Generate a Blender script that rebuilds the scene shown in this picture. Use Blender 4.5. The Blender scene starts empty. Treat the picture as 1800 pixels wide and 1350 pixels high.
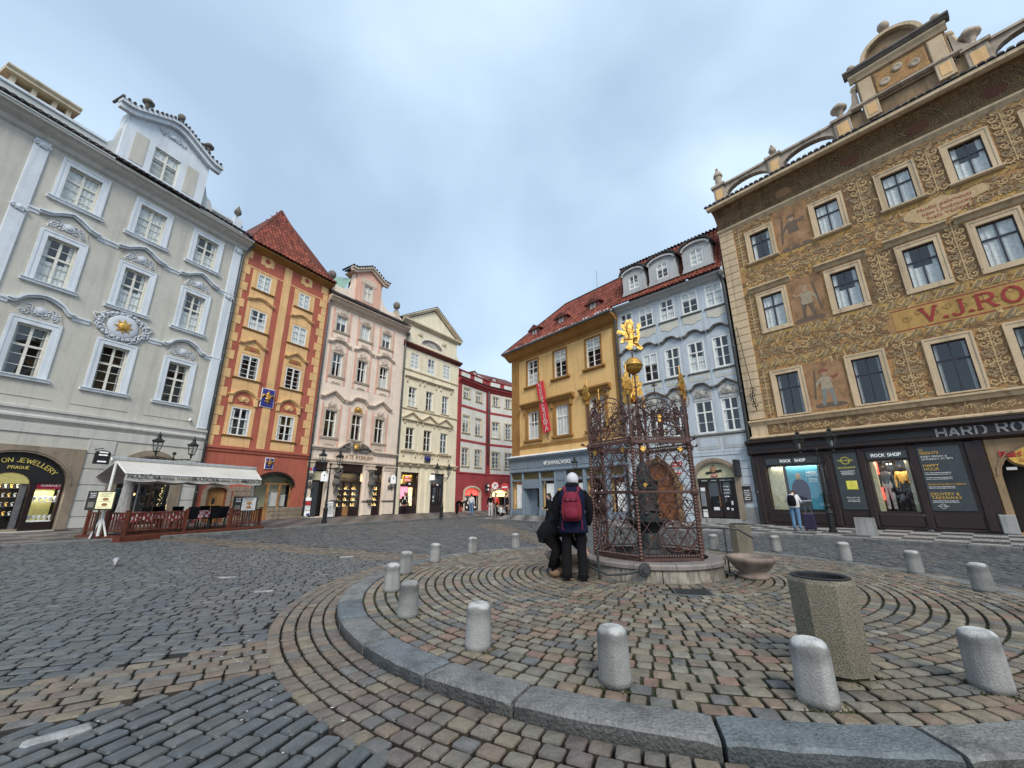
import bpy, math, random
from mathutils import Vector, Matrix, geometry, noise
R=math.radians; pi=math.pi
rnd=random.Random(7)
sc=bpy.context.scene
# ---------------- camera, sky, sun, exposure ----------------
cam=bpy.data.objects.new('camera',bpy.data.cameras.new('camera')); sc.collection.objects.link(cam); sc.camera=cam
cam.data.sensor_width=36; cam.data.lens=14.208; cam.data.clip_end=2000; cam.data.clip_start=.05
cam.location=(0,0,1.5)
cam.matrix_world=Matrix.Translation((0,0,1.5))@Matrix.Rotation(R(90+15.74),4,'X')@Matrix.Rotation(R(-0.26),4,'Z')
W=bpy.data.worlds.new('World'); sc.world=W; W.use_nodes=True
nt=W.node_tree; N=nt.nodes; Lk=nt.links; N.clear()
out=N.new('ShaderNodeOutputWorld'); bg=N.new('ShaderNodeBackground'); sky=N.new('ShaderNodeTexSky')
sky.sky_type='NISHITA'; sky.sun_disc=False; sky.sun_elevation=R(40); sky.sun_rotation=R(170); sky.air_density=1.0; sky.dust_density=2.5; sky.ozone_density=2.0
tc=N.new('ShaderNodeTexCoord'); mp=N.new('ShaderNodeMapping'); mp.inputs['Scale'].default_value=(1,1,1.5); mp.inputs['Location'].default_value=(1.3,.2,.4)
n1=N.new('ShaderNodeTexNoise'); n1.inputs['Scale'].default_value=1.8; n1.inputs['Detail'].default_value=4; n1.inputs['Roughness'].default_value=.42; n1.inputs['Distortion'].default_value=.25
rp=N.new('ShaderNodeValToRGB'); rp.color_ramp.elements[0].position=.34; rp.color_ramp.elements[0].color=(2.45,3.25,4.2,1)
rp.color_ramp.elements[1].position=.72; rp.color_ramp.elements[1].color=(4.8,5.9,6.8,1)
e=rp.color_ramp.elements.new(.5); e.color=(3.25,4.2,5.25,1)
mx=N.new('ShaderNodeMix'); mx.data_type='RGBA'; mx.inputs[0].default_value=.86
Lk.new(tc.outputs['Generated'],mp.inputs[0]); Lk.new(mp.outputs[0],n1.inputs[0]); Lk.new(n1.outputs[0],rp.inputs[0])
Lk.new(sky.outputs[0],mx.inputs[6]); Lk.new(rp.outputs[0],mx.inputs[7]); Lk.new(mx.outputs[2],bg.inputs[0]); bg.inputs[1].default_value=.118
Lk.new(bg.outputs[0],out.inputs[0])
sun=bpy.data.objects.new('sun',bpy.data.lights.new('sun','SUN')); sc.collection.objects.link(sun)
sun.data.energy=1.5; sun.data.angle=R(20); sun.data.color=(1,.93,.82)
sun.rotation_euler=(R(50),0,R(10))
sc.view_settings.view_transform='Standard'; sc.view_settings.look='None'; sc.view_settings.exposure=.82; sc.view_settings.gamma=1

# ---------------- materials ----------------
M={}
def nodes(name):
    m=bpy.data.materials.new(name); m.use_nodes=True; t=m.node_tree; b=t.nodes['Principled BSDF']; M[name]=m
    return m,t,b
def nn(t,ty,**k):
    n=t.nodes.new(ty)
    for a,v in k.items():
        if a in n.inputs.keys(): n.inputs[a].default_value=v
        else: setattr(n,a,v)
    return n
def ramp(t,src,stops):
    r=nn(t,'ShaderNodeValToRGB'); cr=r.color_ramp
    while len(cr.elements)<len(stops): cr.elements.new(.5)
    for e_,(p,c) in zip(cr.elements,stops): e_.position=p; e_.color=(*c,1) if len(c)==3 else c
    t.links.new(src,r.inputs[0]); return r.outputs[0]
def mixc(t,f,a,b,mode='MIX'):
    m=nn(t,'ShaderNodeMix',data_type='RGBA',blend_type=mode)
    for i,v in ((0,f),(6,a),(7,b)):
        if hasattr(v,'links') or isinstance(v,bpy.types.NodeSocket): t.links.new(v,m.inputs[i])
        else: m.inputs[i].default_value=v if i==0 else ((*v,1) if len(v)==3 else v)
    return m.outputs[2]
def plaster(name,c,var=.12,rough=.85,streak=.10,bump=.15,sc_=1.0,grain=40,metal=0,spec=.3,attr=False,ga=.13):
    m,t,b=nodes(name); L_=t.links
    tc=nn(t,'ShaderNodeTexCoord'); ge=nn(t,'ShaderNodeNewGeometry')
    P_=ge.outputs['Position']
    a=nn(t,'ShaderNodeTexNoise',Scale=.9*sc_,Detail=6.0,Roughness=.65); L_.new(P_,a.inputs[0])
    g=nn(t,'ShaderNodeTexNoise',Scale=grain*sc_,Detail=3.0); L_.new(P_,g.inputs[0])
    dk=tuple(x*(1-var*1.6) for x in c); lt=tuple(min(1,x*(1+var)) for x in c)
    col=ramp(t,a.outputs[0],[(.3,dk),(.5,c),(.72,lt)])
    if attr:
        at=nn(t,'ShaderNodeAttribute',attribute_name='Col'); col=mixc(t,1.0,col,at.outputs[0],'MULTIPLY')
    if streak:
        mp_=nn(t,'ShaderNodeMapping'); mp_.inputs['Scale'].default_value=(3,3,.18); L_.new(P_,mp_.inputs[0])
        s=nn(t,'ShaderNodeTexNoise',Scale=1.6*sc_,Detail=4.0); L_.new(mp_.outputs[0],s.inputs[0])
        f=ramp(t,s.outputs[0],[(.5,(0,0,0)),(.75,(1,1,1))])
        mm=nn(t,'ShaderNodeMath',operation='MULTIPLY'); L_.new(f,mm.inputs[0]); mm.inputs[1].default_value=streak*4.2
        col=mixc(t,mm.outputs[0],col,tuple(x*.55 for x in c))
    gr=ramp(t,g.outputs[0],[(.3,(1-ga,)*3),(.7,(1+ga*.8,)*3)]); col=mixc(t,1.0,col,gr,'MULTIPLY')
    L_.new(col,b.inputs['Base Color']); b.inputs['Roughness'].default_value=rough; b.inputs['Metallic'].default_value=metal; b.inputs['Specular IOR Level'].default_value=spec
    if bump:
        bp=nn(t,'ShaderNodeBump',Strength=bump,Distance=.02); L_.new(g.outputs[0],bp.inputs['Height']); L_.new(bp.outputs[0],b.inputs['Normal'])
    return m
def plain(name,c,rough=.5,metal=0,emit=0,spec=.5,ec=None,alpha=None):
    m,t,b=nodes(name); b.inputs['Base Color'].default_value=(*c,1); b.inputs['Roughness'].default_value=rough; b.inputs['Metallic'].default_value=metal; b.inputs['Specular IOR Level'].default_value=spec
    if emit: b.inputs['Emission Color'].default_value=(*(ec or c),1); b.inputs['Emission Strength'].default_value=emit
    g=nn(t,'ShaderNodeTexNoise',Scale=9.0,Detail=5.0); ge=nn(t,'ShaderNodeNewGeometry'); t.links.new(ge.outputs['Position'],g.inputs[0])
    t.links.new(mixc(t,1.0,c,ramp(t,g.outputs[0],[(.3,(.8,.8,.8)),(.7,(1.15,1.15,1.15))]),'MULTIPLY'),b.inputs['Base Color'])
    return m
plaster('grey_wall',(.53,.51,.45),.07,streak=.09); plaster('grey_trim',(.66,.71,.76),.07,streak=.09); plaster('grey_stone_band',(.53,.52,.48),.08,streak=.10)
plaster('parapet',(.52,.54,.53),.08,streak=.12)
plaster('sandstone',(.27,.215,.16),.22,streak=.15); plaster('ochre',(.74,.47,.225),.12,streak=.12); plaster('redplaster',(.42,.12,.08),.12,streak=.12)
plaster('pinkwall',(.80,.67,.56),.08,streak=.10); plaster('pinkaccent',(.68,.40,.31),.08,streak=.06); plaster('pinktrim',(.60,.50,.41),.12,streak=.12)
plaster('creamwall',(.80,.72,.54),.07,streak=.10); plaster('creamtrim',(.60,.52,.38),.12,streak=.15); plaster('redhouse',(.34,.055,.06),.12,streak=.1)
plaster('whitewall',(.68,.67,.62),.06,streak=.10); plaster('yellowwall',(.72,.47,.20),.08,streak=.09); plaster('browntrim',(.33,.175,.055),.15,streak=.1)
plaster('bluewall',(.48,.535,.585),.08,streak=.12); plaster('bluepanel',(.56,.54,.46),.06,streak=.08); plaster('greyhood',(.20,.19,.17),.2,streak=.2); plaster('bluegrey',(.44,.45,.45),.08,streak=.12)
plaster('paintbase_plain',(.27,.175,.085),.3,streak=.12,sc_=1.6); plaster('painttrim',(.60,.46,.30),.12,streak=.2); plaster('paintband',(.44,.27,.09),.25,streak=.1,sc_=2)
plaster('figpanel',(.33,.19,.10),.35,streak=.1,sc_=2); plaster('darkpaint',(.20,.125,.065),.35,streak=.1,sc_=2); plaster('gablestone',(.31,.21,.12),.22,streak=.25); plaster('weatherstone',(.44,.36,.28),.3,streak=.3)
plaster('rooftile',(.235,.068,.044),.28,streak=0,attr=True,grain=20,rough=.75); plaster('darktile',(.05,.045,.045),.3,streak=0,attr=True)
plaster('redroofdark',(.14,.05,.04),.3,streak=0); plaster('urnstone',(.17,.15,.13),.3,streak=.2); plaster('copper',(.27,.43,.36),.15,streak=.1)
plaster('concrete',(.30,.30,.29),.28,streak=.35,grain=75,bump=.4,ga=.16); plaster('aggregate',(.20,.18,.135),.15,streak=.04,grain=110,bump=.8,ga=.6)
plaster('marble',(.27,.24,.20),.55,streak=.45,sc_=3,rough=.45); plaster('ringstone',(.23,.20,.185),.2,streak=.1,sc_=3,rough=.55)
plaster('bowlstone',(.23,.18,.15),.3,streak=.15,sc_=4); plaster('kerbgranite',(.165,.166,.162),.32,streak=0,grain=9,bump=.9,sc_=5,rough=.6,attr=True,ga=.3)
plaster('bedding',(.035,.03,.024),.4,streak=0,grain=60,bump=.6); plaster('moss',(.045,.05,.022),.4,streak=0,grain=80,bump=.6)
plaster('iron',(.095,.048,.040),.3,streak=0,rough=.5,metal=.25,spec=.5,grain=60); plaster('blackiron',(.018,.02,.02),.3,streak=0,rough=.45,metal=.3,spec=.5)
plaster('pumpiron',(.055,.06,.06),.35,streak=.1,rough=.5,metal=.4,sc_=4); plaster('gold',(.62,.37,.10),.35,streak=0,rough=.5,metal=1,grain=22,bump=.9,ga=.3)
plaster('zinc',(.10,.11,.115),.2,streak=.1,rough=.5,metal=.3); plaster('bluewood',(.19,.245,.30),.06,streak=.04,rough=.5,spec=.5); plaster('darkwood',(.022,.010,.009),.25,streak=0,rough=.45,spec=.5)
plaster('deckwood',(.12,.035,.02),.25,streak=0,rough=.55,sc_=4); plaster('doorwood',(.20,.075,.03),.25,streak=0,rough=.5,sc_=3); plaster('oak',(.33,.165,.06),.25,streak=0,rough=.5,sc_=3); plaster('canvas',(.56,.53,.48),.06,streak=.04,rough=.9)
plaster('statue',(.13,.12,.11),.25,streak=.1,sc_=4); plaster('snow',(.8,.82,.85),.05,streak=0); plaster('relief',(.56,.60,.65),.10,streak=.05)
plaster('reliefstone',(.42,.41,.37),.15,streak=.1)
plain('whiteframe',(.78,.78,.75),.5); plain('creamframe',(.72,.70,.62),.5); plain('darkframe',(.025,.022,.03),.4); plain('interior',(.02,.018,.016),.9)
plain('curtain',(.72,.73,.72),.9); plain('greycurtain',(.38,.38,.37),.9); plain('black',(.012,.012,.013),.5); plain('white',(.75,.75,.73),.5); plain('yellowpaint',(.75,.62,.16),.5)
plain('ornshade',(.40,.28,.14),.85); plain('medallion',(.17,.07,.045),.85); plain('paintribbon',(.50,.35,.19),.85); plain('signgrey',(.24,.24,.24),.4); plain('boardgrey',(.045,.055,.06),.35); plain('signamber',(.70,.42,.08),.5); plain('bannerred',(.62,.03,.045),.6); plain('letterred',(.30,.03,.02),.7)
plain('cobalt',(.03,.035,.25),.5); plain('garnet',(.30,.01,.04),.4); plain('neon',(1,.06,.03),.4,emit=3.0,ec=(1,.05,.03)); plain('lampglass',(.25,.27,.27),.15); plain('poster',(.06,.30,.42),.4)
plain('skin',(.50,.29,.20),.55); plain('coatblack',(.008,.008,.010),.9,spec=.15); plain('coatnavy',(.008,.010,.030),.9,spec=.15); plain('knit',(.55,.55,.57),.9); plain('trousers',(.008,.008,.009),.9,spec=.15)
plain('backpackred',(.16,.013,.032),.75,spec=.25); plain('denim',(.10,.20,.34),.85); plain('whitejacket',(.62,.62,.62),.8); plain('redjacket',(.70,.06,.03),.7); plain('boot',(.20,.12,.07),.8); plain('purplecase',(.03,.02,.06),.3)
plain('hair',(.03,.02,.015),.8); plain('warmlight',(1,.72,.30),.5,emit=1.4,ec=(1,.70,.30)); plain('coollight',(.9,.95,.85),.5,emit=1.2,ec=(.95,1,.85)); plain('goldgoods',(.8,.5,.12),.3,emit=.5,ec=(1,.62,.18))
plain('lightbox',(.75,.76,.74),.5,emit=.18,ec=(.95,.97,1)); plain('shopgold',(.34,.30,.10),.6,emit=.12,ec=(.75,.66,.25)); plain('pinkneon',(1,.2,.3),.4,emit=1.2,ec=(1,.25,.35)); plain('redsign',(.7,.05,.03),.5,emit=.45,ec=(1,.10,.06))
plain('plasticgreen',(.25,.55,.42),.6); plain('bindark',(.02,.022,.022),.5); plain('steel',(.35,.35,.36),.35,metal=.8); plain('creampaint',(.55,.52,.34),.6); plain('yellowbox',(.72,.66,.10),.5)
plain('foliage',(.04,.06,.025),.8); plain('leafgold',(.30,.26,.12),.8); plain('ornlight',(.54,.37,.18),.85); plain('orngreen',(.28,.215,.125),.85); plain('ornbrown',(.215,.12,.055),.85); plain('paintsky',(.20,.22,.20),.8); plain('paintflesh',(.38,.25,.16),.8); plain('paintred',(.26,.08,.05),.8); plain('paintdark',(.14,.10,.07),.85); plain('paintpale',(.36,.29,.20),.8)
plain('pigeonwhite',(.34,.34,.36),.8); plain('paper',(.5,.5,.5),.8); plain('mutedred',(.5,.04,.04),.5)
# fresco ground: ochre, rust and olive patches with fine brushed leaf marks
m,t,b=nodes('paintbase'); ge=nn(t,'ShaderNodeNewGeometry'); P_=ge.outputs['Position']
a=nn(t,'ShaderNodeTexNoise',Scale=1.3,Detail=6.0,Roughness=.7,Distortion=.6); t.links.new(P_,a.inputs[0])
c=ramp(t,a.outputs[0],[(.30,(.25,.175,.10)),(.42,(.33,.20,.105)),(.50,(.41,.245,.12)),(.58,(.46,.27,.125)),(.66,(.38,.18,.095)),(.76,(.29,.20,.12))])
a2=nn(t,'ShaderNodeTexNoise',Scale=5.5,Detail=3.0,Distortion=3.2); t.links.new(P_,a2.inputs[0])
c=mixc(t,1.0,c,ramp(t,a2.outputs[0],[(.36,(.62,.60,.55)),(.46,(1,1,1)),(.5,(1.25,1.2,1.0)),(.54,(.9,.9,.85)),(.62,(.68,.66,.6)),(.7,(1.1,1.1,1.0))]),'MULTIPLY')
a3=nn(t,'ShaderNodeTexNoise',Scale=26.0,Detail=4.0,Distortion=1.0); t.links.new(P_,a3.inputs[0])
c=mixc(t,1.0,c,ramp(t,a3.outputs[0],[(.35,(.8,.8,.8)),(.65,(1.18,1.18,1.16))]),'MULTIPLY'); t.links.new(c,b.inputs['Base Color']); b.inputs['Roughness'].default_value=.88; b.inputs['Specular IOR Level'].default_value=.2
# glass: clear pane that reflects at grazing angles
m,t,b=nodes('glass'); t.nodes.remove(b); o_=t.nodes['Material Output']
tr=nn(t,'ShaderNodeBsdfTransparent'); tr.inputs[0].default_value=(.93,.95,.94,1); gl=nn(t,'ShaderNodeBsdfGlossy',Roughness=.02); fr=nn(t,'ShaderNodeLayerWeight',Blend=.5)
gn=nn(t,'ShaderNodeTexNoise',Scale=1.7,Detail=1.0); ge=nn(t,'ShaderNodeNewGeometry'); t.links.new(ge.outputs['Position'],gn.inputs[0]); bp=nn(t,'ShaderNodeBump',Strength=.12,Distance=.05); t.links.new(gn.outputs[0],bp.inputs['Height']); t.links.new(bp.outputs[0],gl.inputs['Normal'])
ma=nn(t,'ShaderNodeMath',operation='MULTIPLY_ADD'); pw=nn(t,'ShaderNodeMath',operation='POWER'); t.links.new(fr.outputs[1],pw.inputs[0]); pw.inputs[1].default_value=3.5; t.links.new(pw.outputs[0],ma.inputs[0]); ma.inputs[1].default_value=.75; ma.inputs[2].default_value=.10
ms=nn(t,'ShaderNodeMixShader'); t.links.new(ma.outputs[0],ms.inputs[0]); t.links.new(tr.outputs[0],ms.inputs[1]); t.links.new(gl.outputs[0],ms.inputs[2]); t.links.new(ms.outputs[0],o_.inputs[0])
# checked tablecloth
m,t,b=nodes('checkcloth'); ge=nn(t,'ShaderNodeNewGeometry'); ck=nn(t,'ShaderNodeTexChecker',Scale=9.0); ck.inputs[1].default_value=(.62,.55,.55,1); ck.inputs[2].default_value=(.40,.02,.06,1); t.links.new(ge.outputs['Position'],ck.inputs[0]); t.links.new(ck.outputs[0],b.inputs['Base Color']); b.inputs['Roughness'].default_value=.8
# weathered bollard concrete: pale worn cap, dark damp collar under it
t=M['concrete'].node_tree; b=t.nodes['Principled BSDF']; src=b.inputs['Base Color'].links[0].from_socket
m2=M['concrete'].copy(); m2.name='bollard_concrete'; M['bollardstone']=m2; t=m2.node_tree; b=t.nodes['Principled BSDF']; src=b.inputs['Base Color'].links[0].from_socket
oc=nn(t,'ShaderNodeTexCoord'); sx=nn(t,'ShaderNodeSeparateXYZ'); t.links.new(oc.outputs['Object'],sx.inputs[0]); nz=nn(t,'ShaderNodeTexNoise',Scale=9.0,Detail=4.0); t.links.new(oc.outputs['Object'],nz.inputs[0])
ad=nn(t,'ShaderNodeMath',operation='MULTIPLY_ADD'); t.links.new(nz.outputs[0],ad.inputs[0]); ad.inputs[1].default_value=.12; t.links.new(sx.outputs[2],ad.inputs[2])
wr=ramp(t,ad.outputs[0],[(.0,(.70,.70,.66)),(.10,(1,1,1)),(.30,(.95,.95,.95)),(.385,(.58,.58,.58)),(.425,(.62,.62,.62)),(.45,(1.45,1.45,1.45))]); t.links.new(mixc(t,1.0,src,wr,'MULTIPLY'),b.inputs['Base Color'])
# paving setts: per-stone colour attribute x grain
def settmat(name,rough,damp):
    m,t,b=nodes(name); L_=t.links; at=nn(t,'ShaderNodeAttribute',attribute_name='Col'); ge=nn(t,'ShaderNodeNewGeometry'); P_=ge.outputs['Position']
    g=nn(t,'ShaderNodeTexNoise',Scale=55.0,Detail=5.0,Roughness=.7); L_.new(P_,g.inputs[0]); g2=nn(t,'ShaderNodeTexNoise',Scale=7.0,Detail=4.0); L_.new(P_,g2.inputs[0])
    c=mixc(t,1.0,at.outputs[0],ramp(t,g.outputs[0],[(.25,(.68,.68,.68)),(.75,(1.3,1.3,1.3))]),'MULTIPLY'); c=mixc(t,1.0,c,ramp(t,g2.outputs[0],[(.3,(.7,.7,.7)),(.7,(1.2,1.2,1.2))]),'MULTIPLY')
    L_.new(c,b.inputs['Base Color']); g3=nn(t,'ShaderNodeTexNoise',Scale=1.2,Detail=3.0); L_.new(P_,g3.inputs[0])
    L_.new(ramp(t,g3.outputs[0],[(.35,(rough-damp,)*3),(.65,(rough,)*3)]),b.inputs['Roughness']); b.inputs['Specular IOR Level'].default_value=.45
    bp=nn(t,'ShaderNodeBump',Strength=.55,Distance=.006); L_.new(g.outputs[0],bp.inputs['Height']); L_.new(bp.outputs[0],b.inputs['Normal'])
settmat('sett',.62,.22)
# mosaic pavement: tiny dark and light cubes in a chequer, too small to pick apart
def mosaic(name,sx,ang,dark,light,cell,mort):
    m,t,b=nodes(name); L_=t.links; ge=nn(t,'ShaderNodeNewGeometry'); mp_=nn(t,'ShaderNodeMapping'); mp_.inputs['Rotation'].default_value=(0,0,ang); L_.new(ge.outputs['Position'],mp_.inputs[0])
    br=nn(t,'ShaderNodeTexChecker',Scale=1.0/cell); L_.new(mp_.outputs[0],br.inputs[0]); br.inputs[1].default_value=(*dark,1); br.inputs[2].default_value=(*light,1)
    v=nn(t,'ShaderNodeTexVoronoi',Scale=13.0); v.inputs['Randomness'].default_value=.5; L_.new(mp_.outputs[0],v.inputs[0]); v2=nn(t,'ShaderNodeTexVoronoi',Scale=13.0,feature='DISTANCE_TO_EDGE'); v2.inputs['Randomness'].default_value=.5; L_.new(mp_.outputs[0],v2.inputs[0])
    sep=ramp(t,v.outputs['Color'],[(0,(.65,.65,.65)),(1,(1.25,1.25,1.25))]); c=mixc(t,1.0,br.outputs[0],sep,'MULTIPLY'); e_=ramp(t,v2.outputs[0],[(.02,(.35,.35,.35)),(.09,(1,1,1))]); c=mixc(t,1.0,c,e_,'MULTIPLY')
    L_.new(c,b.inputs['Base Color']); b.inputs['Roughness'].default_value=.6; bp=nn(t,'ShaderNodeBump',Strength=.6,Distance=.01); L_.new(e_,bp.inputs['Height']); L_.new(bp.outputs[0],b.inputs['Normal'])
mosaic('mosaic_right',1,R(49),(.085,.085,.09),(.40,.39,.37),.8,.02); mosaic('mosaic_left',1,R(-60),(.075,.068,.065),(.20,.175,.165),.9,.02)

# ---------------- mesh building ----------------
col=sc.collection
class MB:
    def __init__(s): s.v=[]; s.f=[]; s.mi=[]; s.c=[]; s.cur=0; s.cc=None
    def add(s,vs,fs):
        o=len(s.v); s.v+=[tuple(p) for p in vs]; s.f+=[tuple(i+o for i in f) for f in fs]; s.mi+=[s.cur]*len(fs); s.c+=[s.cc]*len(fs); return s
    def box(s,x0,x1,y0,y1,z0,z1):
        return s.add([(x0,y0,z0),(x1,y0,z0),(x1,y1,z0),(x0,y1,z0),(x0,y0,z1),(x1,y0,z1),(x1,y1,z1),(x0,y1,z1)],[(0,3,2,1),(4,5,6,7),(0,1,5,4),(1,2,6,5),(2,3,7,6),(3,0,4,7)])
    def cbox(s,x0,x1,y0,y1,z0,z1,b=.01):   # front-bevelled box (front = -y)
        return s.add([(x0,y1,z0),(x1,y1,z0),(x1,y1,z1),(x0,y1,z1),(x0,y0+b,z0),(x1,y0+b,z0),(x1,y0+b,z1),(x0,y0+b,z1),(x0+b,y0,z0+b),(x1-b,y0,z0+b),(x1-b,y0,z1-b),(x0+b,y0,z1-b)],
          [(0,4,5,1),(1,5,6,2),(2,6,7,3),(3,7,4,0),(4,8,9,5),(5,9,10,6),(6,10,11,7),(7,11,8,4),(8,11,10,9)][:])
    def prism(s,poly,y0,y1,holes=(),back=False):
        loops=[list(poly)]+[list(h) for h in holes]
        tri=geometry.tessellate_polygon([[Vector((p[0],p[1],0)) for p in l] for l in loops]); flat=[p for l in loops for p in l]
        s.add([(p[0],y0,p[1]) for p in flat],[tuple(t_) for t_ in tri])
        if back: s.add([(p[0],y1,p[1]) for p in flat],[tuple(t_) for t_ in tri])
        for l in loops:
            n=len(l); s.add([(p[0],y0,p[1]) for p in l]+[(p[0],y1,p[1]) for p in l],[(i,(i+1)%n,n+(i+1)%n,n+i) for i in range(n)])
        return s
    def extr(s,prof,x0,x1,ends=True):        # profile [(y,z)] swept along x
        n=len(prof); s.add([(x0,p[0],p[1]) for p in prof]+[(x1,p[0],p[1]) for p in prof],[(i,(i+1)%n,n+(i+1)%n,n+i) for i in range(n)]+([tuple(range(n)),tuple(range(n,2*n))] if ends else [])); return s
    def ribbon(s,path,y0,y1,th):             # moulding following a path in x,z ; thickness th upwards (normal)
        n=len(path); ns=[]
        for i in range(n):
            a=path[max(0,i-1)]; b_=path[min(n-1,i+1)]; dx,dz=b_[0]-a[0],b_[1]-a[1]; l=math.hypot(dx,dz) or 1; ns.append((-dz/l*th,dx/l*th))
        v=[]
        for p,q in zip(path,ns): v+=[(p[0],y0,p[1]),(p[0]+q[0],y0,p[1]+q[1]),(p[0]+q[0],y1,p[1]+q[1]),(p[0],y1,p[1])]
        f=[(4*i+j,4*i+(j+1)%4,4*i+4+(j+1)%4,4*i+4+j) for i in range(n-1) for j in range(4)]+[(0,1,2,3),(4*n-4,4*n-3,4*n-2,4*n-1)]
        return s.add(v,f)
    def lathe(s,prof,c=(0,0,0),n=16,sx=1,sy=1,ang=0,cap=True):
        v=[];k=len(prof)
        for r,z in prof:
            for i in range(n): a=2*pi*i/n+ang; v.append((c[0]+r*sx*math.cos(a),c[1]+r*sy*math.sin(a),c[2]+z))
        f=[(j*n+i,j*n+(i+1)%n,(j+1)*n+(i+1)%n,(j+1)*n+i) for j in range(k-1) for i in range(n)]
        if cap: f+=[tuple(range(n-1,-1,-1)),tuple((k-1)*n+i for i in range(n))]
        return s.add(v,f)
    def sph(s,c,r,n=10,m_=7,sx=1,sy=1,sz=1):
        return s.lathe([(max(.001,r*math.sin(pi*j/m_)),-r*sz*math.cos(pi*j/m_)) for j in range(m_+1)],c,n,sx,sy)
    def tube(s,path,r,n=5,flat=1.0):
        path=[Vector(p) for p in path]; k=len(path); v=[]; up=Vector((0,0,1)); prev=None
        rr=r if isinstance(r,(list,tuple)) else [r]*k
        for i,p in enumerate(path):
            d=(path[min(k-1,i+1)]-path[max(0,i-1)]); d=d.normalized() if d.length>1e-9 else Vector((0,0,1))
            a=(prev-d*prev.dot(d)) if prev is not None else (Vector((0,1,0)) if abs(d.y)<.9 else Vector((1,0,0))); a=(a-d*a.dot(d)); a=a.normalized() if a.length>1e-6 else Vector((1,0,0)); prev=a; b_=d.cross(a)
            for j in range(n): t_=2*pi*j/n; v.append(p+(a*math.cos(t_)*flat+b_*math.sin(t_))*rr[i])
        f=[(i*n+j,i*n+(j+1)%n,(i+1)*n+(j+1)%n,(i+1)*n+j) for i in range(k-1) for j in range(n)]+[tuple(range(n)),tuple((k-1)*n+j for j in range(n))]
        return s.add(v,f)
    def mesh(s,name,mats,smooth=False):
        me=bpy.data.meshes.new(name); me.from_pydata(s.v,[],s.f)
        for m_ in (mats if isinstance(mats,(list,tuple)) else [mats]): me.materials.append(M[m_])
        me.polygons.foreach_set('material_index',s.mi)
        if smooth: me.polygons.foreach_set('use_smooth',[True]*len(s.f))
        if any(c is not None for c in s.c):
            ca=me.color_attributes.new('Col','FLOAT_COLOR','CORNER'); d=[]
            for f_,c in zip(s.f,s.c): d+=list((*(c or (1,1,1)),1))*len(f_)
            ca.data.foreach_set('color',d)
        return me
    def obj(s,name,mats,par=None,loc=(0,0,0),smooth=False,rz=0,**kw):
        return put(name,s.mesh(name,mats,smooth),par,loc,rz,**kw)
def put(name,me,par=None,loc=(0,0,0),rz=0,**kw):
    o=bpy.data.objects.new(name,me); col.objects.link(o); o.parent=par; o.location=loc; o.rotation_euler=(0,0,rz)
    for k,v in kw.items(): o[k]=v
    return o
def thing(name,label,cat,loc=(0,0,0),rz=0,group=None):
    o=put(name,None,None,loc,rz,label=label,category=cat)
    if group: o['group']=group
    return o
def copy_tree(o,loc=None,rz=None,label=None,par=None,root=True):
    c=o.copy(); col.objects.link(c); c.parent=par
    for ch in KIDS(o): copy_tree(ch,par=c,root=False)
    if loc is not None: c.location=loc
    if rz is not None: c.rotation_euler=(0,0,rz)
    if label: c['label']=label
    return c
def KIDS(o): return [x for x in list(col.objects) if x.parent==o]
CACHE={}
def cached(key,fn):
    if key not in CACHE: CACHE[key]=fn()
    return CACHE[key]
# lettering
FC={}
def textmesh(s,size,ext=.004):
    k=(s,size,ext)
    cu=bpy.data.curves.new('t','FONT'); cu.body=s; cu.size=size; cu.extrude=ext; cu.align_x='CENTER'; cu.resolution_u=3
    o=bpy.data.objects.new('t',cu); col.objects.link(o); dg=bpy.context.evaluated_depsgraph_get(); dg.update(); me=bpy.data.meshes.new_from_object(o.evaluated_get(dg)); bpy.data.objects.remove(o); me.transform(Matrix.Rotation(R(90),4,'X')); return me
def text(s,size,par,loc,mat_,name='lettering',ext=.004,sx=1,rz=0,tilt=0,**kw):
    me=textmesh(s,size,ext); me.materials.clear(); me.materials.append(M[mat_]); me.name=name
    if sx!=1: me.transform(Matrix.Diagonal((sx,1,1,1)))
    o=put(name,me,par,loc,rz,**kw)
    if tilt: o.rotation_euler=(0,tilt,rz)
    return o
def arc(cx,cy,rx,ry,a0,a1,n=8): return [(cx+rx*math.cos(R(a0+(a1-a0)*i/n)),cy+ry*math.sin(R(a0+(a1-a0)*i/n))) for i in range(n+1)]
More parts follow.
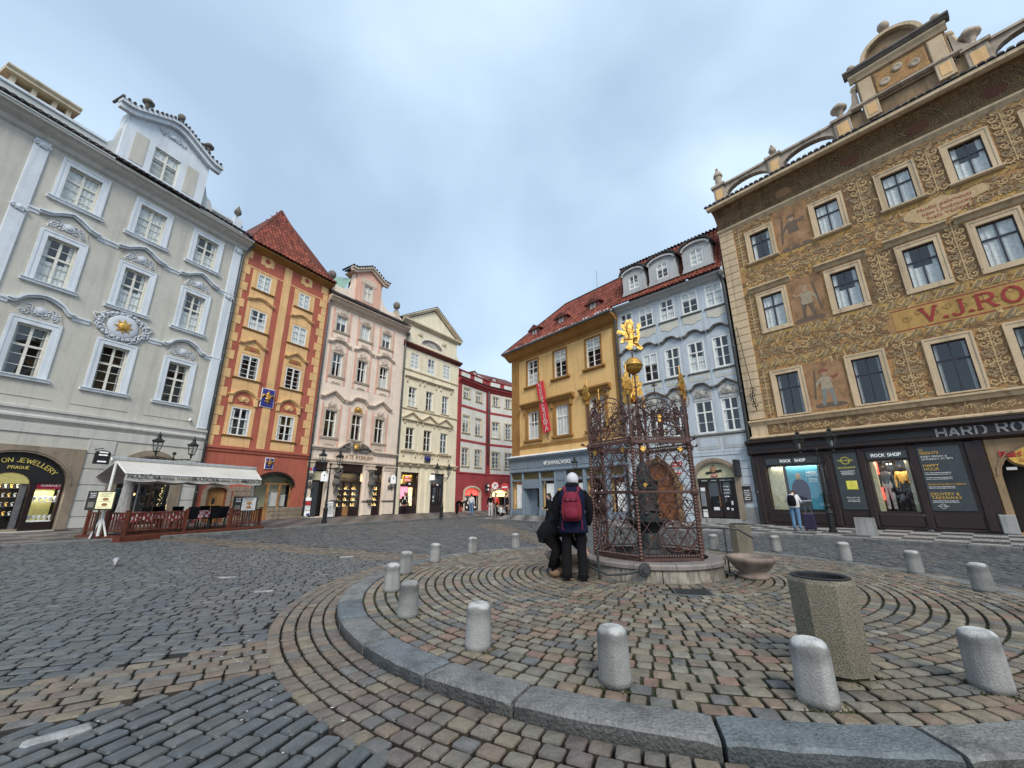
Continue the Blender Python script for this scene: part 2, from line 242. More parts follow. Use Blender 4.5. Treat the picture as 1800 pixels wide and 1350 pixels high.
SF={'H':[[(0,0),(0,6)],[(4,0),(4,6)],[(0,3),(4,3)]],'A':[[(0,0),(2,6),(4,0)],[(.8,2),(3.2,2)]],'R':[[(0,0),(0,6)],[(0,6),(2.2,6)]+arc(2.2,4.5,1.6,1.5,90,-90,6)+[(0,3)],[(2,3),(4,0)]],
'D':[[(0,0),(0,6)],[(0,6),(1.5,6)]+arc(1.5,3,2.6,3,90,-90,8)+[(0,0)]],'O':[arc(2.2,3,2.2,3,90,450,16)],'C':[arc(2.3,3,2.3,3,50,310,12)],'K':[[(0,0),(0,6)],[(4,6),(0,2.6)],[(1.4,3.6),(4,0)]],
'S':[arc(2,4.5,1.7,1.5,30,270,8)+arc(2,1.5,1.9,1.5,90,-150,8)],'P':[[(0,0),(0,6)],[(0,6),(2.2,6)]+arc(2.2,4.4,1.7,1.6,90,-90,6)+[(0,2.8)]],'J':[[(2.6,6),(2.6,1.6)]+arc(1.2,1.6,1.4,1.6,0,-150,6)],
'E':[[(0,0),(0,6)],[(0,6),(3.4,6)],[(0,3.1),(2.8,3.1)],[(0,0),(3.5,0)]],'W':[[(0,6),(1.5,0),(3,5),(4.5,0),(6,6)]],'L':[[(0,0),(0,6)],[(0,0),(3.3,0)]],'Y':[[(0,6),(2,3),(4,6)],[(2,3),(2,0)]],
'N':[[(0,0),(0,6),(4,0),(4,6)]],'U':[[(0,6),(0,2)]+arc(2,2,2,2,180,360,8)+[(4,6)]],'Z':[[(0,6),(3.6,6),(0,0),(3.8,0)]],'T':[[(2,0),(2,6)],[(0,6),(4,6)]],'I':[[(0,0),(0,6)]],'V':[[(0,6),(2,0),(4,6)]],
'G':[arc(2.3,3,2.3,3,50,350,12)+[(4.5,2.8),(2.8,2.8)]],'M':[[(0,0),(0,6),(2.4,1),(4.8,6),(4.8,0)]],'B':[[(0,0),(0,6)],[(0,6),(2,6)]+arc(2,4.6,1.4,1.4,90,-90,5)+[(0,3.2)],[(2,3.2)]+arc(2,1.6,1.8,1.6,90,-90,5)+[(0,0)]],'.':[[(0,0),(0,.7)]],'\u00c9':[[(0,0),(0,6)],[(0,6),(3.4,6)],[(0,3.1),(2.8,3.1)],[(0,0),(3.5,0)],[(1.4,7),(2.4,7.9)]],'F':[[(0,0),(0,6)],[(0,6),(3.4,6)],[(0,3.1),(2.8,3.1)]]}
def serif(s,h,par,loc,mat_,th=.9,serifs=1.5,gap=1.4,y=-.006,place=None,name='lettering',ext=.02):
    mb=MB(); k=h/6; x=0
    tot=sum((max(p[0] for st in SF[c] for p in st)+gap) if c in SF else 3 for c in s)-gap
    for c in s:
        if c not in SF: x+=3; continue
        w=max(p[0] for st in SF[c] for p in st)
        def tf(px,pz):
            if place: return place((x+px-tot/2)*k,pz*k)
            return ((x+px-tot/2)*k,pz*k)
        for st in SF[c]:
            n=len(st)
            for i in range(n-1):
                (ax,az),(bx,bz)=st[i],st[i+1]; dx,dz=bx-ax,bz-az; l=math.hypot(dx,dz) or 1; t_=th*(.9 if abs(dx)>abs(dz)*1.6 else 1)/2; nx,nz=-dz/l*t_,dx/l*t_; ex,ez=dx/l*t_*.5,dz/l*t_*.5
                q=[tf(ax-ex+nx,az-ez+nz),tf(bx+ex+nx,bz+ez+nz),tf(bx+ex-nx,bz+ez-nz),tf(ax-ex-nx,az-ez-nz)]
                yy=y-.0012*(i%3); mb.add([(p[0],yy,p[1]) for p in q]+[(p[0],yy+ext,p[1]) for p in q],[(3,2,1,0),(0,1,5,4),(1,2,6,5),(2,3,7,6),(3,0,4,7)])
            for (px,pz),(qx,qz) in ((st[0],st[1]),(st[-1],st[-2])):
                if serifs and (abs(pz)<.01 or abs(pz-6)<.01) and abs(qz-pz)>abs(qx-px)*.6:
                    sg=.3 if pz<1 else -.3; q=[tf(px-serifs/2-th*.2,pz),tf(px+serifs/2+th*.2,pz),tf(px+serifs/2+th*.2,pz+2*sg*th*.7),tf(px-serifs/2-th*.2,pz+2*sg*th*.7)]
                    yy=y-.005; mb.add([(p[0],yy,p[1]) for p in q]+[(p[0],yy+ext,p[1]) for p in q],[(0,1,2,3),(0,1,5,4),(1,2,6,5),(2,3,7,6),(3,0,4,7)])
        x+=w+gap
    return mb.obj(name,mat_,par,loc)
# ---------------- facade helpers ----------------
def rect(x0,x1,z0,z1): return [(x0,z0),(x1,z0),(x1,z1),(x0,z1)]
def archp(x0,x1,z0,zs,zt,n=10):  # opening with a segmental/round head, spring zs, top zt
    return [(x0,z0),(x1,z0)]+arc((x0+x1)/2,zs,(x1-x0)/2,zt-zs,0,180,n)
def curtain_mesh(w,h,kind):
    mb=MB(); n=14
    def wave(x0,x1,z0,z1,y,m_):
        k=max(4,int((x1-x0)/.05)); mb.cur=m_; v=[];
        for i in range(k+1):
            x=x0+(x1-x0)*i/k; yy=y+.018*math.sin(i*1.9+x0*7); v+=[(x,yy,z0),(x,yy,z1)]
        mb.add(v,[(2*i,2*i+2,2*i+3,2*i+1) for i in range(k)])
    if kind==0: wave(-w/2,-w*.28,0,h,.10,0); wave(w*.30,w/2,0,h,.10,0)
    elif kind==1: wave(-w/2,w/2,0,h,.10,0)
    elif kind==2: wave(-w/2,w/2,0,h*.5,.10,0); wave(-w/2,-w*.3,h*.5,h,.11,0); wave(w*.3,w/2,h*.5,h,.11,0)
    elif kind==3: wave(-w/2,-w*.36,0,h,.10,1); wave(w*.36,w/2,0,h,.10,1)
    elif kind==4: wave(-w/2,w/2,h*.58,h,.10,0)
    return mb.mesh('curtain',['curtain','greycurtain'])
def window(par,u,z0,w,h,xb,zb,fm='whiteframe',rec=.13,fr=.06,kind=0,top=None,fd=.06,sill=None,silm=None,bars=None):
    """xb/zb: glazing bars [(fraction,width)]; top=segmental rise of the head"""
    key=('win',round(w,3),round(h,3),tuple(xb),tuple(zb),fm,fr,top,fd)
    def make():
        mb=MB(); X=[-w/2]+[-w/2+w*f for f,_ in xb]+[w/2]; Z=[0]+[h*f for f,_ in zb]+[h]
        if top:
            a=arc(0,h-top,w/2-.001,top,0,180,10); ai=arc(0,h-top,w/2-fr,top-fr,0,180,10)
            mb.prism([(-w/2,0),(w/2,0)]+a,-fd/2,fd/2,holes=[[(-w/2+fr,fr),(w/2-fr,fr)]+ai])
        else:
            mb.box(-w/2,-w/2+fr,-fd/2,fd/2,0,h); mb.box(w/2-fr,w/2,-fd/2,fd/2,0,h); mb.box(-w/2+fr,w/2-fr,-fd/2,fd/2,0,fr); mb.box(-w/2+fr,w/2-fr,-fd/2,fd/2,h-fr,h)
        for f,t_ in xb:
            x=-w/2+w*f; mb.box(x-t_/2,x+t_/2,-fd/2+(.004 if t_>.05 else .016),fd/2-.004,fr*.9,h-fr*.9)
        for i,(f,t_) in enumerate(zb):
            z=h*f; mb.box(-w/2+fr*.9,w/2-fr*.9,-fd/2+(.008 if t_>.05 else .02),fd/2-.008,z-t_/2,z+t_/2)
        return mb.mesh('window',fm)
    if kind is not None: kind=rnd.choice({0:(0,0,2,4),1:(1,1,2,4),2:(2,2,1),3:(3,3,3,0),4:(4,4,2),5:(1,1,1,2)}[kind])
    o=put('window',cached(key,make),par,(u,rec,z0))
    X=[(-w/2+fr)]+[v for f,t_ in xb for v in (-w/2+w*f-t_/2,-w/2+w*f+t_/2)]+[w/2-fr]
    Z=[fr]+[v for f,t_ in zb for v in (h*f-t_/2,h*f+t_/2)]+[h-fr]
    for i in range(0,len(X),2):
        for j in range(0,len(Z),2):
            pw,ph=X[i+1]-X[i]+.01,Z[j+1]-Z[j]+.01; cx=(X[i]+X[i+1])/2; zt=top and j==len(Z)-2
            def mk():
                q=MB()
                if zt:
                    n=6; v=[]
                    for k in range(n+1):
                        x=-pw/2+pw*k/n; hh=(h-top+top*math.sqrt(max(0,1-((x+cx)/(w/2))**2)))-Z[j]-fr*.6; v+=[(x,0,0),(x,0,max(.01,hh))]
                    q.add(v,[(2*k,2*k+2,2*k+3,2*k+1) for k in range(n)])
                else: q.add([(-pw/2,0,0),(pw/2,0,0),(pw/2,0,ph),(-pw/2,0,ph)],[(0,1,2,3)])
                return q.mesh('pane','glass')
            pk=('pane',round(pw,3),round(ph,3),round(cx,3) if zt else None,zt)
            put('pane',cached(pk,mk),o,(cx,.005,Z[j]-.005))
    if kind is not None: put('curtain',cached(('cur',round(w,2),round(h,2),kind),lambda:curtain_mesh(w,h,kind)),o,(0,-.055,0))
    if sill:
        sw,sh,sd=sill
        put('sill',cached(('sill',sw,sh,sd,silm,round(w,2),rec),lambda:MB().extr([(-sd,0),(-sd,-.035),(-sd+.04,-.05),(-sd+.05,-sh),(0,-sh),(0,-.01),(rec-.02,0)],-sw/2,sw/2).mesh('sill',silm)),o,(0,-rec,-.0))
    return o
def surround(o,w,h,bw,th,m_,rec,ears=0,bottom=True,top=None,bt=None):
    bt=bt or bw
    def mk():
        mb=MB(); outp=[(-w/2-bw,-bw if bottom else 0),(w/2+bw,-bw if bottom else 0)]
        if ears: outp+=[(w/2+bw,h-.35),(w/2+bw+ears,h-.35),(w/2+bw+ears,h+bt),(-w/2-bw-ears,h+bt),(-w/2-bw-ears,h-.35),(-w/2-bw,h-.35)]
        else: outp+=[(w/2+bw,h+bt),(-w/2-bw,h+bt)]
        e=.001; hole=rect(-w/2+e,w/2-e,e,h-e)
        if top: hole=[(-w/2+e,e),(w/2-e,e)]+arc(0,h-top,w/2-e,top-e,0,180,8)
        if not bottom: outp[0]=(-w/2-bw,-.001); outp[1]=(w/2+bw,-.001)
        mb.prism(outp,-th,.05,holes=[hole]); b2=bw*.35
        mb.box(-w/2-bw+.0,-w/2-bw+b2,-th-.02,-th,0,h+bt-.0); mb.box(w/2+bw-b2,w/2+bw,-th-.02,-th,0,h+bt); mb.box(-w/2-bw+b2,w/2+bw-b2,-th-.02,-th,h+bt-b2,h+bt)
        return mb.mesh('surround',m_)
    return put('surround',cached(('sur',round(w,3),round(h,3),bw,th,m_,ears,bottom,top,bt),mk),o,(0,-rec,0))
def hood(o,pts,d,th,m_,rec,z=0,name='hood',extra=None):
    def mk():
        mb=MB(); mb.ribbon(pts,-d,0,th*.45); mb.ribbon([(x*.985,z_-th*.55) for x,z_ in pts],-d*.62,0,th*.55)
        if extra: extra(mb)
        return mb.mesh(name,m_)
    return put(name,cached(('hood',tuple(pts),d,th,m_,name),mk),o,(0,-rec,z))
def smooth(pts,n=5):
    out_=[]; k=len(pts)
    for i in range(k-1):
        p0,p1,p2,p3=pts[max(0,i-1)],pts[i],pts[i+1],pts[min(k-1,i+2)]
        for j in range(n):
            t_=j/n; out_.append(tuple(.5*((2*p1[a])+(-p0[a]+p2[a])*t_+(2*p0[a]-5*p1[a]+4*p2[a]-p3[a])*t_*t_+(-p0[a]+3*p1[a]-3*p2[a]+p3[a])*t_**3) for a in (0,1)))
    return out_+[pts[-1]]
def spiral(cx,cz,r,turns,a0,sgn=1,n=None,y=0,decay=.85):
    n=n or int(9*turns)+3
    return [(cx+r*(1-decay*i/n)*math.cos(a0+sgn*2*pi*turns*i/n),y,cz+r*(1-decay*i/n)*math.sin(a0+sgn*2*pi*turns*i/n)) for i in range(n+1)]
def relief(w,h,seed,th=.022,dens=1.0):
    r=random.Random(seed); mb=MB()
    for s in (-1,1):
        for i in range(int(5*dens)):
            cx=s*w*(.1+.38*(i+.5)/(5*dens)); cz=h*(.5+.25*math.sin(i*2.1+seed))*(1-.35*i/(5*dens)); rr=h*(.26-.02*i)
            mb.tube(spiral(cx,cz,rr,1.25,r.random()*6,s,y=-.02),[th*(1.2-.05*j) if j<9 else th*.7 for j in range(int(9*1.25)+4)],4)
            mb.sph((cx,-.03,cz),rr*.28,6,4,1,.5)
    mb.sph((0,-.03,h*.5),h*.22,8,6,1,.4); mb.lathe([(h*.30,-.02),(h*.34,0),(h*.30,.02)],(0,0,0),10)
    k=len(mb.v)-30
    for i in range(k,len(mb.v)): x,y,z=mb.v[i]; mb.v[i]=(x,-.02+z*.5-.01,h*.5+y)
    return mb
def relief_obj(par,loc,w,h,seed,m_='relief',name='relief',dens=1.0):
    return put(name,cached(('rel',w,h,seed,m_,dens),lambda:relief(w,h,seed,dens=dens).mesh(name,m_,True)),par,loc)
def urn(par,loc,h,m_='urnstone',kind=0):
    prof=[(.16,0),(.16,.06),(.10,.10),(.06,.22),(.08,.30),(.20,.42),(.22,.55),(.15,.66),(.17,.70),(.12,.74),(.07,.84),(.08,.9),(.02,1.0)] if kind==0 else [(.17,0),(.17,.08),(.09,.14),(.08,.25),(.2,.38),(.27,.62),(.30,.66),(.30,.72),(.2,.75),(.12,.80),(.01,.82)]
    if kind==2: prof=[(.20,0),(.20,.10),(.10,.16),(.08,.26),(.16,.30),(.26,.42),(.30,.60),(.26,.78),(.14,.90),(.02,.95)]
    if kind==3: prof=[(.22,0),(.22,.12),(.12,.18),(.11,.34),(.16,.42),(.14,.5),(.24,.6),(.34,.66),(.35,.76),(.26,.84),(.2,.86),(.2,.95),(.02,1.0)]
    mb=MB(); mb.lathe([(r*h,z*h) for r,z in prof],(0,0,0),12); return mb.obj('urn',m_,par,loc,smooth=True)
def tiles_row(par,x0,x1,y0,z0,y1,z1,m_,name='roof_tiles',step=.23,rows=1,r_=.075,seed=0,cmin=.6,cmax=1.3):
    """bonnet tiles on a slope from the eave (y0,z0) up to (y1,z1); x-range may vary: x0,x1 functions of t"""
    rr=random.Random(seed); mb=MB(); L_=math.hypot(y1-y0,z1-z0); dy,dz=(y1-y0)/L_,(z1-z0)/L_; ny,nz=-dz,dy
    fx0=x0 if callable(x0) else (lambda t:x0); fx1=x1 if callable(x1) else (lambda t:x1)
    for j in range(rows):
        ta,tb=j/rows,(j+1.12)/rows; tb=min(tb,1.0) if j==rows-1 else tb
        a0=fx0(ta);a1=fx1(ta); k=int(a0/step)
        x=math.ceil(a0/step)*step
        while x+step*.5<=a1:
            c=rr.uniform(cmin,cmax); mb.cc=(c,c*rr.uniform(.85,1.05),c*rr.uniform(.85,1.05)); v=[]
            for t_,lift in ((ta,.035),(tb,.0)):
                by,bz=y0+dy*L_*t_,z0+dz*L_*t_
                for q in range(5):
                    a=pi*q/4; px=x+r_*math.cos(a)*1.25; hh=r_*math.sin(a)*.9+lift; v.append((px,by+ny*hh,bz+nz*hh))
            mb.add(v,[(i,i+1,6+i,5+i) for i in range(4)]+[(0,1,2,3,4)]); x+=step
    mb.cc=(.55,.5,.5)
    mb.add([(fx0(0),y0,z0),(fx1(0),y0,z0),(fx1(1),y1,z1),(fx0(1),y1,z1)],[(0,1,2,3)])
    return mb.obj(name,m_,par,kind='stuff')
def facade(name,label,cat,P0,az): return thing(name,label,cat,(P0[0],P0[1],0),R(90-az))
def slab(par,name,poly,y0,y1,m_,holes=(),**k): return MB().prism(poly,y0,y1,holes).obj(name,m_,par,**k)
def cornice(par,name,u0,u1,prof,m_): return MB().extr(prof,u0,u1).obj(name,m_,par)
def core(par,u0,u1,z0,z1,depth=9,y=.75): return MB().box(u0,u1,y,depth,z0,z1).obj('interior','interior',par)
def pipe(label,loc,zt,zb,rz,r=.06,hook=None,m_='zinc'):
    t=thing('drainpipe',label,'drainpipe',(loc[0],loc[1],zb),rz)
    pts=([(hook[0],hook[1],zt-zb+hook[2]),(hook[0]*.4,hook[1]*.5,zt-zb+hook[2]*.35)] if hook else [])+[(0,0,zt-zb),(0,0,0)]
    MB().tube(pts,r,8).obj('pipe',m_,t,smooth=True)
    for z in [1.5+2.6*i for i in range(int((zt-zb-1)/2.6))]: MB().lathe([(r*1.35,0),(r*1.35,.07)],(0,0,z),8).obj('bracket',m_,t)
    if hook: MB().lathe([(.06,0),(.17,.16),(.19,.30)],(hook[0],hook[1],zt-zb+hook[2]-.05),8).obj('rainwater_head',m_,t)
    return t
def FP(P0,az,u,d=0):   # world point on a facade
    a=R(az); return (P0[0]+u*math.sin(a)+d*math.cos(a),P0[1]+u*math.cos(a)-d*math.sin(a))

def scribble(par,cx,z,w,h,y,m_,name='print_line'):   # print too small in the photo to read
    mb=MB(); x=cx-w/2; r=random.Random(int(cx*100+z*37))
    while x<cx+w/2:
        l=r.uniform(.35,.8)*h; mb.box(x,x+l*.8,y-.003,y,z+r.choice((0,0,h*.3)),z+h*r.choice((1,.7,1))); x+=l+h*.25
    return mb.obj(name,m_,par)
def lampbox(par,loc,w,p,c=(1,.93,.8)):   # the lit ceiling lamp of a shop window
    l=bpy.data.lights.new('display_lamp','AREA'); l.shape='RECTANGLE'; l.size=w; l.size_y=.25; l.energy=p; l.color=c; o=bpy.data.objects.new('display_lamp',l); col.objects.link(o); o.parent=par; o.location=loc; return o
# ---------------- grey building ----------------
Pg=(-16.7,22.48); GA=23.0
B=facade('grey_house','tall grey house with bluish white trim and a golden sun emblem above the restaurant','building',Pg,GA)
cols=[-11.85,-7.68,-5.0,-2.33]
holes=[rect(c-.5,c+.5,6.3,8.43) for c in cols]+[rect(c-.5,c+.5,10.33,12.44) for c in cols]+[rect(c-.57,c+.57,14.25,16.03) for c in cols]
holes+=[archp(-8.5,-5.40,.33,2.1,3.34,14),archp(-3.75,-1.45,.33,2.3,3.5,12)]
slab(B,'wall',[(-12.5,-.1),(-.38,-.1),(-.38,17.0),(-12.5,17.0)],0,.35,'grey_wall',holes); core(B,-12.5,-.4,-.1,17.2,.35+8,.8)
MB().box(-12.5,-.4,.35,8,17.0,17.1).obj('ceiling','interior',B)
# rusticated ground floor courses
zc=[.33,.80,1.45,2.12,2.80,3.45,4.09,4.50]
for a,b_ in zip(zc,zc[1:]):
    zm=(a+b_)/2; ex=[]
    for x0,x1,zt in ((-8.85,-5.05,3.63),(-4.1,-1.02,3.85)):
        if zt>a+.1: ex.append((x0,x1))
    spans=[]; cur=-12.5
    for x0,x1 in ex: spans.append((cur,x0)); cur=x1
    spans.append((cur,-.39))
    for x0,x1 in spans: MB().cbox(x0,x1,-.05,.02,a+.015,b_-.015,.012).obj('stone_course','grey_stone_band',B)
# sandstone portals
def portal(x0,x1,z0,zs,zt,bw,flat=None):
    inner=archp(x0,x1,z0,zs,zt,14)
    outer=[(x0-bw,z0),(x1+bw,z0),(x1+bw,flat),(x0-bw,flat)] if flat else [(x0-bw,z0),(x1+bw,z0)]+arc((x0+x1)/2,zs,(x1-x0)/2+bw,zt-zs+bw*.9,0,180,14)
    # open-bottomed: split in polygon following outer then inner reversed
    poly=[outer[0],inner[0]]+[inner[-1-i] for i in range(len(inner)-2)]+[inner[1],outer[1]]+outer[2:]
    mb=MB().prism(poly,-.10,.30); mb.ribbon([(p[0]*1,p[1]) for p in arc((x0+x1)/2,zs,(x1-x0)/2+.12,zt-zs+.12,0,180,14)],-.13,-.09,.05)
    return mb
portal(-8.5,-5.40,.33,2.1,3.34,.33,3.6).obj('stone_portal','sandstone',B)
portal(-3.75,-1.45,.33,2.3,3.5,.36).obj('stone_portal','sandstone',B)
# jewellery shop front inside the left arch
sh=MB(); sh.prism([(-8.5,2.15),(-5.40,2.15)]+arc(-6.95,2.15,1.55,1.17,0,180,16),.10,.2); sh.obj('shop_fascia','black',B)
for x in (-7.72,-6.33,-5.44): MB().cbox(x-.05,x+(.13 if x==-6.33 else .05),.12,.26,.33,2.16).obj('shop_post','darkwood',B)
MB().box(-6.2,-5.39,.12,.26,.33,.66).obj('shop_plinth','darkwood',B); MB().box(-7.72,-6.33,.13,.2,.33,.42).obj('threshold','sandstone',B)
mb=MB().prism([(-7.65,2.1),(-6.35,2.1)]+arc(-7.0,2.1,.65,.50,0,180,10),.07,.12,holes=[[(-7.58,2.12),(-6.42,2.12)]+arc(-7.0,2.12,.56,.42,0,180,10)]); mb.obj('fanlight_frame','darkwood',B); MB().prism([(-7.58,2.12),(-6.42,2.12)]+arc(-7.0,2.12,.56,.42,0,180,10),.092,.098).obj('fanlight_pane','shopgold',B)
lampbox(B,(-7.0,.5,2.35),1.1,10,(1,.95,.75)); lampbox(B,(-5.8,.4,1.9),.6,8,(1,1,.95)); MB().box(-8.5,-5.44,.9,.95,.4,3.2).obj('shop_back_wall','shopgold',B)
for z in (.9,1.25,1.6,1.95):
    MB().box(-7.6,-6.4,.6,.9,z,z+.02).obj('shop_shelf','steel',B)
    for i in range(7):
        g=MB(); g.tube(spiral(0,.08,.06,.8,1,y=0),.012,5); g.sph((0,0,.02),.03,6,4); g.obj('jewellery_piece','goldgoods' if i%2 else 'lightbox',B,(-7.5+i*.16,.68,z+.03))
MB().box(-6.18,-5.46,.18,.6,.66,.70).obj('display_shelf','lightbox',B); MB().box(-6.18,-5.46,.2,.5,1.42,1.44).obj('display_shelf','lightbox',B); MB().box(-6.18,-5.46,.62,.64,.70,2.1).obj('display_back','shopgold',B)
for k,z in ((0,.70),(1,1.44)):
    for i in range(5):
        g=MB(); g.lathe([(.035,0),(.02,.02),(.02,.05),(.06,.09),(.07,.16),(.03,.2),(.01,.21)],(0,0,0),8,1,.5); g.obj('necklace_bust','white',B,(-6.1+i*.15,.3,z+.01),smooth=True)
MB().box(-6.2,-5.44,.14,.17,1.93,2.15).obj('garnet_panel','garnet',B); text('GARNET',.13,B,(-5.78,.135,2.03),'white',sx=1.2)
MB().add([(-7.7,.2,.4),(-6.4,.2,.4),(-6.4,.2,2.4),(-7.7,.2,2.4)],[(0,1,2,3)]).obj('shop_glass','glass',B); MB().add([(-6.2,.16,.66),(-5.44,.16,.66),(-5.44,.16,1.93),(-6.2,.16,1.93)],[(0,1,2,3)]).obj('shop_glass','glass',B)
MB().box(-6.62,-6.45,.17,.22,.42,2.15).obj('door_leaf_edge','steel',B)
def parc(x,z,rad=1.53): a=(x+.42)/rad; return (-6.95+(rad+z)*math.sin(a),1.42+(rad+z)*math.cos(a))
serif('ON JEWELLERY',.165,B,(0,.07,0),'yellowpaint',place=lambda x,z:parc(x,z),th=.75,serifs=1.0)
serif('PRAGUE',.11,B,(-6.86,.07,2.69),'yellowpaint',th=.75,serifs=1.0)
# restaurant doorway
MB().box(-3.7,-1.5,.9,.95,.33,3.4).obj('restaurant_back_wall','black',B)
MB().prism([(-3.7,2.55),(-1.5,2.55)]+arc(-2.6,2.55,1.1,.85,0,180,10),.20,.26).obj('restaurant_fanlight','black',B); serif('TOSCANA',.17,B,(-2.55,.18,2.75),'steel',th=.6,serifs=.8)
for x in (-3.68,-2.95,-2.2,-1.55): MB().cbox(x-.05,x+.05,.18,.28,.33,2.56).obj('door_post','darkwood',B)
MB().add([(-3.7,.24,.33),(-1.5,.24,.33),(-1.5,.24,2.5),(-3.7,.24,2.5)],[(0,1,2,3)]).obj('door_glass','glass',B)
MB().sph((-2.7,.6,1.75),.06).obj('lit_bulb','warmlight',B)
# cornices
MB().extr([(-.16,5.12),(-.16,5.02),(-.10,4.98),(-.08,4.84),(-.13,4.78),(-.13,4.70),(-.05,4.60),(0.01,4.52),(0.01,5.16),(-.03,5.15)],-12.5,-.36).obj('cornice','grey_trim' if 0 else 'grey_stone_band',B)
for x0,x1 in ((-11.9,-9.0),(-8.7,-6.6),(-6.0,-4.0),(-3.4,-1.2)): MB().ribbon([(x0,5.5),(x1,5.5)],-.025,0,.03).obj('panel_line','grey_stone_band',B)
for zz in (9.28,13.36): 
    segs=[(-12.5,-11.5),(-9.0,-8.62),(-6.74,-5.95 if zz>10 else -6.15),(-4.05 if zz>10 else -3.9,-3.33),(-1.3,-.38)]
    for x0,x1 in segs: MB().extr([(-.10,zz+.02),(-.10,zz-.05),(-.06,zz-.08),(-.04,zz-.2),(0,zz-.22),(0,zz+.04)],x0,x1).obj('string_course','grey_trim',B)
MB().extr([(-.70,17.12),(-.70,17.0),(-.55,16.97),(-.45,16.85),(-.2,16.72),(-.12,16.55),(-.06,16.5),(.01,16.45),(.01,17.2),(-.6,17.2)],-12.5,-.2).obj('eave_cornice','grey_stone_band',B)
tiles_row(B,-12.5,-.15,-.78,17.14,0.0,17.75,'darktile',name='eave_tiles',step=.26,rows=2,r_=.105,seed=3)
for x in (-9.2,-.68):
    w=.24; MB().cbox(x-w,x+w,-.08,0,5.2,16.5,.02).obj('pilaster','grey_trim',B)
    for z in (12.95,16.1): relief_obj(B,(x,-.1,z),.5,.34,11,'grey_trim',dens=.6)
FZ=[(.5,.09)]; GZ=[(.21,.025),(.42,.025),(.60,.09),(.80,.022)]
for ci,c in enumerate(cols):
    for z0,h,w,k in ((6.3,2.13,1.0,3),(10.33,2.11,1.0,1),(14.25,1.78,1.14,1)):
        o=window(B,c,z0,w,h,FZ,GZ if z0<14 else [(.22,.025),(.44,.025),(.66,.08)],'creamframe',.16,.07,kind=k if z0<10 else (2 if (ci%2) else 1),sill=(w+.75,.14,.16),silm='grey_trim')
        surround(o,w,h,.26,.05,'grey_trim',.16,bottom=False)
    for z0,kind in ((6.3,'arc'),(10.33,'ped')):
        if kind=='arc' and ci==2: continue
        w=1.0
        if kind=='ped': pts=[(-1.0,0),(-.82,.02),(-.6,.08),(-.28,.30),(0,.42),(.28,.30),(.6,.08),(.82,.02),(1.0,0)]
        else: pts=smooth([(-1.0,0),(-.78,.0),(-.5,.28),(0,.45),(.5,.28),(.78,0),(1.0,0)],4)
        o=hood(B,pts,.22,.16,'grey_trim',0,name='hood'); o.location=(c,0,z0+3.02 if kind=='ped' else z0+2.98)
        relief_obj(B,(c,-.05,z0+2.45),1.2,.62,3 if kind=='ped' else 4,'relief')
        MB().prism([(-.78,0),(.78,0),(.70,.12),(.6,.5),(0,.9 if kind=='ped' else .95),(-.6,.5),(-.7,.12)],-.05,0).obj('hood_field','grey_wall',B,(c,0,z0+2.4))
# sun emblem
e_=put('sun_emblem',MB().lathe([(.55,-.04),(.60,0),(.55,.04),(.38,.05)],(0,0,0),24).mesh('sun_emblem','relief',True),B,(-5.0,-.06,9.45)); e_.rotation_euler=(R(90),0,0)
mb=MB(); pts=[]
for i in range(24): a=2*pi*i/24; r_=.36 if i%3==0 else (.22 if i%3 else .3); pts.append((r_*math.sin(a),r_*math.cos(a)))
mb.prism(pts,-.05,0); mb.sph((0,-.05,0),.2,14,8,1,.35); mb.obj('gilded_sun','gold',B,(-5.0,-.10,9.45))
for s in range(26):
    a=2*pi*s/26; x=-5.0+.78*math.cos(a)*1.15; z=9.45+.62*math.sin(a)
    mb=MB(); mb.tube(spiral(0,0,.17,1.1,a*3+s,1 if s%2 else -1,y=0),.035,5); mb.sph((0,-.02,0),.06,6,4); mb.obj('relief_scroll','relief',B,(x,-.07,z),smooth=True)
for s in (-1,1): MB().tube([(s*.75,0,.2),(s*.95,-.02,.32),(s*1.15,0,.28),(s*1.05,0,.1),(s*.8,0,-.2)],[.05,.06,.03,.04,.02],5).obj('relief_wing','relief',B,(-5.0,-.08,9.45),smooth=True)
# attic and gable
slab(B,'attic_wall',[(-12.5,17.3),(-.62,17.3),(-.62,18.2),(-2.4,18.22),(-2.55,18.6),(-2.8,18.75),(-3.05,19.6),(-7.0,19.6),(-7.1,18.75),(-7.4,18.35),(-12.5,18.4)],.25,.6,'parapet')
MB().extr([(.18,18.42),(.18,18.30),(.26,18.26),(.26,18.45)],-12.5,-7.4).obj('attic_coping','grey_trim',B); MB().extr([(.18,18.25),(.18,18.13),(.26,18.1),(.26,18.28)],-2.4,-.55).obj('attic_coping','grey_trim',B)
G=rect(-5.66,-4.46,17.95,19.62); slab(B,'gable_wall',[(-6.95,17.4),(-3.1,17.4),(-3.1,20.15),(-3.15,20.65),(-4.2,21.15),(-5.05,21.5),(-5.9,21.15),(-6.95,20.65)],.0,.8,'grey_trim',[G])
for x0,x1 in ((-6.55,-5.95),(-4.15,-3.55)): MB().cbox(x0,x1,-.02,.0,18.0,19.75).obj('gable_panel','grey_wall',B)
o=window(B,-5.06,17.95,1.2,1.67,FZ,[(.22,.025),(.44,.025),(.66,.08)],'creamframe',.12,.07,kind=1)
pts=[(-2.45,0),(-2.0,.02),(-1.75,.10),(-.9,.56),(-.35,.86),(0,.93),(.35,.86),(.9,.56),(1.75,.10),(2.0,.02),(2.45,0)]; o=hood(B,pts,.42,.46,'grey_trim',0,name='gable_cornice'); o.location=(-5.03,0,20.6)
mb=MB(); rr=random.Random(2)
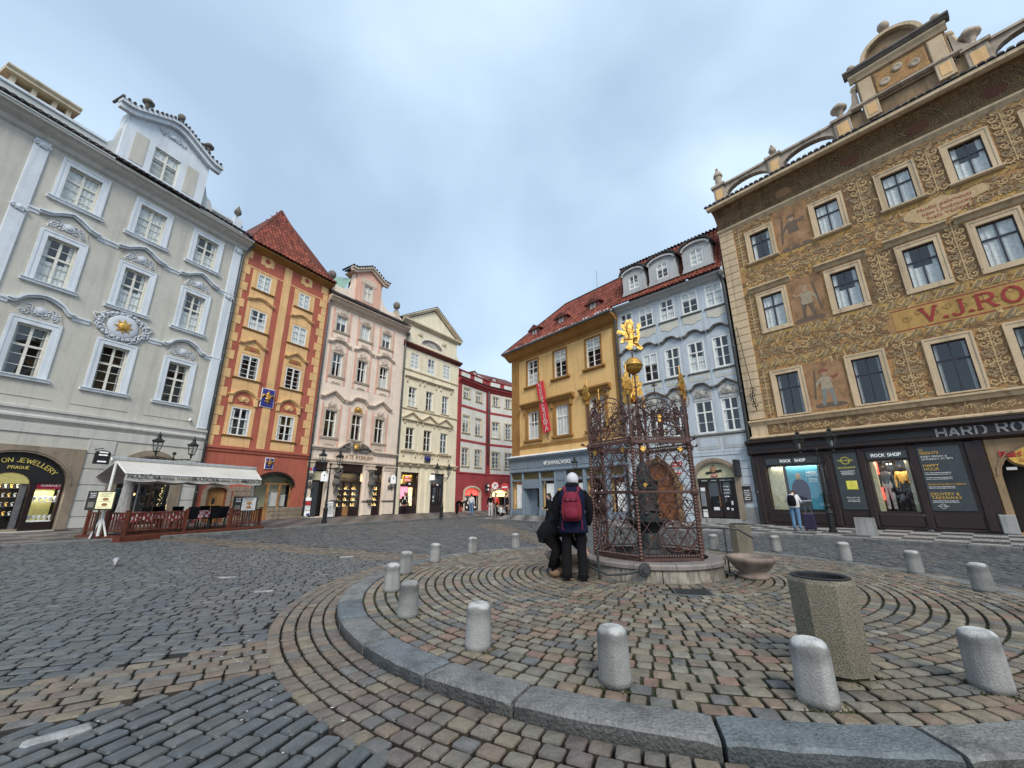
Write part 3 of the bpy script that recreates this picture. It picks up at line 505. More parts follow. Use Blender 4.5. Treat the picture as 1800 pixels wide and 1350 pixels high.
for i in range(len(pts)-1):
    kk=max(1,round(math.dist(pts[i],pts[i+1])/.22))
    for k in range(kk):
        x=pts[i][0]+(pts[i+1][0]-pts[i][0])*k/kk; z=pts[i][1]+(pts[i+1][1]-pts[i][1])*k/kk; c=rr.uniform(.8,2.2); mb.cc=(c,c,c); mb.tube([(x,-.48,z+.22),(x,.5,z+.26)],.07,6)
mb.obj('gable_tiles','darktile',B,(-5.03,0,20.6),kind='stuff')
relief_obj(B,(-5.05,-.03,20.55),1.3,.4,5,'relief')
urn(B,(-6.5,-.25,21.0),.75,kind=3); urn(B,(-5.05,-.25,21.75),.6,kind=2); urn(B,(-3.5,-.25,21.0),.75,kind=3); MB().cbox(-1.15,-.7,.1,.6,17.4,18.55).obj('attic_pier','grey_trim',B); urn(B,(-.92,.35,18.55),.95)
# roof and chimney behind
MB().add([(-12.5,.7,18.1),(-.7,.7,18.1),(-.7,5,21.0),(-12.5,5,21.0)],[(0,1,2,3)]).obj('roof','redroofdark',B)
c=MB(); c.box(-10.5,-8.5,1.0,2.1,17.5,18.75); c.obj('chimney','creamtrim',B)
for x in (-10.4,-9.75,-9.1,-8.62): MB().box(x-.06,x+.1,1.0,2.1,18.75,19.35).obj('chimney_pier','creamtrim',B)
MB().extr([(.8,19.35),(.8,19.45),(.7,19.55),(.7,19.62),(2.4,19.62),(2.4,19.35)],-10.7,-8.3).obj('chimney_cap','creamtrim',B); MB().extr([(.85,18.7),(.85,18.8),(2.2,18.8),(2.2,18.7)],-10.62,-8.38).obj('chimney_band','creamtrim',B)
cm=thing('security_camera','small white security camera fixed on the grey house wall near its corner','security camera',(*FP(Pg,GA,-1.35,.0),5.55),R(90-GA)); MB().sph((0,-.12,0),.08).obj('camera_body','white',cm,smooth=True); MB().box(-.03,.03,-.12,0,.03,.10).obj('bracket','white',cm); MB().sph((.02,-.18,-.01),.04).obj('lens','black',cm)
ws=thing('hanging_sign','black hanging sign with three pale boxes left of the awning on the grey wall','sign',(*FP(Pg,GA,-4.7,0),3.0),R(90-GA))
MB().prism(archp(-.26,.26,0,.45,.6,8),-.62,-.52,back=True).obj('sign_board','black',ws); MB().tube([(-.1,0,.66),(-.1,-.75,.66)],.02).obj('bracket','blackiron',ws)
for z in (.08,.36,.48): MB().box(-.15,.15,-.626,-.6215,z,z+.06).obj('sign_strip','lightbox',ws)
ws.rotation_euler=(0,0,R(90-GA)+.0)
hs=thing('oval_hanging_sign','small round white sign in an iron hoop at the corner of the grey house','sign',(*FP(Pg,GA,-.8,0),2.95),R(90-GA))
MB().tube([(0,-.1,-.3),(0,-.1,.25),(0,-.25,.42),(0,-.55,.42),(0,-.7,.2),(0,-.7,-.3)],.025,5).obj('hoop','blackiron',hs); MB().sph((0,-.4,0),.26,12,8,.12,1,1.1).obj('sign_board','canvas',hs)
pipe('dark drainpipe running down the joint between grey house and orange red house',FP(Pg,GA,-.36,.12),16.2,.35,0,.07,hook=(.25,.25,.7))

# ---------------- orange and red house ----------------
OA=28.6; B=facade('orange_red_house','narrow ochre and red house with toothed quoins and a steep red pointed roof','building',Pg,OA)
rows=[(5.08,1.65,1.1,3),(8.52,1.48,1.07,3),(11.69,1.35,1.05,2),(14.40,1.15,.85,1)]; cc=[1.22,4.06]
holes=[rect(c-w/2,c+w/2,z,z+h) for c in cc for z,h,w,_ in rows]+[archp(-.05+.25,1.25,.3,1.9,2.15,8),archp(2.65,5.18,.3,2.35,3.15,12)]
slab(B,'wall',rect(-.36,6.02,-.1,17.15),0,.35,'redplaster',holes); core(B,0,6.02,-.1,17.2)
for x0,x1,c in ((.45,1.98,0),(3.28,4.85,1)):
    ph=[rect(cc[c]-w/2,cc[c]+w/2,z,z+h) for z,h,w,_ in rows]
    slab(B,'render_panel',rect(cc[c]-.78,cc[c]+.78,4.44,15.68),-.02,.01,'ochre',ph)
    MB().prism([(-.42,0),(-.42,.55),(-.25,.62),(-.2,.78),(.2,.78),(.25,.62),(.42,.55),(.42,0),(.15,0),(.1,-.08),(-.1,-.08),(-.15,0)],-.02,.01,holes=[arc(0,.36,.17,.19,0,345,12)]).obj('render_panel','ochre',B,(cc[c],0,16.25))
MB().box(2.42,2.92,-.025,.01,4.44,17.0).obj('pilaster','ochre',B)
MB().box(0.0,6.02,-.022,.0,15.72,15.80).obj('render_line','ochre',B)
for i in range(22):
    z=4.40+i*.565
    for s,x in ((1,-.36),(-1,5.84)):
        w=(.62 if i%2 else .40)*(.92 if s<0 else 1); MB().cbox(min(x,x+s*w),max(x,x+s*w),-.035,.01,z+.01,z+.555,.008).obj('quoin','ochre',B)
for c in cc:
    for ri,(z,h,w,k) in enumerate(rows):
        zb={0:[(.28,.03),(.60,.07)],1:[(.2,.022),(.4,.022),(.6,.022),(.8,.022)],2:[(.33,.022),(.66,.05)],3:[(.33,.022),(.66,.022)]}[ri]
        o=window(B,c,z,w,h,[(.5,.08)],zb,'whiteframe',.02,.07,kind=k,sill=(w+.62,.10,.12),silm='browntrim')
        surround(o,w,h,.13,.01,'ochre',.02,bottom=False)
    for z,kind in ((13.62,0),(10.68,1),(7.42,2)):
        pts=[smooth([(-.85,.05),(-.6,.1),(-.2,.28),(.2,.25),(.55,.05),(.85,0)],3) if 0 else smooth([(-.85,0),(-.55,.06),(-.2,.22),(.2,.22),(.55,.06),(.85,0)],3),[(-.85,0),(-.6,.0),(-.45,.12),(0,.38),(.45,.12),(.6,0),(.85,0)],smooth([(-.92,0),(-.7,0),(-.45,.22),(0,.38),(.45,.22),(.7,0),(.92,0)],4)][kind]
        o=hood(B,pts,.16,.14,'ochre',.02,name='hood'); o.location=(c,-.02,z)
        if kind==1: MB().prism(arc(0,0,.2,.22,0,180,8)+[],-.03,0).obj('lunette','redplaster',B,(c,-.02,z-.35)); MB().prism([(-.5,-.12),(.5,-.12),(.38,.18),(-.38,.18)],-.012,0).obj('hood_field','browntrim',B,(c,-.02,z-.3))
        if kind==2:
            MB().prism(arc(0,-.5,.62,.78,0,180,10),-.01,0).obj('hood_field','redplaster',B,(c,-.02,z-.02+.0)); relief_obj(B,(c,-.05,z-.42),.6,.5,6,'ochre')
            for s in (-1,1): MB().cbox(c+s*.72-.1,c+s*.72+.1,-.12,-.02,z-.5,z-.02).obj('console','ochre',B)
MB().extr([(-.14,4.38),(-.14,4.28),(-.08,4.22),(-.06,4.1),(0,4.08),(0,4.42)],-.36,6.0).obj('cornice','redplaster',B)
def lily(par,loc,s,bg,bw,bh):
    MB().cbox(-bw/2-.04,bw/2+.04,-.05,0,-.04,bh+.04,.01).obj('emblem_frame','whiteframe',par,loc); MB().cbox(-bw/2,bw/2,-.07,-.045,0,bh,.01).obj('emblem_plate',bg,par,loc)
    mb=MB(); cz=bh*.5
    mb.lathe([(.01,-.42*s),(.07*s,-.2*s),(.03*s,-.02*s),(.14*s,.18*s),(.01,.45*s)],(0,0,cz),8,1,.4)
    for k in (-1,1):
        mb.tube([(k*.03*s,0,cz-.05*s),(k*.14*s,0,cz+.12*s),(k*.27*s,0,cz+.17*s),(k*.34*s,0,cz+.05*s),(k*.29*s,0,cz-.06*s)],[.03*s,.06*s,.065*s,.05*s,.02*s],6); mb.tube([(k*.03*s,0,cz-.1*s),(k*.15*s,0,cz-.25*s),(k*.2*s,0,cz-.18*s)],[.03*s,.035*s,.015*s],5)
    mb.box(-.15*s,.15*s,-.04,.02,cz-.10*s,cz-.02*s); mb.obj('gilded_lily','gold',par,(loc[0],loc[1]-.09,loc[2]),smooth=True)
lily(B,(2.6,-.03,7.05),1.1,'cobalt',.76,1.12); lily(B,(3.35,-.02,3.32),.68,'cobalt',.46,.6)
# eave and hipped roof
MB().extr([(-.5,17.18),(-.5,17.08),(-.2,16.95),(0,16.85),(0,17.2)],-.3,6.0).obj('eave_board','browntrim',B)
tiles_row(B,lambda t:-.4+3.2*t,lambda t:2.8+(1-t)*1.75+1.45*max(0,1-t/.14),-.62,17.2,2.5,22.6,'rooftile',rows=19,step=.26,r_=.09,seed=5)
MB().add([(-.4,-.62,17.2),(2.8,2.5,22.6),(2.8,8,22.6),(-.4,8,17.2),(6.0,-.62,17.2),(6.0,8,17.2),(4.3,-.18,17.95),(4.3,8,17.95)],[(0,1,2,3),(4,5,7,6),(6,7,2,1)]).obj('roof_side','redroofdark',B)
MB().tube([(-.4,-.62,17.25),(2.8,2.5,22.68)],.09,6).obj('hip_tiles','redroofdark',B); MB().tube([(6.0,-.62,17.25),(4.3,-.18,18.02),(2.8,2.5,22.68)],.09,6).obj('hip_tiles','redroofdark',B)
# ground floor: wooden door in stone frame, arched shop
p=portal(.22,1.25,.3,1.9,2.15,.2); p.obj('stone_portal','sandstone',B)
d=put('door',MB().prism(archp(.24,1.23,.3,1.9,2.13,8),.16,.22).mesh('door','oak'),B)
for i in range(5): MB().box(.26+i*.195,.26+i*.195+.18,.145,.16,.35,1.95).obj('plank','oak',d)
MB().box(.62,.75,.13,.15,1.25,1.55).obj('door_grille','blackiron',d)
rs=random.Random(4)
for i in range(7):
    z=.3+i*.27
    for k in range(3): MB().cbox(1.5+k*.38+(i%2)*.1,1.5+k*.38+(i%2)*.1+.36,-.03,.02,z+.01,z+.26,.015).obj('stone','sandstone',B)
for i in range(3):
    for k in range(6):
        x0=3.75+k*.38+(i%2)*.12; x1=min(x0+.36,5.98)
        if x1-x0>.1: MB().cbox(x0,x1,-.05,.02,.28+i*.24,.28+i*.24+.225,.015).obj('stone','sandstone',B)
a=arc(3.915,2.35,1.27,.8,0,180,14); MB().ribbon(a,-.12,.3,.14).obj('arch_moulding','darkwood',B)
g=MB(); rg=random.Random(5)
for i in range(160):
    t_=rg.random(); a_=R(180*t_); x=3.915+1.18*math.cos(a_)+rg.uniform(-.08,.08); z=2.35+.70*math.sin(a_)-rg.random()*.22
    g.tube([(x,.05,z),(x+rg.uniform(-.1,.1),.0,z-rg.uniform(.05,.16))],[.02,.008],3)
g.obj('garland','foliage',B,kind='stuff')
for x0,x1 in ((2.7,2.8),(3.6,3.72),(4.35,4.45),(5.08,5.18)): MB().cbox(x0,x1,.14,.24,.3,2.45).obj('shop_post','oak',B)
MB().box(2.7,3.7,.15,.22,.3,.85).obj('door_panel','oak',B); MB().box(3.72,5.1,.0,.3,.3,1.0).obj('stone_plinth','sandstone',B); MB().box(2.7,5.15,.16,.22,2.38,2.46).obj('transom','oak',B)
MB().box(2.7,5.15,.7,.75,.3,3.1).obj('shop_back_wall','creampaint',B)
for x,z,w,h in ((3.95,1.05,.5,.85),(4.6,1.05,.35,.7)): MB().cbox(x,x+w,.35,.6,z,z+h).obj('white_display','white',B)
MB().add([(2.75,.2,.8),(5.1,.2,.8),(5.1,.2,3.1),(2.75,.2,3.1)],[(0,1,2,3)]).obj('shop_glass','glass',B)
MB().cbox(.0+.02,.18,-.08,0,1.5,1.75).obj('entry_panel','whiteframe',B)

# ---------------- pink house ----------------
Pp=(-13.82,27.76); PA=33.8; B=facade('pink_house','pale pink house with a sculpted portal, golden crown and stone vases on its attic','building',Pp,PA)
cc=[1.26,3.44,5.56]; rows=[(5.75,1.95,.90,3),(10.28,1.82,.88,0),(13.82,1.30,.90,1)]
doors=[rect(.45,1.5,.35,4.0),rect(2.42,4.46,.28,3.98),rect(5.42,6.30,.25,3.98)]
slab(B,'wall',rect(0,7.5,-.1,16.3),0,.35,'pinkwall',[rect(c-w/2,c+w/2,z,z+h) for c in cc for z,h,w,_ in rows]+doors); core(B,0,7.5,-.1,16.3)
for c in cc:
    for z,h,w,k in rows:
        o=window(B,c,z,w,h,[(.5,.07)],[(.62,.07)] if h>1.5 else [],'whiteframe',.16,.06,kind=k,sill=(w+.55,.13,.14),silm='pinktrim'); surround(o,w,h,.16,.03,'pinktrim',.16,bottom=False)
        for s in (-1,1): MB().cbox(c+s*(w/2+.27)-.08,c+s*(w/2+.27)+.08,-.022,0,z-.62,z+h+.5,.004).obj('pink_strip','pinkaccent',B)
        MB().prism([(-w/2-.15,0),(w/2+.15,0),(w/2+.15,-.38),(w/2-.05,-.48),(.15,-.40),(0,-.5),(-.15,-.40),(-w/2+.05,-.48),(-w/2-.15,-.38)],-.02,0).obj('apron','pinktrim' if z<8 else 'pinkwall',B,(c,0,z-.16)); relief_obj(B,(c,-.03,z-.6),.8,.22,9,'pinktrim',dens=.7)
    relief_obj(B,(c,-.03,15.2),.5,.34,7,'pinktrim'); relief_obj(B,(c,-.03,12.2),.62,.5,8,'pinktrim'); relief_obj(B,(c,-.03,7.8),.7,.6,9,'gold' if c==3.44 else 'pinktrim')
    o=hood(B,smooth([(-.98,0),(-.7,.02),(-.3,.25),(.3,.25),(.7,.02),(.98,0)],3),.2,.18,'pinktrim',0); o.location=(c,0,12.82)
    pts=[(-1.02,0),(-.8,.0),(0,.52),(.8,0),(1.02,0)] if c!=3.44 else smooth([(-1.02,0),(-.75,.0),(-.4,.35),(.4,.35),(.75,0),(1.02,0)],3)
    o=hood(B,pts,.24,.2,'pinktrim',0); o.location=(c,0,8.58)
MB().extr([(-.6,16.32),(-.6,16.22),(-.45,16.18),(-.35,16.0),(-.12,15.9),(-.05,15.75),(.01,15.7),(.01,16.4),(-.5,16.4)],-.1,7.62).obj('eave_cornice','pinktrim',B)
tiles_row(B,-.15,7.68,-.68,16.34,0.1,16.95,'darktile',name='eave_tiles',step=.24,rows=2,seed=8)
p=[(-.02,4.98),(1.75,4.98)]; pts=[(0,4.95),(1.4,4.95)]+smooth([(1.7,4.95),(2.1,5.02),(2.6,5.38),(3.0,5.55)],4)
pr=[(3.9,5.55)]+smooth([(3.9,5.55),(4.4,5.38),(4.95,5.02),(5.35,4.93)],4)+[(7.5,4.93)]
mb=MB(); mb.ribbon(pts,-.22,0,.10); mb.ribbon([(x,z-.12) for x,z in pts],-.12,0,.12); mb.ribbon(pr,-.22,0,.10); mb.ribbon([(x,z-.12) for x,z in pr],-.12,0,.12); mb.obj('cornice','pinktrim',B)
mb=MB()
for s in (-1,1):
    mb.tube(spiral(s*.62,.0,.17,1.3,0,s,y=0),.04,5); mb.tube([(s*.4,0,-.25),(s*1.0,0,-.12),(s*1.5,0,-.4)],[.1,.08,.03],6); mb.prism([(s*.35,-.5),(s*.6,-.1),(s*1.45,-.5)],-.02,0)
mb.obj('portal_relief','statue',B,(3.45,-.1,5.35),smooth=True)
c=put('golden_crown',MB().lathe([(.30,-.03),(.36,0),(.30,.03),(.2,.05)],(0,0,0),18).mesh('golden_crown','statue'),B,(3.45,-.2,5.22)); c.rotation_euler=(R(90),0,0)
mb=MB(); mb.lathe([(.17,-.16),(.2,-.1),(.17,-.05),(.24,.12)],(0,0,0),10,1,.5)
for i in range(5): a=-.22+.11*i; mb.tube([(a*.9,-.02,.08),(a*.7,-.05,.2),(0,-.05,.26)],.025,5)
mb.sph((0,-.05,.28),.04); mb.obj('gilded_crown','gold',B,(3.45,-.26,5.2),smooth=True)
serif('U ZLAT\u00c9 KORUNY',.28,B,(3.52,-.05,4.35),'gold',th=.6,serifs=.8,gap=1.6)
MB().extr([(-.12,4.22),(-.12,4.12),(-.06,4.08),(0,4.02),(0,4.24)],0,7.5).obj('frieze_moulding','pinktrim',B)
for x0,x1 in ((0,.40),(1.55,2.36),(4.52,5.36),(6.36,7.5)):
    MB().cbox(x0,x1,-.10,0,.3,3.6,.03).obj('pier','pinkwall',B); MB().extr([(-.2,4.0),(-.2,3.9),(-.14,3.85),(-.12,3.6),(0,3.6),(0,4.0)],x0-.03,x1+.03).obj('capital','pinktrim',B); MB().cbox(x0-.02,x1+.02,-.14,0,1.22,1.36,.02).obj('pier_band','statue',B)
for x in (.2,7.0): relief_obj(B,(x,-.12,2.1),.4,.55,21,'statue',dens=.8); relief_obj(B,(x,-.12,2.7),.4,.6,22,'statue',dens=.8)
for x0,x1,z1 in ((.45,1.5,4.0),(2.42,4.46,3.98),(5.42,6.3,3.98)): MB().cbox(x0,x1,.12,.3,3.42,z1,.03).obj('door_head','darkwood',B)
MB().box(.47,1.48,.5,.55,.35,3.4).obj('side_door_back','black',B); MB().cbox(.5,1.48,.2,.25,2.62,2.72).obj('transom','darkwood',B); MB().box(.5,1.46,.3,.34,2.75,3.35).obj('fanlight_panel','creampaint',B); MB().cbox(.5,.92,-.02,.25,.35,2.6).obj('open_door_leaf','boardgrey',B)
lampbox(B,(3.4,.5,3.35),1.6,22,(1,.75,.4)); lampbox(B,(5.86,.5,3.3),.6,12,(1,.75,.4)); MB().box(2.44,4.44,.85,.9,.3,3.4).obj('shop_back_wall','shopgold',B); MB().box(5.44,6.28,.85,.9,.3,3.4).obj('shop_back_wall','shopgold',B)
for x in (2.45,2.92,3.55,4.3): MB().cbox(x,x+.12,.14,.26,.28,2.65).obj('shop_post','darkwood',B)
for x in (5.42,6.2): MB().cbox(x,x+.10,.14,.26,.28,3.42).obj('shop_post','darkwood',B)
MB().cbox(2.45,4.42,.10,.26,2.6,2.75).obj('transom','darkwood',B); MB().cbox(5.44,6.28,.10,.26,2.6,2.75).obj('transom','darkwood',B)
for x0,x1 in ((2.57,2.92),(3.67,4.3),(5.52,6.2)): MB().cbox(x0,x1,.15,.25,.28,.88).obj('stall_riser','darkwood',B)
MB().cbox(3.06,3.52,.15,.22,.32,.9).obj('door_kick_panel','oak',B)
for x0,x1 in ((2.57,2.92),(3.04,3.55),(3.67,4.3),(5.52,6.2)):
    for z in (.95,1.35,1.75,2.15):
        MB().box(x0,x1,.4,.75,z,z+.02).obj('shop_shelf','lightbox',B); n=int((x1-x0)/.09)
        for i in range(n):
            g=MB(); h=.1+.16*((i*7+int(z*10))%5)/5; g.lathe([(.035,0),(.03,h*.3),(.015,h*.5),(.03,h*.8),(.02,h)],(0,0,0),6); g.obj('gold_ware','warmlight' if (i+int(z*3))%4==0 else 'goldgoods',B,(x0+.05+i*.09,.45,z+.02))
MB().add([(2.5,.2,.9),(4.4,.2,.9),(4.4,.2,3.4),(2.5,.2,3.4)],[(0,1,2,3)]).obj('shop_glass','glass',B); MB().add([(5.5,.2,.9),(6.2,.2,.9),(6.2,.2,3.4),(5.5,.2,3.4)],[(0,1,2,3)]).obj('shop_glass','glass',B)
# attic gable
slab(B,'attic_wall',[(.1,16.5),(7.4,16.5),(7.3,17.1),(6.9,17.3),(5.6,17.35),(5.0,17.7),(4.75,18.4),(4.7,19.3),(1.95,19.3),(1.9,18.4),(1.75,17.9),(1.2,17.55),(.1,17.55)],.15,.5,'pinkwall')
slab(B,'gable_front',[(2.15,17.0),(4.5,17.0),(4.5,19.3),(4.9,19.45),(3.3,20.3),(1.7,19.45),(2.15,19.3)],.0,1.2,'pinkaccent',[rect(2.86,3.7,17.3,18.68)])
MB().cbox(2.55,4.05,-.03,0,18.72,19.25).obj('gable_relief','pinktrim',B); o=window(B,3.28,17.3,.84,1.38,[(.5,.07)],[(.6,.05)],'whiteframe',.1,.06,kind=0); surround(o,.84,1.38,.14,.03,'pinktrim',.1)
o=hood(B,[(-1.85,0),(-1.4,.0),(0,.78),(1.4,0),(1.85,0)],.36,.36,'pinktrim',0,name='gable_pediment'); o.location=(3.3,0,19.5); mb=MB()
for i in range(16):
    x=-1.8+3.6*i/15; z=.2+max(0,.78*(1-abs(x)/1.4)); mb.tube([(x,-.42,z),(x,1.2,z+.05)],.08,5)
mb.obj('gable_tiles','darktile',B,(3.3,0,19.5),kind='stuff')
MB().add([(1.95,.5,18.9),(1.3,.5,17.6),(1.3,3,18.8),(1.95,3,20)],[(0,1,2,3)]).obj('copper_roof','copper',B); MB().add([(.3,.6,17.4),(7.3,.6,17.4),(7.3,5,20.2),(.3,5,20.2)],[(0,1,2,3)]).obj('roof','redroofdark',B)
for x in (.12,6.55): MB().cbox(x-.2,x+.2,.05,.5,16.6,17.7).obj('attic_pier','pinktrim',B); urn(B,(x,.3,17.7),1.05,kind=2)
# atlas figures are added with the people (same body builder)
PINK=B
pipe('dark drainpipe between the orange red house and the pink house',FP(Pp,PA,-.0,.14),15.7,.4,0,.07,hook=(.15,.2,.5))
pipe('dark drainpipe between the pink house and the cream house',FP(Pp,PA,7.5,.14),15.2,.3,0,.08,hook=(.15,.2,.5))

# ---------------- cream house ----------------
Pc=(-9.64,34.01); CA=33.9; B=facade('cream_house','cream house with a triangular pediment, fan lunette and two glowing shop windows','building',Pc,CA)
cc=[1.33,3.43,5.57]; rows=[(5.57,1.90,.98,3),(9.33,1.80,.95,0),(12.85,1.50,1.0,1)]
slab(B,'wall',rect(0,7.35,-.1,15.0),0,.35,'creamwall',[rect(c-w/2,c+w/2,z,z+h) for c in cc for z,h,w,_ in rows]+[rect(.62,2.65,.25,3.65),rect(4.1,5.85,.25,3.68)]); core(B,0,7.35,-.1,15)
for ci,c in enumerate(cc):
    for z,h,w,k in rows:
        o=window(B,c,z,w,h,[(.5,.08)],[(.33,.03),(.66,.06)] if z<12 else [(.25,.03),(.5,.03),(.75,.03)],'whiteframe',.14 if z<12 else .06,.07,kind=k,sill=None if z>12 else (w+.3,.08,.08),silm='creamtrim')
    o=hood(B,[(-1.05,0),(1.05,0)],.22,.16,'creamtrim',0); o.location=(c,0,12.0)
    for s in (-1,1): MB().cbox(c+s*.75-.08,c+s*.75+.08,-.12,0,11.5,11.88,.03).obj('console','creamtrim',B); MB().cbox(c+s*.72-.08,c+s*.72+.08,-.12,0,7.8,8.1,.03).obj('console','creamtrim',B); MB().cbox(c+s*.68-.07,c+s*.68+.07,-.12,0,4.95,5.32,.03).obj('console','creamtrim',B)
    mb=MB().prism([(-.95,.06),(.95,.06),(0,.58)],-.05,0); mb.obj('pediment_field','creamwall',B,(c,0,8.12)); o=hood(B,[(-1.08,.06),(0,.66),(1.08,.06)],.24,.14,'creamtrim',0); o.location=(c,0,8.14); o=hood(B,[(-1.08,0),(1.08,0)],.2,.1,'creamtrim',0,name='pediment_base'); o.location=(c,0,8.1)
    MB().extr([(-.2,5.45),(-.2,5.38),(-.08,5.30),(0,5.28),(0,5.46)],c-.98,c+.98).obj('balcony_ledge','creamtrim',B)
for z in (12.7,9.15): MB().extr([(-.10,z),(-.10,z-.07),(-.04,z-.14),(0,z-.16),(0,z+.02)],0,7.35).obj('string_course','creamtrim',B)
MB().extr([(-.28,4.46),(-.28,4.38),(-.12,4.28),(-.06,4.1),(0,4.05),(0,4.5)],0,7.4).obj('cornice','creamtrim',B)
for i in range(8): MB().box(.3+i*.95,.55+i*.95,-.24,-.1,4.2,4.32).obj('modillion','creamtrim',B)
MB().extr([(-.38,15.08),(-.38,14.98),(-.15,14.85),(0,14.7),(0,15.3),(-.02,15.2)],-.12,7.55).obj('attic_eave','redroofdark',B)
lun=[(1.95,15.55)]+[(5.0,15.55)]+arc(3.475,15.55,1.525,.78,0,180,12)
slab(B,'attic_wall',[(-.1,15.1),(7.35,15.1),(7.3,15.6),(7.0,15.8),(7.0,17.5),(.1,17.5),(.1,16.2),(-.1,15.8)],.05,.4,'creamwall',[lun])
mb=MB(); 
for i in range(9): a=R(12+i*19.5); mb.tube([(3.475+.3*math.cos(a),.12,15.58+.15*math.sin(a)),(3.475+1.5*math.cos(a),.12,15.56+.76*math.sin(a))],.02,4)
mb.ribbon(arc(3.475,15.55,.8,.42,0,180,8),.10,.14,.03); mb.ribbon(arc(3.475,15.55,1.5,.76,0,180,10),-.0,.12,.06); mb.obj('fan_lunette','whiteframe',B); MB().box(1.9,5.05,.3,.35,15.5,16.4).obj('lunette_glass','greycurtain',B)
for x in (1.85,5.1): relief_obj(B,(x,.02,16.15),.6,.5,12,'creamtrim',dens=.6)
slab(B,'pediment',[(-.1,17.3),(7.1,17.3),(3.5,19.45)],-.0,.5,'creamwall'); o=hood(B,[(-3.95,0),(0,2.32),(3.95,0)],.32,.3,'creamtrim',0,name='pediment_cornice'); o.location=(3.5,0,17.38); MB().extr([(-.3,17.38),(-.3,17.25),(-.12,17.1),(0,17.0),(0,17.42)],-.4,7.4).obj('pediment_base','creamtrim',B)
MB().add([(-.5,-.36,17.5),(3.5,-.36,19.9),(3.5,6,19.9),(-.5,6,17.5),(7.5,-.36,17.5),(7.5,6,17.5)],[(0,1,2,3),(1,4,5,2)]).obj('roof','redroofdark',B)
for x0,x1 in ((0,.5),(2.75,3.15),(3.45,3.98),(5.98,7.35)): MB().cbox(x0,x1,-.08,0,.1,3.95,.03).obj('pier','creamwall',B)
for x0,x1,lit in ((.62,2.65,1),(4.1,5.85,0)):
    MB().cbox(x0,x0+.12,.1,.25,.25,3.65).obj('shop_post','darkwood',B); MB().cbox(x1-.12,x1,.1,.25,.25,3.65).obj('shop_post','darkwood',B); MB().cbox(x0+.12,x1-.12,.12,.24,3.5,3.65).obj('shop_head','darkwood',B); MB().cbox(x0+.12,x1-.12,.06,.26,2.45,2.62).obj('transom','darkwood',B)
    MB().prism([(p[0],p[1]) for p in [((x0+x1)/2-.55,0)]+smooth([((x0+x1)/2-.55,0),((x0+x1)/2-.3,.2),((x0+x1)/2,.3),((x0+x1)/2+.3,.2),((x0+x1)/2+.55,0)],3)],.04,.2).obj('shop_crest','darkwood',B,(0,0,2.6)); MB().sph(((x0+x1)/2,.02,2.68),.09,8,6,1.6,.3).obj('crest_emblem','white',B)
    MB().cbox(x0+.12,x1-.12,.1,.24,.25,.85).obj('stall_riser','darkwood',B); MB().box(x0,x1,.9,.95,.25,3.6).obj('shop_back_wall','shopgold' if lit else 'darkwood',B); MB().add([(x0+.1,.2,.8),(x1-.1,.2,.8),(x1-.1,.2,3.6),(x0+.1,.2,3.6)],[(0,1,2,3)]).obj('shop_glass','glass',B)
MB().cbox(1.2,2.2,.4,.45,2.7,3.5).obj('orange_blind','signamber',B); scribble(B,1.7,3.2,.5,.2,.39,'pinkneon'); scribble(B,1.7,2.93,.6,.2,.39,'pinkneon')
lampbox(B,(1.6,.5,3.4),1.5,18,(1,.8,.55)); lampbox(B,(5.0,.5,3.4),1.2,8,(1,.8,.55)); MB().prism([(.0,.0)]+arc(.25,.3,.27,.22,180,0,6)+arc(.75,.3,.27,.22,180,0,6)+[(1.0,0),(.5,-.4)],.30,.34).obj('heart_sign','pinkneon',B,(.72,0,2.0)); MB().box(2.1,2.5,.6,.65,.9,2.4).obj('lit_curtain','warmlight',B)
for i in range(9): MB().sph((.85+.09*(i%3)+.03*(i//3),.35,2.75+.13*(i//3)),.05).obj('chandelier_bulb','warmlight',B)
for i in range(12): 
    g=MB(); g.lathe([(.05,0),(.09,.05),(.05,.15),(.07,.22),(.01,.3)],(0,0,0),7); g.obj('shop_ware',['white','purplecase','pinkneon','lightbox'][i%4],B,(.8+.14*i,.4+.1*(i%2),.87+.3*(i%3)))
for x in (4.45,5.05,5.35): MB().cbox(x,x+.09,.12,.24,.25,2.45).obj('door_stile','darkwood',B)
for i in range(5): MB().sph((5.55,.3,1.1+.28*i),.05).obj('lit_bulb','warmlight',B)
MB().box(4.6,4.75,.19,.197,1.5,1.7).obj('door_notice','white',B); MB().box(4.62,4.75,.19,.197,1.2,1.35).obj('door_notice','white',B)
MB().cbox(3.15,3.85,-.06,0,4.55,5.22,.02).obj('lion_panel','statue',B); mb=MB(); mb.sph((0,0,0),.2,8,6,1.3,.4,.7); mb.sph((-.28,0,.06),.12,8,6,1,.5,1); mb.tube([(.2,0,0),(.33,0,.15),(.3,0,-.2)],.03); [mb.tube([(x,0,-.05),(x+.02,0,-.25)],.04) for x in (-.2,-.08,.1,.2)]; mb.obj('blue_lion_relief','cobalt',B,(3.5,-.09,4.95),smooth=True)
lb=thing('light_box_sign','small square white light box sign on a bracket beside the cream house door','sign',(*FP(Pc,CA,3.72,.0),3.05),R(90-CA)); MB().cbox(-.06,.06,-.8,-.25,0,.45).obj('box','lightbox',lb); MB().tube([(0,0,.4),(0,-.25,.4)],.02).obj('bracket','blackiron',lb)

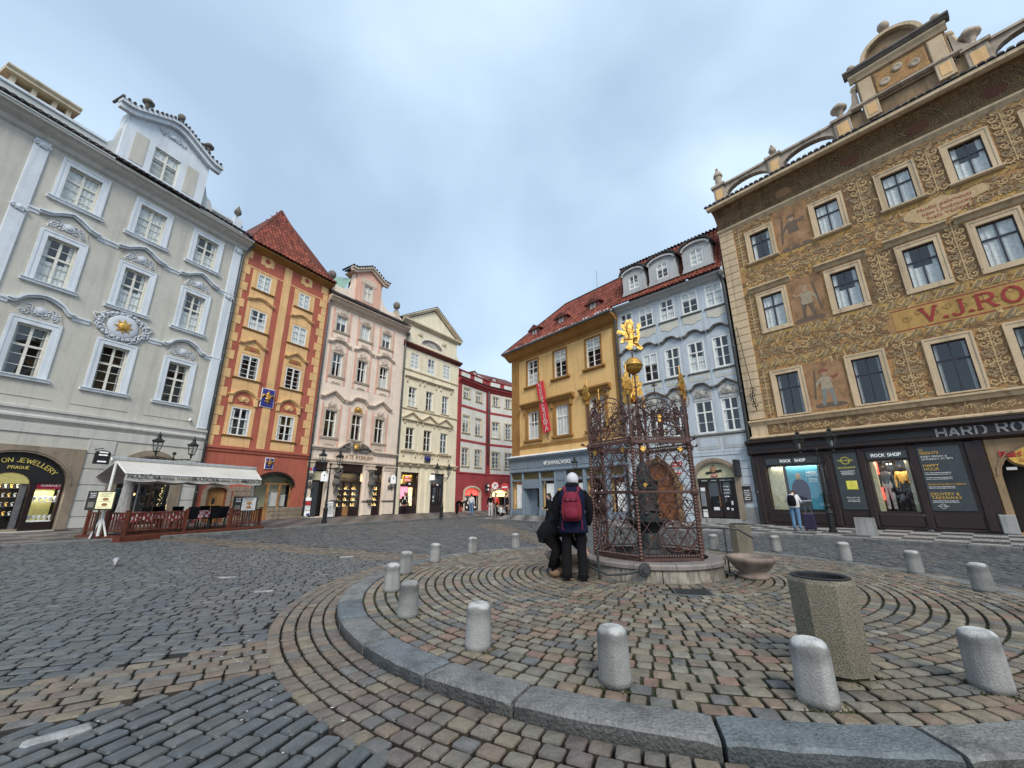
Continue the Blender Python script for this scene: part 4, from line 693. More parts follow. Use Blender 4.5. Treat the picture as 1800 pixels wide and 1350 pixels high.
# ---------------- red and white house (bends) ----------------
def redwing(B,P_cols,width,bands,first):
    holes=[]
    for c in P_cols:
        for z,h,w in ((4.62,1.75,1.05),(7.97,1.75,1.05),(11.65,1.0,.92)): holes.append(rect(c-w/2,c+w/2,z,z+h))
    if first: holes.append(archp(1.45,3.95,.0,2.0,2.5,10))
    else: holes.append(rect(.68,2.95,.0,2.3))
    slab(B,'wall',rect(0,width,-.2,13.3),0,.35,'whitewall',holes); core(B,0,width,-.1,13)
    lo=[h for h in holes if h[0][1]<1]; slab(B,'red_base',rect(0,width,-.2,3.9),-.03,.0,'redhouse',lo)
    MB().extr([(-.09,4.0),(-.09,3.88),(-.03,3.8),(-.03,4.02)],0,width).obj('red_band','redhouse',B)
    for z in (7.15,10.7): MB().cbox(0,width,-.03,0,z-.13,z+.13,.005).obj('red_band','redhouse',B)
    for x0,x1 in ((0,.6),(width-.35,width)) if first else ((0,.35),): MB().cbox(x0,x1,-.045,0,3.9,13.3,.005).obj('red_pilaster','redhouse',B)
    MB().extr([(-.42,13.55),(-.42,13.42),(-.25,13.3),(-.12,13.1),(0,12.98),(0,13.6)],0,width).obj('cornice','redhouse',B)
    MB().extr([(-.46,13.62),(-.46,13.55),(0,13.75),(0,13.9)],0,width).obj('gutter','darktile',B)
    slab(B,'attic_wall',rect(0,width,13.5,14.45),.1,.35,'redhouse')
    for x0,x1 in (((.6,2.05),(2.85,4.3)) if first else ((.42,1.85),(2.5,3.9))): MB().cbox(x0,x1,.05,.11,13.85,14.38,.02).obj('attic_panel','whitewall',B)
    MB().extr([(0,14.45),(0,14.56),(.4,14.56),(.4,14.45)],0,width).obj('coping','redhouse',B)
    for c in P_cols:
        for z,h,w in ((4.62,1.75,1.05),(7.97,1.75,1.05),(11.65,1.0,.92)):
            o=window(B,c,z,w,h,[(.5,.08)],[(.25,.03),(.5,.03),(.72,.07)] if h>1.5 else [(.33,.025),(.66,.025)],'creamframe',.08,.06,kind=3 if z<6 else 0,sill=(w+.35,.12,.12),silm='creamtrim'); surround(o,w,h,.13,.03,'creamtrim',.08,bottom=False)
Pr=(-5.54,40.11); RA=32; B=facade('red_white_house','crimson and white house with an arched door under a red sign, right of cream house','building',Pr,RA)
redwing(B,[1.42,3.55],5.3,0,True)
portal(1.45,3.95,-.0,2.0,2.5,.22).obj('stone_portal','creamtrim',B)
MB().box(1.5,3.9,.8,.85,0,2.4).obj('shop_back_wall','shopgold',B)
for x in (1.5,2.6,2.75,3.82): MB().cbox(x,x+.08,.12,.22,0,1.95).obj('door_post','darkwood',B)
MB().box(1.55,3.85,.12,.2,0,.4).obj('stall_riser','darkwood',B); MB().prism([(1.5,1.75),(3.9,1.75)]+arc(2.7,2.0,1.18,.45,0,180,8),.08,.14).obj('red_fascia','redsign',B); scribble(B,2.25,2.08,.6,.1,.07,'white'); scribble(B,3.15,2.08,.6,.1,.07,'white'); scribble(B,2.1,1.86,.7,.12,.07,'white'); scribble(B,3.25,1.86,.7,.12,.07,'white')
lampbox(B,(2.7,.5,1.95),1.5,12); lampbox(B,(3.4,.4,1.7),.5,1)
for i in range(10): MB().sph((1.7+.22*i,.35,.6+.4*(i%3)),.11,6,5,1,.5,1.1).obj('necklace_bust','lightbox',B)
B2=facade('red_white_house_wing','rear wing of the crimson and white house, partly hidden behind the yellow house','building',(-2.73,44.6),48.1)
redwing(B2,[1.15,3.05,4.95],6.5,0,False)
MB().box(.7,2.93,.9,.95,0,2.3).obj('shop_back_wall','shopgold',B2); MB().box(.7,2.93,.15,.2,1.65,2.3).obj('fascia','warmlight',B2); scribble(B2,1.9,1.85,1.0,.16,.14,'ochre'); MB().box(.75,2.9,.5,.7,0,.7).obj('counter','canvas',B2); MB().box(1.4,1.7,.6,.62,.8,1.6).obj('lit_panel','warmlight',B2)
portal(.68,2.95,-.1,1.9,2.3,.18,2.5).obj('stone_portal','creamtrim',B2)
bl=thing('black_sign_box','black sculpted sign box fixed on the crimson wall at the bend','sign',(*FP(Pr,RA,4.85,0),2.1),R(90-RA)); MB().lathe([(.1,0),(.26,.1),(.2,.4),(.26,.7),(.1,.85)],(0,-.3,0),8,1,.6).obj('box','black',bl); MB().sph((0,-.5,.25),.1).obj('figure','lightbox',bl); MB().sph((0,-.5,.65),.1).obj('figure','lightbox',bl)
for BB,x1,ap in ((B,5.3,1.0),(B2,6.5,1.2)): MB().add([(0,.0,14.5),(x1,.0,14.5),(x1-.4,4,16.6),(.6,4,16.6)],[(0,1,2,3)]).obj('roof','redroofdark',BB)
for BB,x in ((B,3.3),(B2,1.2)):
    d=put('roof_dormer',MB().prism([(-.5,0),(.5,0),(.5,.4),(0,.65),(-.5,.4)],-.2,1.5).mesh('roof_dormer','redroofdark'),BB,(x,.6,14.6)); MB().box(-.25,.25,-.22,-.2,.05,.4).obj('pane','greycurtain',d)
pipe('dark drainpipe in the bend of the crimson and white house',(-2.73+.1,44.6-.15),12.9,4.9,0,.09,hook=(0,.2,.5))
# ---------------- yellow house ----------------
Py=(0,34.8); YA=139.9; B=facade('yellow_house','ochre yellow corner house with brown window trim over a slate blue shop front','building',Py,YA)
cc=[2.72,5.92,9.22]
lowh=[rect(-.02+.05,1.38,.62,2.8),rect(1.55,3.3,.18,2.2),rect(3.55,4.95,.62,2.75),rect(6.18,7.7,.62,2.75),rect(8.0,9.6,.2,2.75),rect(10.0,11.1,.62,2.75)]+[rect(a,b_,2.92,3.44) for a,b_ in ((.03,1.3),(1.5,3.35),(3.5,5.0),(6.15,7.7),(8.0,9.6),(10.0,11.1))]
slab(B,'wall',rect(0,11.46,-.1,13.9),0,.35,'yellowwall',[rect(c-.66,c+.66,z,z+h) for c in cc for z,h in ((6.06,2.28),(10.6,2.22))]+lowh)
MB().box(0.02,.35,.35,8,-.1,13.9).obj('side_wall','yellowwall',B); core(B,.36,11.4,-.1,13.8,8)
slab(B,'brown_border',rect(0,11.46,5.35,13.88),-.025,0,'browntrim',[rect(1.0,10.95,5.62,13.05)]); MB().box(0,.98,-.025,0,4.6,5.35).obj('brown_border','browntrim',B); MB().box(.98,11.46,-.02,0,5.36,5.6).obj('brown_band','browntrim',B)
for c in cc:
    o=window(B,c,10.6,1.32,2.22,[(.5,.09)],[(.2,.02),(.4,.02),(.68,.08),(.84,.02)],'whiteframe',.10,.09,kind=4); surround(o,1.32,2.22,.12,.05,'browntrim',.1,bottom=False)
    MB().extr([(-.2,10.56),(-.2,10.45),(-.08,10.36),(0,10.34),(0,10.58)],c-1.0,c+1.0).obj('sill','browntrim',B)
    o=window(B,c,6.06,1.32,2.28,[(.25,.05),(.5,.09),(.75,.05)],[(.62,.09)],'whiteframe',.10,.09,kind=2); surround(o,1.32,2.28,.3,.05,'browntrim',.1,bottom=False)
    MB().extr([(-.42,9.08),(-.42,8.96),(-.3,8.9),(-.2,8.76),(-.06,8.66),(0,8.64),(0,9.1)],c-1.35,c+1.35).obj('hood','browntrim',B)
    for s in (-1,1): MB().cbox(c+s*.98-.12,c+s*.98+.12,-.18,0,8.2,8.66,.04).obj('console','browntrim',B)
    MB().extr([(-.22,6.02),(-.22,5.9),(-.08,5.82),(0,5.8),(0,6.04)],c-1.05,c+1.05).obj('sill','browntrim',B)
MB().extr([(-.85,13.86),(-.85,13.78),(-.6,13.70),(-.3,13.45),(-.1,13.35),(0,13.3),(0,13.9)],-.3,11.5).obj('eave_cornice','browntrim',B); MB().extr([(-.98,13.98),(-1.0,13.86),(-.9,13.80),(-.84,13.86),(-.84,14.0)],-.35,11.5).obj('gutter','zinc',B)
tiles_row(B,lambda t:-.35+3.6*t,lambda t:11.6,-.9,13.9,4,19.1,'rooftile',rows=22,step=.27,r_=.1,seed=9)
MB().add([(-.35,-.9,13.9),(3.25,4,19.1),(-.35,9,13.9)],[(0,1,2)]).obj('roof_side','redroofdark',B); MB().tube([(-.35,-.9,13.95),(3.25,4,19.2),(11.6,4,19.2)],.1,6).obj('ridge_tiles','rooftile',B)
mb=MB(); rr=random.Random(1)
x=-.3
while x<11.5:
    w=rr.uniform(.1,.3)
    l=rr.uniform(.15,.5) if x<9 else rr.uniform(.3,1.3)
    if rr.random()<.85: mb.tube([(x,-.90,13.99),(x,-.88+l*.6,13.99+l*.64)],[.08,.03],5)
    x+=.27
mb.obj('snow_edge','snow',B,kind='stuff')
for x in (2.72,5.9,9.2):
    y=.35; z=15.2; d=put('roof_dormer',MB().prism([(-.6,0),(.6,0),(.6,.62),(-.6,.62)],-.05,1.3,holes=[rect(-.3,.3,.08,.56)]).mesh('roof_dormer','redroofdark'),B,(x,y,z)); MB().prism([(-.8,.55),(.8,.55),(0,1.0)],-.15,1.6).obj('dormer_roof','redroofdark',d); MB().box(-.3,.3,.0,.03,.1,.54).obj('pane','greycurtain',d); MB().box(-.02,.02,-.03,.0,.1,.54).obj('glazing_bar','darkframe',d)
MB().tube([(7.0,4,19.1),(7.0,4,21)],.02,4).obj('lightning_rod','blackiron',B)
# blue shop front
MB().extr([(-.42,4.72),(-.42,4.60),(-.30,4.55),(-.22,4.42),(-.16,4.38),(-.16,3.66),(-.24,3.6),(-.24,3.5),(-.12,3.44),(.0,3.42),(.0,4.8)],-.12,11.46).obj('shop_fascia','bluewood',B); MB().extr([(-.46,4.74),(-.46,4.70),(.0,4.82),(0,4.88)],-.2,11.46).obj('lead_flashing','snow',B)
for x0,x1 in ((.15,1.9),(2.0,2.75),(3.0,7.5),(7.7,11.2)): MB().cbox(x0,x1,-.185,-.15,3.78,4.3,.02).obj('fascia_panel','bluewood',B)
fr=rect(-.08,11.46,.1,3.45); MB().prism(fr,-.1,.15,holes=lowh).obj('shop_frame','bluewood',B)
for x in (-.02,1.42,3.42,5.05,6.08,7.82,9.8,11.2): MB().cbox(x-.07,x+.07,-.17,-.09,.6,3.4,.02).obj('shop_pilaster','bluewood',B); MB().cbox(x-.09,x+.09,-.2,-.08,.1,.6,.02).obj('pilaster_base','bluewood',B)
for x0,x1 in ((.1,1.3),(3.6,4.9),(6.25,7.65),(10.05,11.05)): MB().cbox(x0,x1,-.13,-.095,.2,.55,.02).obj('base_panel','bluewood',B); MB().add([(x0-.1,.05,.62),(x1+.1,.05,.62),(x1+.1,.05,2.8),(x0-.1,.05,2.8)],[(0,1,2,3)]).obj('shop_glass','glass',B)
MB().cbox(5.2,5.95,-.13,-.095,.6,2.0,.02).obj('base_panel','bluewood',B); MB().prism([(5.22,2.75),(5.95,2.75),(5.95,2.95),(5.58,3.25),(5.22,2.95)],-.14,-.09).obj('niche_pediment','bluewood',B); MB().cbox(5.35,5.8,-.15,-.13,1.2,2.15).obj('notice','signamber',B)
MB().cbox(1.45,3.4,-.16,-.09,2.2,2.72,.02).obj('door_head','bluewood',B); MB().box(1.57,1.62,.0,.8,.18,2.2).obj('door_jamb','bluewood',B); MB().cbox(1.62,2.3,.55,.6,.18,2.2).obj('side_panel','bluewood',B); MB().box(1.55,3.3,-.1,.9,.1,.2).obj('step','zinc',B)
MB().cbox(2.35,2.45,.5,.6,.2,2.2).obj('door_stile','bluewood',B); MB().cbox(3.15,3.25,.5,.6,.2,2.2).obj('door_stile','bluewood',B); MB().cbox(2.4,3.2,.5,.6,.2,.8).obj('door_panel','bluewood',B)
for x0,x1,z0,z1 in ((.38,1.08,.66,2.54),(3.87,4.84,.66,2.54),(7.1,7.65,.66,2.5),(10.3,10.95,.66,2.43)): MB().cbox(x0,x1,.15,.2,z0,z1).obj('display_screen','lightbox',B)
MB().box(0.05,11.2,.75,.8,.1,3.4).obj('shop_back_wall','interior',B)
for (a,b_) in ((.03,1.3),(1.5,3.35),(3.5,5.0),(6.15,7.7),(8.0,9.6),(10.0,11.1)):
    mb=MB(); rg=random.Random(int(a*9)); n=int((b_-a)/.05)
    for i in range(n): mb.tube([(a+.05*i+.02,.16,2.92),(a+.05*i+rg.uniform(-.03,.05),.14,3.44)],.016,3)
    mb.obj('reed_curtain','leafgold',B,kind='stuff'); MB().box(a,b_,.2,.22,2.9,3.46).obj('transom_backing','figpanel',B)
for i in range(14): MB().sph((8.1+.11*i,.3,.9+.35*(i%5)),.05).obj('crystal_ware','lightbox',B)
text('SWAROVSKI',.42,B,(5.55,-.22,3.90),'white',ext=.02,sx=1.0)
mb=MB(); mb.sph((0,0,.0),.13,8,6,1.2,.3,1.1); mb.tube([(.08,0,.03),(.2,0,.16),(.1,0,.24)],[.05,.03,.01]); mb.obj('swan_emblem','white',B,(4.12,-.22,4.05))
pipe('dark drainpipe between the yellow house and the blue house',FP(Py,YA,11.4,.16),13.3,.2,0,.08,hook=(-.2,-.1,.5))
bn=thing('vertical_banner','long red banner with white words hung aslant on the yellow house','banner',(*FP(Py,YA,4.05,.25),6.3),R(90-YA))
MB().cbox(-.42,.42,-.02,.02,.3,4.55).obj('cloth','bannerred',bn)
lt=text('POLSK\u00dd INSTITUT',.40,bn,(.14,-.03,2.85),'white',ext=.004,sx=1.0); lt.rotation_euler=(0,R(-90),0)
mb=MB(); mb.ribbon([(-.2,.98),(.2,.98),(.2,1.3),(-.2,1.3),(-.2,.98)],-.032,-.022,.05); mb.ribbon([(0,.98),(0,.7)],-.032,-.022,.05); mb.ribbon([(0,.72),(-.16,.42)],-.032,-.022,.05); mb.ribbon([(0,.72),(.16,.42)],-.032,-.022,.05); mb.sph((0,-.03,1.15),.06,8,5,1,.2); mb.obj('emblem','white',bn)
MB().tube([(0,0,-.3),(0,0,4.7)],.03,5).obj('pole','blackiron',bn); MB().tube([(0,0,4.4),(.0,.25,4.2)],.025,5).obj('bracket','blackiron',bn); bn.rotation_euler=(0,R(-9.5),R(90-YA)); bn.location=(*FP(Py,YA,4.55,.25),6.1)
wl=thing('wall_lantern','single green black lantern on a wall bracket at the slate blue shop','lantern',(*FP(Py,YA,7.75,.16),3.3),R(90-YA))

# ---------------- blue house ----------------
Pb=(7.38,26.03); BA=134.8; B=facade('blue_house','pale blue house with curved grey window hoods and three rounded roof dormers','building',Pb,BA)
cc=[.68,2.10,3.55,4.98,6.40]
wh=[rect(c-.49,c+.49,z,z+h) for c in cc for z,h in ((4.93,1.86),(8.56,1.84),(12.3,1.40))]+[archp(4.1,6.05,.39,2.5,3.3,12),archp(.6,2.9,.2,2.0,3.5,12)]
slab(B,'wall',rect(0,7.0,-.1,14.2),0,.35,'bluewall',wh); core(B,0,7.0,-.1,14.2)
for i,c in enumerate(cc):
    for z,h,k in ((4.93,1.86,3),(8.56,1.84,0),(12.3,1.40,1)):
        if z<6 and i<1: k=1
        window(B,c,z,.98,h,[(.5,.08)],[(.33,.025),(.64,.07)],'whiteframe',.04,.08,kind=k)
    for z in (8.50,12.24): MB().extr([(-.10,z),(-.10,z-.05),(0,z-.08),(0,z+.02)],c-.62,c+.62).obj('sill','greyhood',B)
    MB().prism([(-.55,0),(.55,0),(.55,-.42),(.25,-.46),(.12,-.56),(-.12,-.56),(-.25,-.46),(-.55,-.42)],-.025,0).obj('apron','bluepanel',B,(c,0,12.1)); MB().prism(rect(-.55,.55,-.38,0),-.02,0).obj('apron','bluepanel',B,(c,0,8.38)); MB().cbox(-.42,.42,-.03,-.018,-.28,-.1).obj('apron_panel','bluewall',B,(c,0,8.38))
    MB().prism(rect(-.62,.62,-.75,-.05),-.025,0).obj('apron','bluegrey',B,(c,0,4.78)); MB().prism([(-.5,-.2),(-.3,-.2),(-.25,-.15),(.25,-.15),(.3,-.2),(.5,-.2),(.5,-.6),(-.5,-.6)],-.035,-.02).obj('apron_panel','bluewall',B,(c,0,4.78))
    o=hood(B,smooth([(-.68,0),(-.45,.0),(-.2,.2),(.2,.2),(.45,0),(.68,0)],3),.2,.12,'greyhood',0); o.location=(c,0,10.86)
    o=hood(B,smooth([(-.68,0),(-.5,.0),(-.25,.26),(.25,.26),(.5,0),(.68,0)],3) if i!=4 else [(-.68,0),(-.5,0),(0,.32),(.5,0),(.68,0)],.2,.12,'greyhood',0); o.location=(c,0,7.5)
    MB().prism([(-.5,-.62),(.5,-.62),(.55,-.1),(.3,.18),(-.3,.18),(-.55,-.1)],-.03,0).obj('hood_field','bluegrey',B,(c,0,7.42)); relief_obj(B,(c,-.05,6.9),.85,.6,31,'reliefstone',dens=.9)
    MB().prism([(-.18,0),(.18,0),(.28,.38),(.1,.42),(-.1,.42),(-.28,.38)],-.03,0).obj('keystone','bluegrey',B,(c,0,13.74))
MB().extr([(-.09,4.86),(-.09,4.80),(-.02,4.76),(0,4.76),(0,4.9)],0,7.0).obj('string_course','greyhood',B)
for z in (3.84,4.0): MB().cbox(0,7.0,-.035,0,z-.16,z-.01,.01).obj('base_band','bluewall',B)
for j,z in enumerate((3.5,3.1,2.7,2.3,1.9,1.5,1.1,.7,.3)):
    for x0,x1 in ((0,.35),(3.2,3.75),(6.4,7.0)): MB().cbox(x0,x1,-.03,0,z-.18,z+.19,.012).obj('stone_course','bluewall',B)
MB().cbox(6.1,7.0,-.06,0,.1,1.0,.02).obj('plinth','concrete',B)
for x in (1.39,2.83,4.27,5.69): MB().box(x-.07,x+.07,-.012,0,4.95,14.0).obj('lesene','bluewall',B)
MB().extr([(-.48,14.22),(-.48,14.1),(-.3,14.05),(-.2,13.95),(-.06,13.86),(0,13.84),(0,14.3)],-.1,7.1).obj('eave_cornice','bluegrey',B)
tiles_row(B,-.1,7.15,-.62,14.22,.25,15.0,'rooftile',name='eave_tiles',rows=3,step=.24,r_=.09,seed=12); tiles_row(B,-.1,7.15,.25,15.0,1.25,17.9,'rooftile',rows=9,step=.24,r_=.09,seed=13)
MB().add([(-.1,1.25,17.9),(7.15,1.25,17.9),(7.15,6,20),(-.1,6,20)],[(0,1,2,3)]).obj('upper_roof','redroofdark',B); tiles_row(B,-.1,7.15,1.1,17.9,1.6,18.1,'darktile',name='upper_tiles',rows=1,seed=2)
MB().add([(7.1,-.5,13.8),(7.1,6,13.8),(7.1,6,20),(7.1,1.2,17.9)],[(0,1,2,3)]).obj('gable_end','bluegrey',B)
for x,w in ((1.5,.82),(3.55,.92),(5.75,.85)):
    z=15.1; d=put('roof_dormer',MB().prism([(-w-.12,-.1),(w+.12,-.1),(w,.25),(w,1.35)]+arc(0,1.35,w,.38,0,180,10)+[(-w,1.35),(-w,.25)],-.12,1.1,holes=[[(-.38,.2),(.38,.2)]+arc(0,1.05,.38,.22,0,180,8)]).mesh('roof_dormer','bluegrey'),B,(x,.1,z))
    o=window(B,x,z+.2,.76,1.07,[(.5,.06)],[(.3,.02),(.6,.03)],'whiteframe',.03,.06,kind=1,top=.22); MB().ribbon(arc(0,1.35,w+.04,.42,-4,184,12),-.28,.9,.12).obj('dormer_cornice','bluegrey',d)
    mb=MB(); rg=random.Random(3)
    for i in range(15): a=R(4+172*i/14); c_=rg.uniform(.7,1.6); mb.cc=(c_,c_,c_); mb.tube([((w+.1)*math.cos(a),-.34,1.42+.5*math.sin(a)),((w+.1)*math.cos(a),1.2,1.5+.5*math.sin(a))],.085,5)
    mb.obj('dormer_tiles','darktile',d,kind='stuff')
portal(4.1,6.05,.39,2.5,3.3,.28).obj('stone_portal','sandstone',B); portal(.6,2.9,.2,2.0,3.5,.26).obj('stone_portal','darkpaint',B)
MB().prism([(4.1,2.5)]+[(6.05,2.5)]+arc(5.075,2.5,.97,.78,0,180,12),.08,.14).obj('tympanum','creampaint',B); MB().cbox(4.12,6.03,.06,.14,2.25,2.5).obj('sign_strip','black',B)
for x in (4.45,4.95,5.4,5.75): scribble(B,x,2.34,.26,.05,.055,'white')
mb=MB(); mb.sph((0,0,.18),.17,8,6,1,.2,1.1); mb.sph((0,0,.36),.08,8,5,1,.3); mb.obj('pub_crest','figpanel',B,(5.0,.06,2.75)); st=put('crest_ribbon',MB().box(-.42,.42,-.02,0,-.06,.06).mesh('crest_ribbon','black'),B,(5.02,.06,2.82)); st.rotation_euler=(0,R(-8),0); MB().cbox(4.88,5.18,.03,.05,2.55,2.68).obj('pub_plate','mutedred',B); text('PUB',.11,B,(5.03,.025,2.575),'white')
for x0,x1 in ((4.5,5.1),(5.25,5.7)):
    MB().cbox(x0,x0+.09,.16,.26,.45,2.25).obj('door_stile','darkwood',B); MB().cbox(x1-.0,x1+.09,.16,.26,.45,2.25).obj('door_stile','darkwood',B); MB().cbox(x0+.09,x1,.16,.26,.45,.78).obj('door_panel','darkwood',B)
MB().cbox(4.12,4.5,.12,.2,.4,2.25).obj('atm_panel','darkwood',B); MB().cbox(4.16,4.42,.05,.12,1.0,1.75,.02).obj('cash_machine','steel',B); MB().box(4.18,4.42,.10,.118,1.8,2.0).obj('notice','white',B); MB().box(4.18,4.42,.10,.118,.45,.85).obj('notice','white',B); text('ATM',.12,B,(4.3,.097,.7),'black')
MB().box(4.1,6.05,.5,.55,.39,2.3).obj('pub_back_wall','black',B); MB().box(4.0,6.15,-.25,.3,.1,.40).obj('step','concrete',B); MB().cbox(5.8,6.03,.12,.2,.4,2.25).obj('side_light','darkwood',B)
for x,z,w,h in ((4.75,.82,.3,.16),(5.4,.85,.12,.12),(5.62,.82,.1,.12),(5.66,1.1,.1,.2)): MB().box(x,x+w,.15,.155,z,z+h).obj('door_sticker','white',B)
for i in range(4): scribble(B,5.5,1.5+.17*i,.26,.06,.14,'lightbox')
MB().tube([(5.14,.1,1.0),(5.14,.1,1.6)],.02,5).obj('door_handle','oak',B); MB().add([(4.5,.2,.7),(5.8,.2,.7),(5.8,.2,2.3),(4.5,.2,2.3)],[(0,1,2,3)]).obj('door_glass','glass',B)
d=put('arched_door',MB().prism(archp(.65,2.85,.2,2.0,3.4,12),.15,.22).mesh('arched_door','doorwood'),B)
for i in range(2):
    for z0,z1 in ((.35,1.1),(1.2,2.0),(2.1,2.6)): MB().cbox(.8+i*1.05,1.6+i*1.05,.12,.15,z0,z1,.03).obj('door_panel','doorwood',d)
for z,w,h,m_ in ((3.2,.68,.32,'mutedred'),(2.75,.42,.22,'mutedred')):
    MB().cbox(3.08-w/2,3.08+w/2,-.05,-.035,z-.04,z+h,.01).obj('street_plate','white',B); MB().cbox(3.08-w/2+.03,3.08+w/2-.03,-.06,-.048,z-.01,z+h-.03).obj('street_plate_field',m_,B)
    scribble(B,3.08,z+.08,w*.75,.11,-.062,'white')
MB().cbox(3.0,3.3,-.04,0,1.7,2.2,.02).obj('menu_case','oak',B); MB().cbox(3.05,3.25,-.04,0,1.1,1.35,.02).obj('letter_box','greyhood',B)
mbd=thing('framed_menu_board','framed black chalk menu board on the blue house beside the pub door','menu board',(*FP(Pb,BA,6.52,.03),1.23),R(90-BA)); MB().prism(rect(-.22,.22,0,.82),-.05,0,holes=[rect(-.18,.18,.05,.77)]).obj('frame','statue',mbd); MB().box(-.18,.18,-.02,-.01,.05,.77).obj('board','black',mbd)
for i in range(6): scribble(mbd,0,.12+.09*i,.26,.04,-.022,'lightbox')
sg=thing('projecting_sign','dark square pub sign sticking out from the blue house wall','sign',(*FP(Pb,BA,6.35,0),2.5),R(90-BA)); MB().cbox(-.08,.08,-.75,-.08,0,.85).obj('sign_box','black',sg); MB().box(-.09,-.0805,-.7,-.15,.05,.8).obj('sign_face','greyhood',sg); MB().sph((-.1,-.42,.45),.16,8,6,.2,1,1.2).obj('crest','sandstone',sg); MB().tube([(0,0,.7),(0,-.3,.7)],.02).obj('bracket','blackiron',sg)
pipe('dark drainpipe between the blue house and the painted house',FP(Pb,BA,7.03,.16),13.3,.2,0,.08,hook=(-.15,-.1,.5),m_='zinc')

# ---------------- painted house ----------------
Pt=(12.2,21.25); TA=139; B=facade('painted_house','tall house covered in ochre scroll painting with stone gable and black rock shop front','building',Pt,TA)
cc=[2.43,5.47,8.05,10.22,12.4,14.6]; rows=[(5.4,2.08,.98,3),(10.03,1.85,.98,1),(14.05,1.68,.95,1)]
wh=[rect(c-w/2,c+w/2,z,z+h) for c in cc for z,h,w,_ in rows]
sho=[rect(.76,3.15,.86,2.95),rect(4.72,6.02,.88,2.95),archp(8.35,11.4,.25,2.2,3.35,12)]
slab(B,'wall',rect(.42,16,-.1,16.9),0,.4,'paintbase',wh+sho); MB().box(.43,.8,.4,7,-.1,16.9).obj('side_wall','painttrim',B); core(B,.82,16,-.1,16.8)
for j in range(27):
    z=5.35+j*.425; MB().cbox(.40,1.16,-.05,.0,z+.012,z+.413,.012).obj('quoin','painttrim',B)
MB().cbox(.40,1.16,-.045,0,4.35,5.2,.01).obj('corner_block','painttrim',B)
for ci,c in enumerate(cc):
    for ri,(z,h,w,k) in enumerate(rows):
        o=window(B,c,z,w,h,[(.5,.055)],[(.64,.07)],'darkframe',.12,.045,kind=3 if (ri==0 or (ri==2 and ci==0)) else 5)
        surround(o,w,h,.22,.06,'painttrim',.12,bottom=(ri==1),bt=.24)
        if ri==2: MB().extr([(-.16,z-.02),(-.16,z-.09),(-.08,z-.15),(0,z-.16),(0,z+.0)],c-.76,c+.76).obj('sill','painttrim',B)
        if ri==1: MB().extr([(-.26,12.5),(-.26,12.43),(-.12,12.36),(-.04,12.24),(0,12.22),(0,12.52)],c-.98,c+.98).obj('hood','painttrim',B)
        if ri==0: MB().extr([(-.12,z-.0),(-.12,z-.06),(0,z-.08),(0,z+.0)],c-.7,c+.7).obj('sill','painttrim',B)
MB().extr([(-.22,5.28),(-.22,5.2),(-.12,5.14),(-.06,5.02),(0,5.0),(0,5.3)],.38,16).obj('string_course','painttrim',B)
MB().extr([(-.30,4.42),(-.30,4.36),(-.2,4.30),(0,4.28),(0,4.5)],.38,16).obj('string_course','painttrim',B)
MB().box(1.18,16,-.012,0,4.5,5.02).obj('painted_frieze','darkpaint',B)
MB().extr([(-.14,16.78),(-.14,16.68),(-.06,16.58),(0,16.5),(0,16.8)],.36,16).obj('string_course','painttrim',B)
# painted bands and fields (flat fresco areas)
for z0,z1,m_ in ((13.68,13.86,'paintband'),(12.62,12.8,'paintband'),(9.26,9.72,'paintband'),(7.92,8.28,'paintband')): MB().box(1.18,16,-.006,0,z0,z1).obj('painted_band',m_,B)
MB().box(6.7,13.5,-.010,0,8.30,9.22).obj('painted_name_field','paintband',B)
for z in (8.30,9.22): MB().box(6.7,13.5,-.014,-.009,z-.02,z+.02).obj('painted_line','letterred',B)
for z in (9.74,9.25,7.9,8.28): MB().box(1.18,16,-.011,-.004,z-.012,z+.012).obj('painted_line','orngreen',B)
for (x0,x1,z0,z1) in ((3.22,4.66,13.92,16.4),(3.2,4.64,9.8,12.2),(3.15,4.68,5.42,7.72)): MB().box(x0,x1,-.008,0,z0,z1).obj('painted_panel','figpanel',B)
for x0,x1 in ((6.2,7.33),(8.8,9.47),(10.98,11.65)):
    for z0,z1 in ((9.85,12.2),(13.95,16.4)): MB().box(x0,x1,-.007,0,z0,z1).obj('painted_dark_field','darkpaint',B)
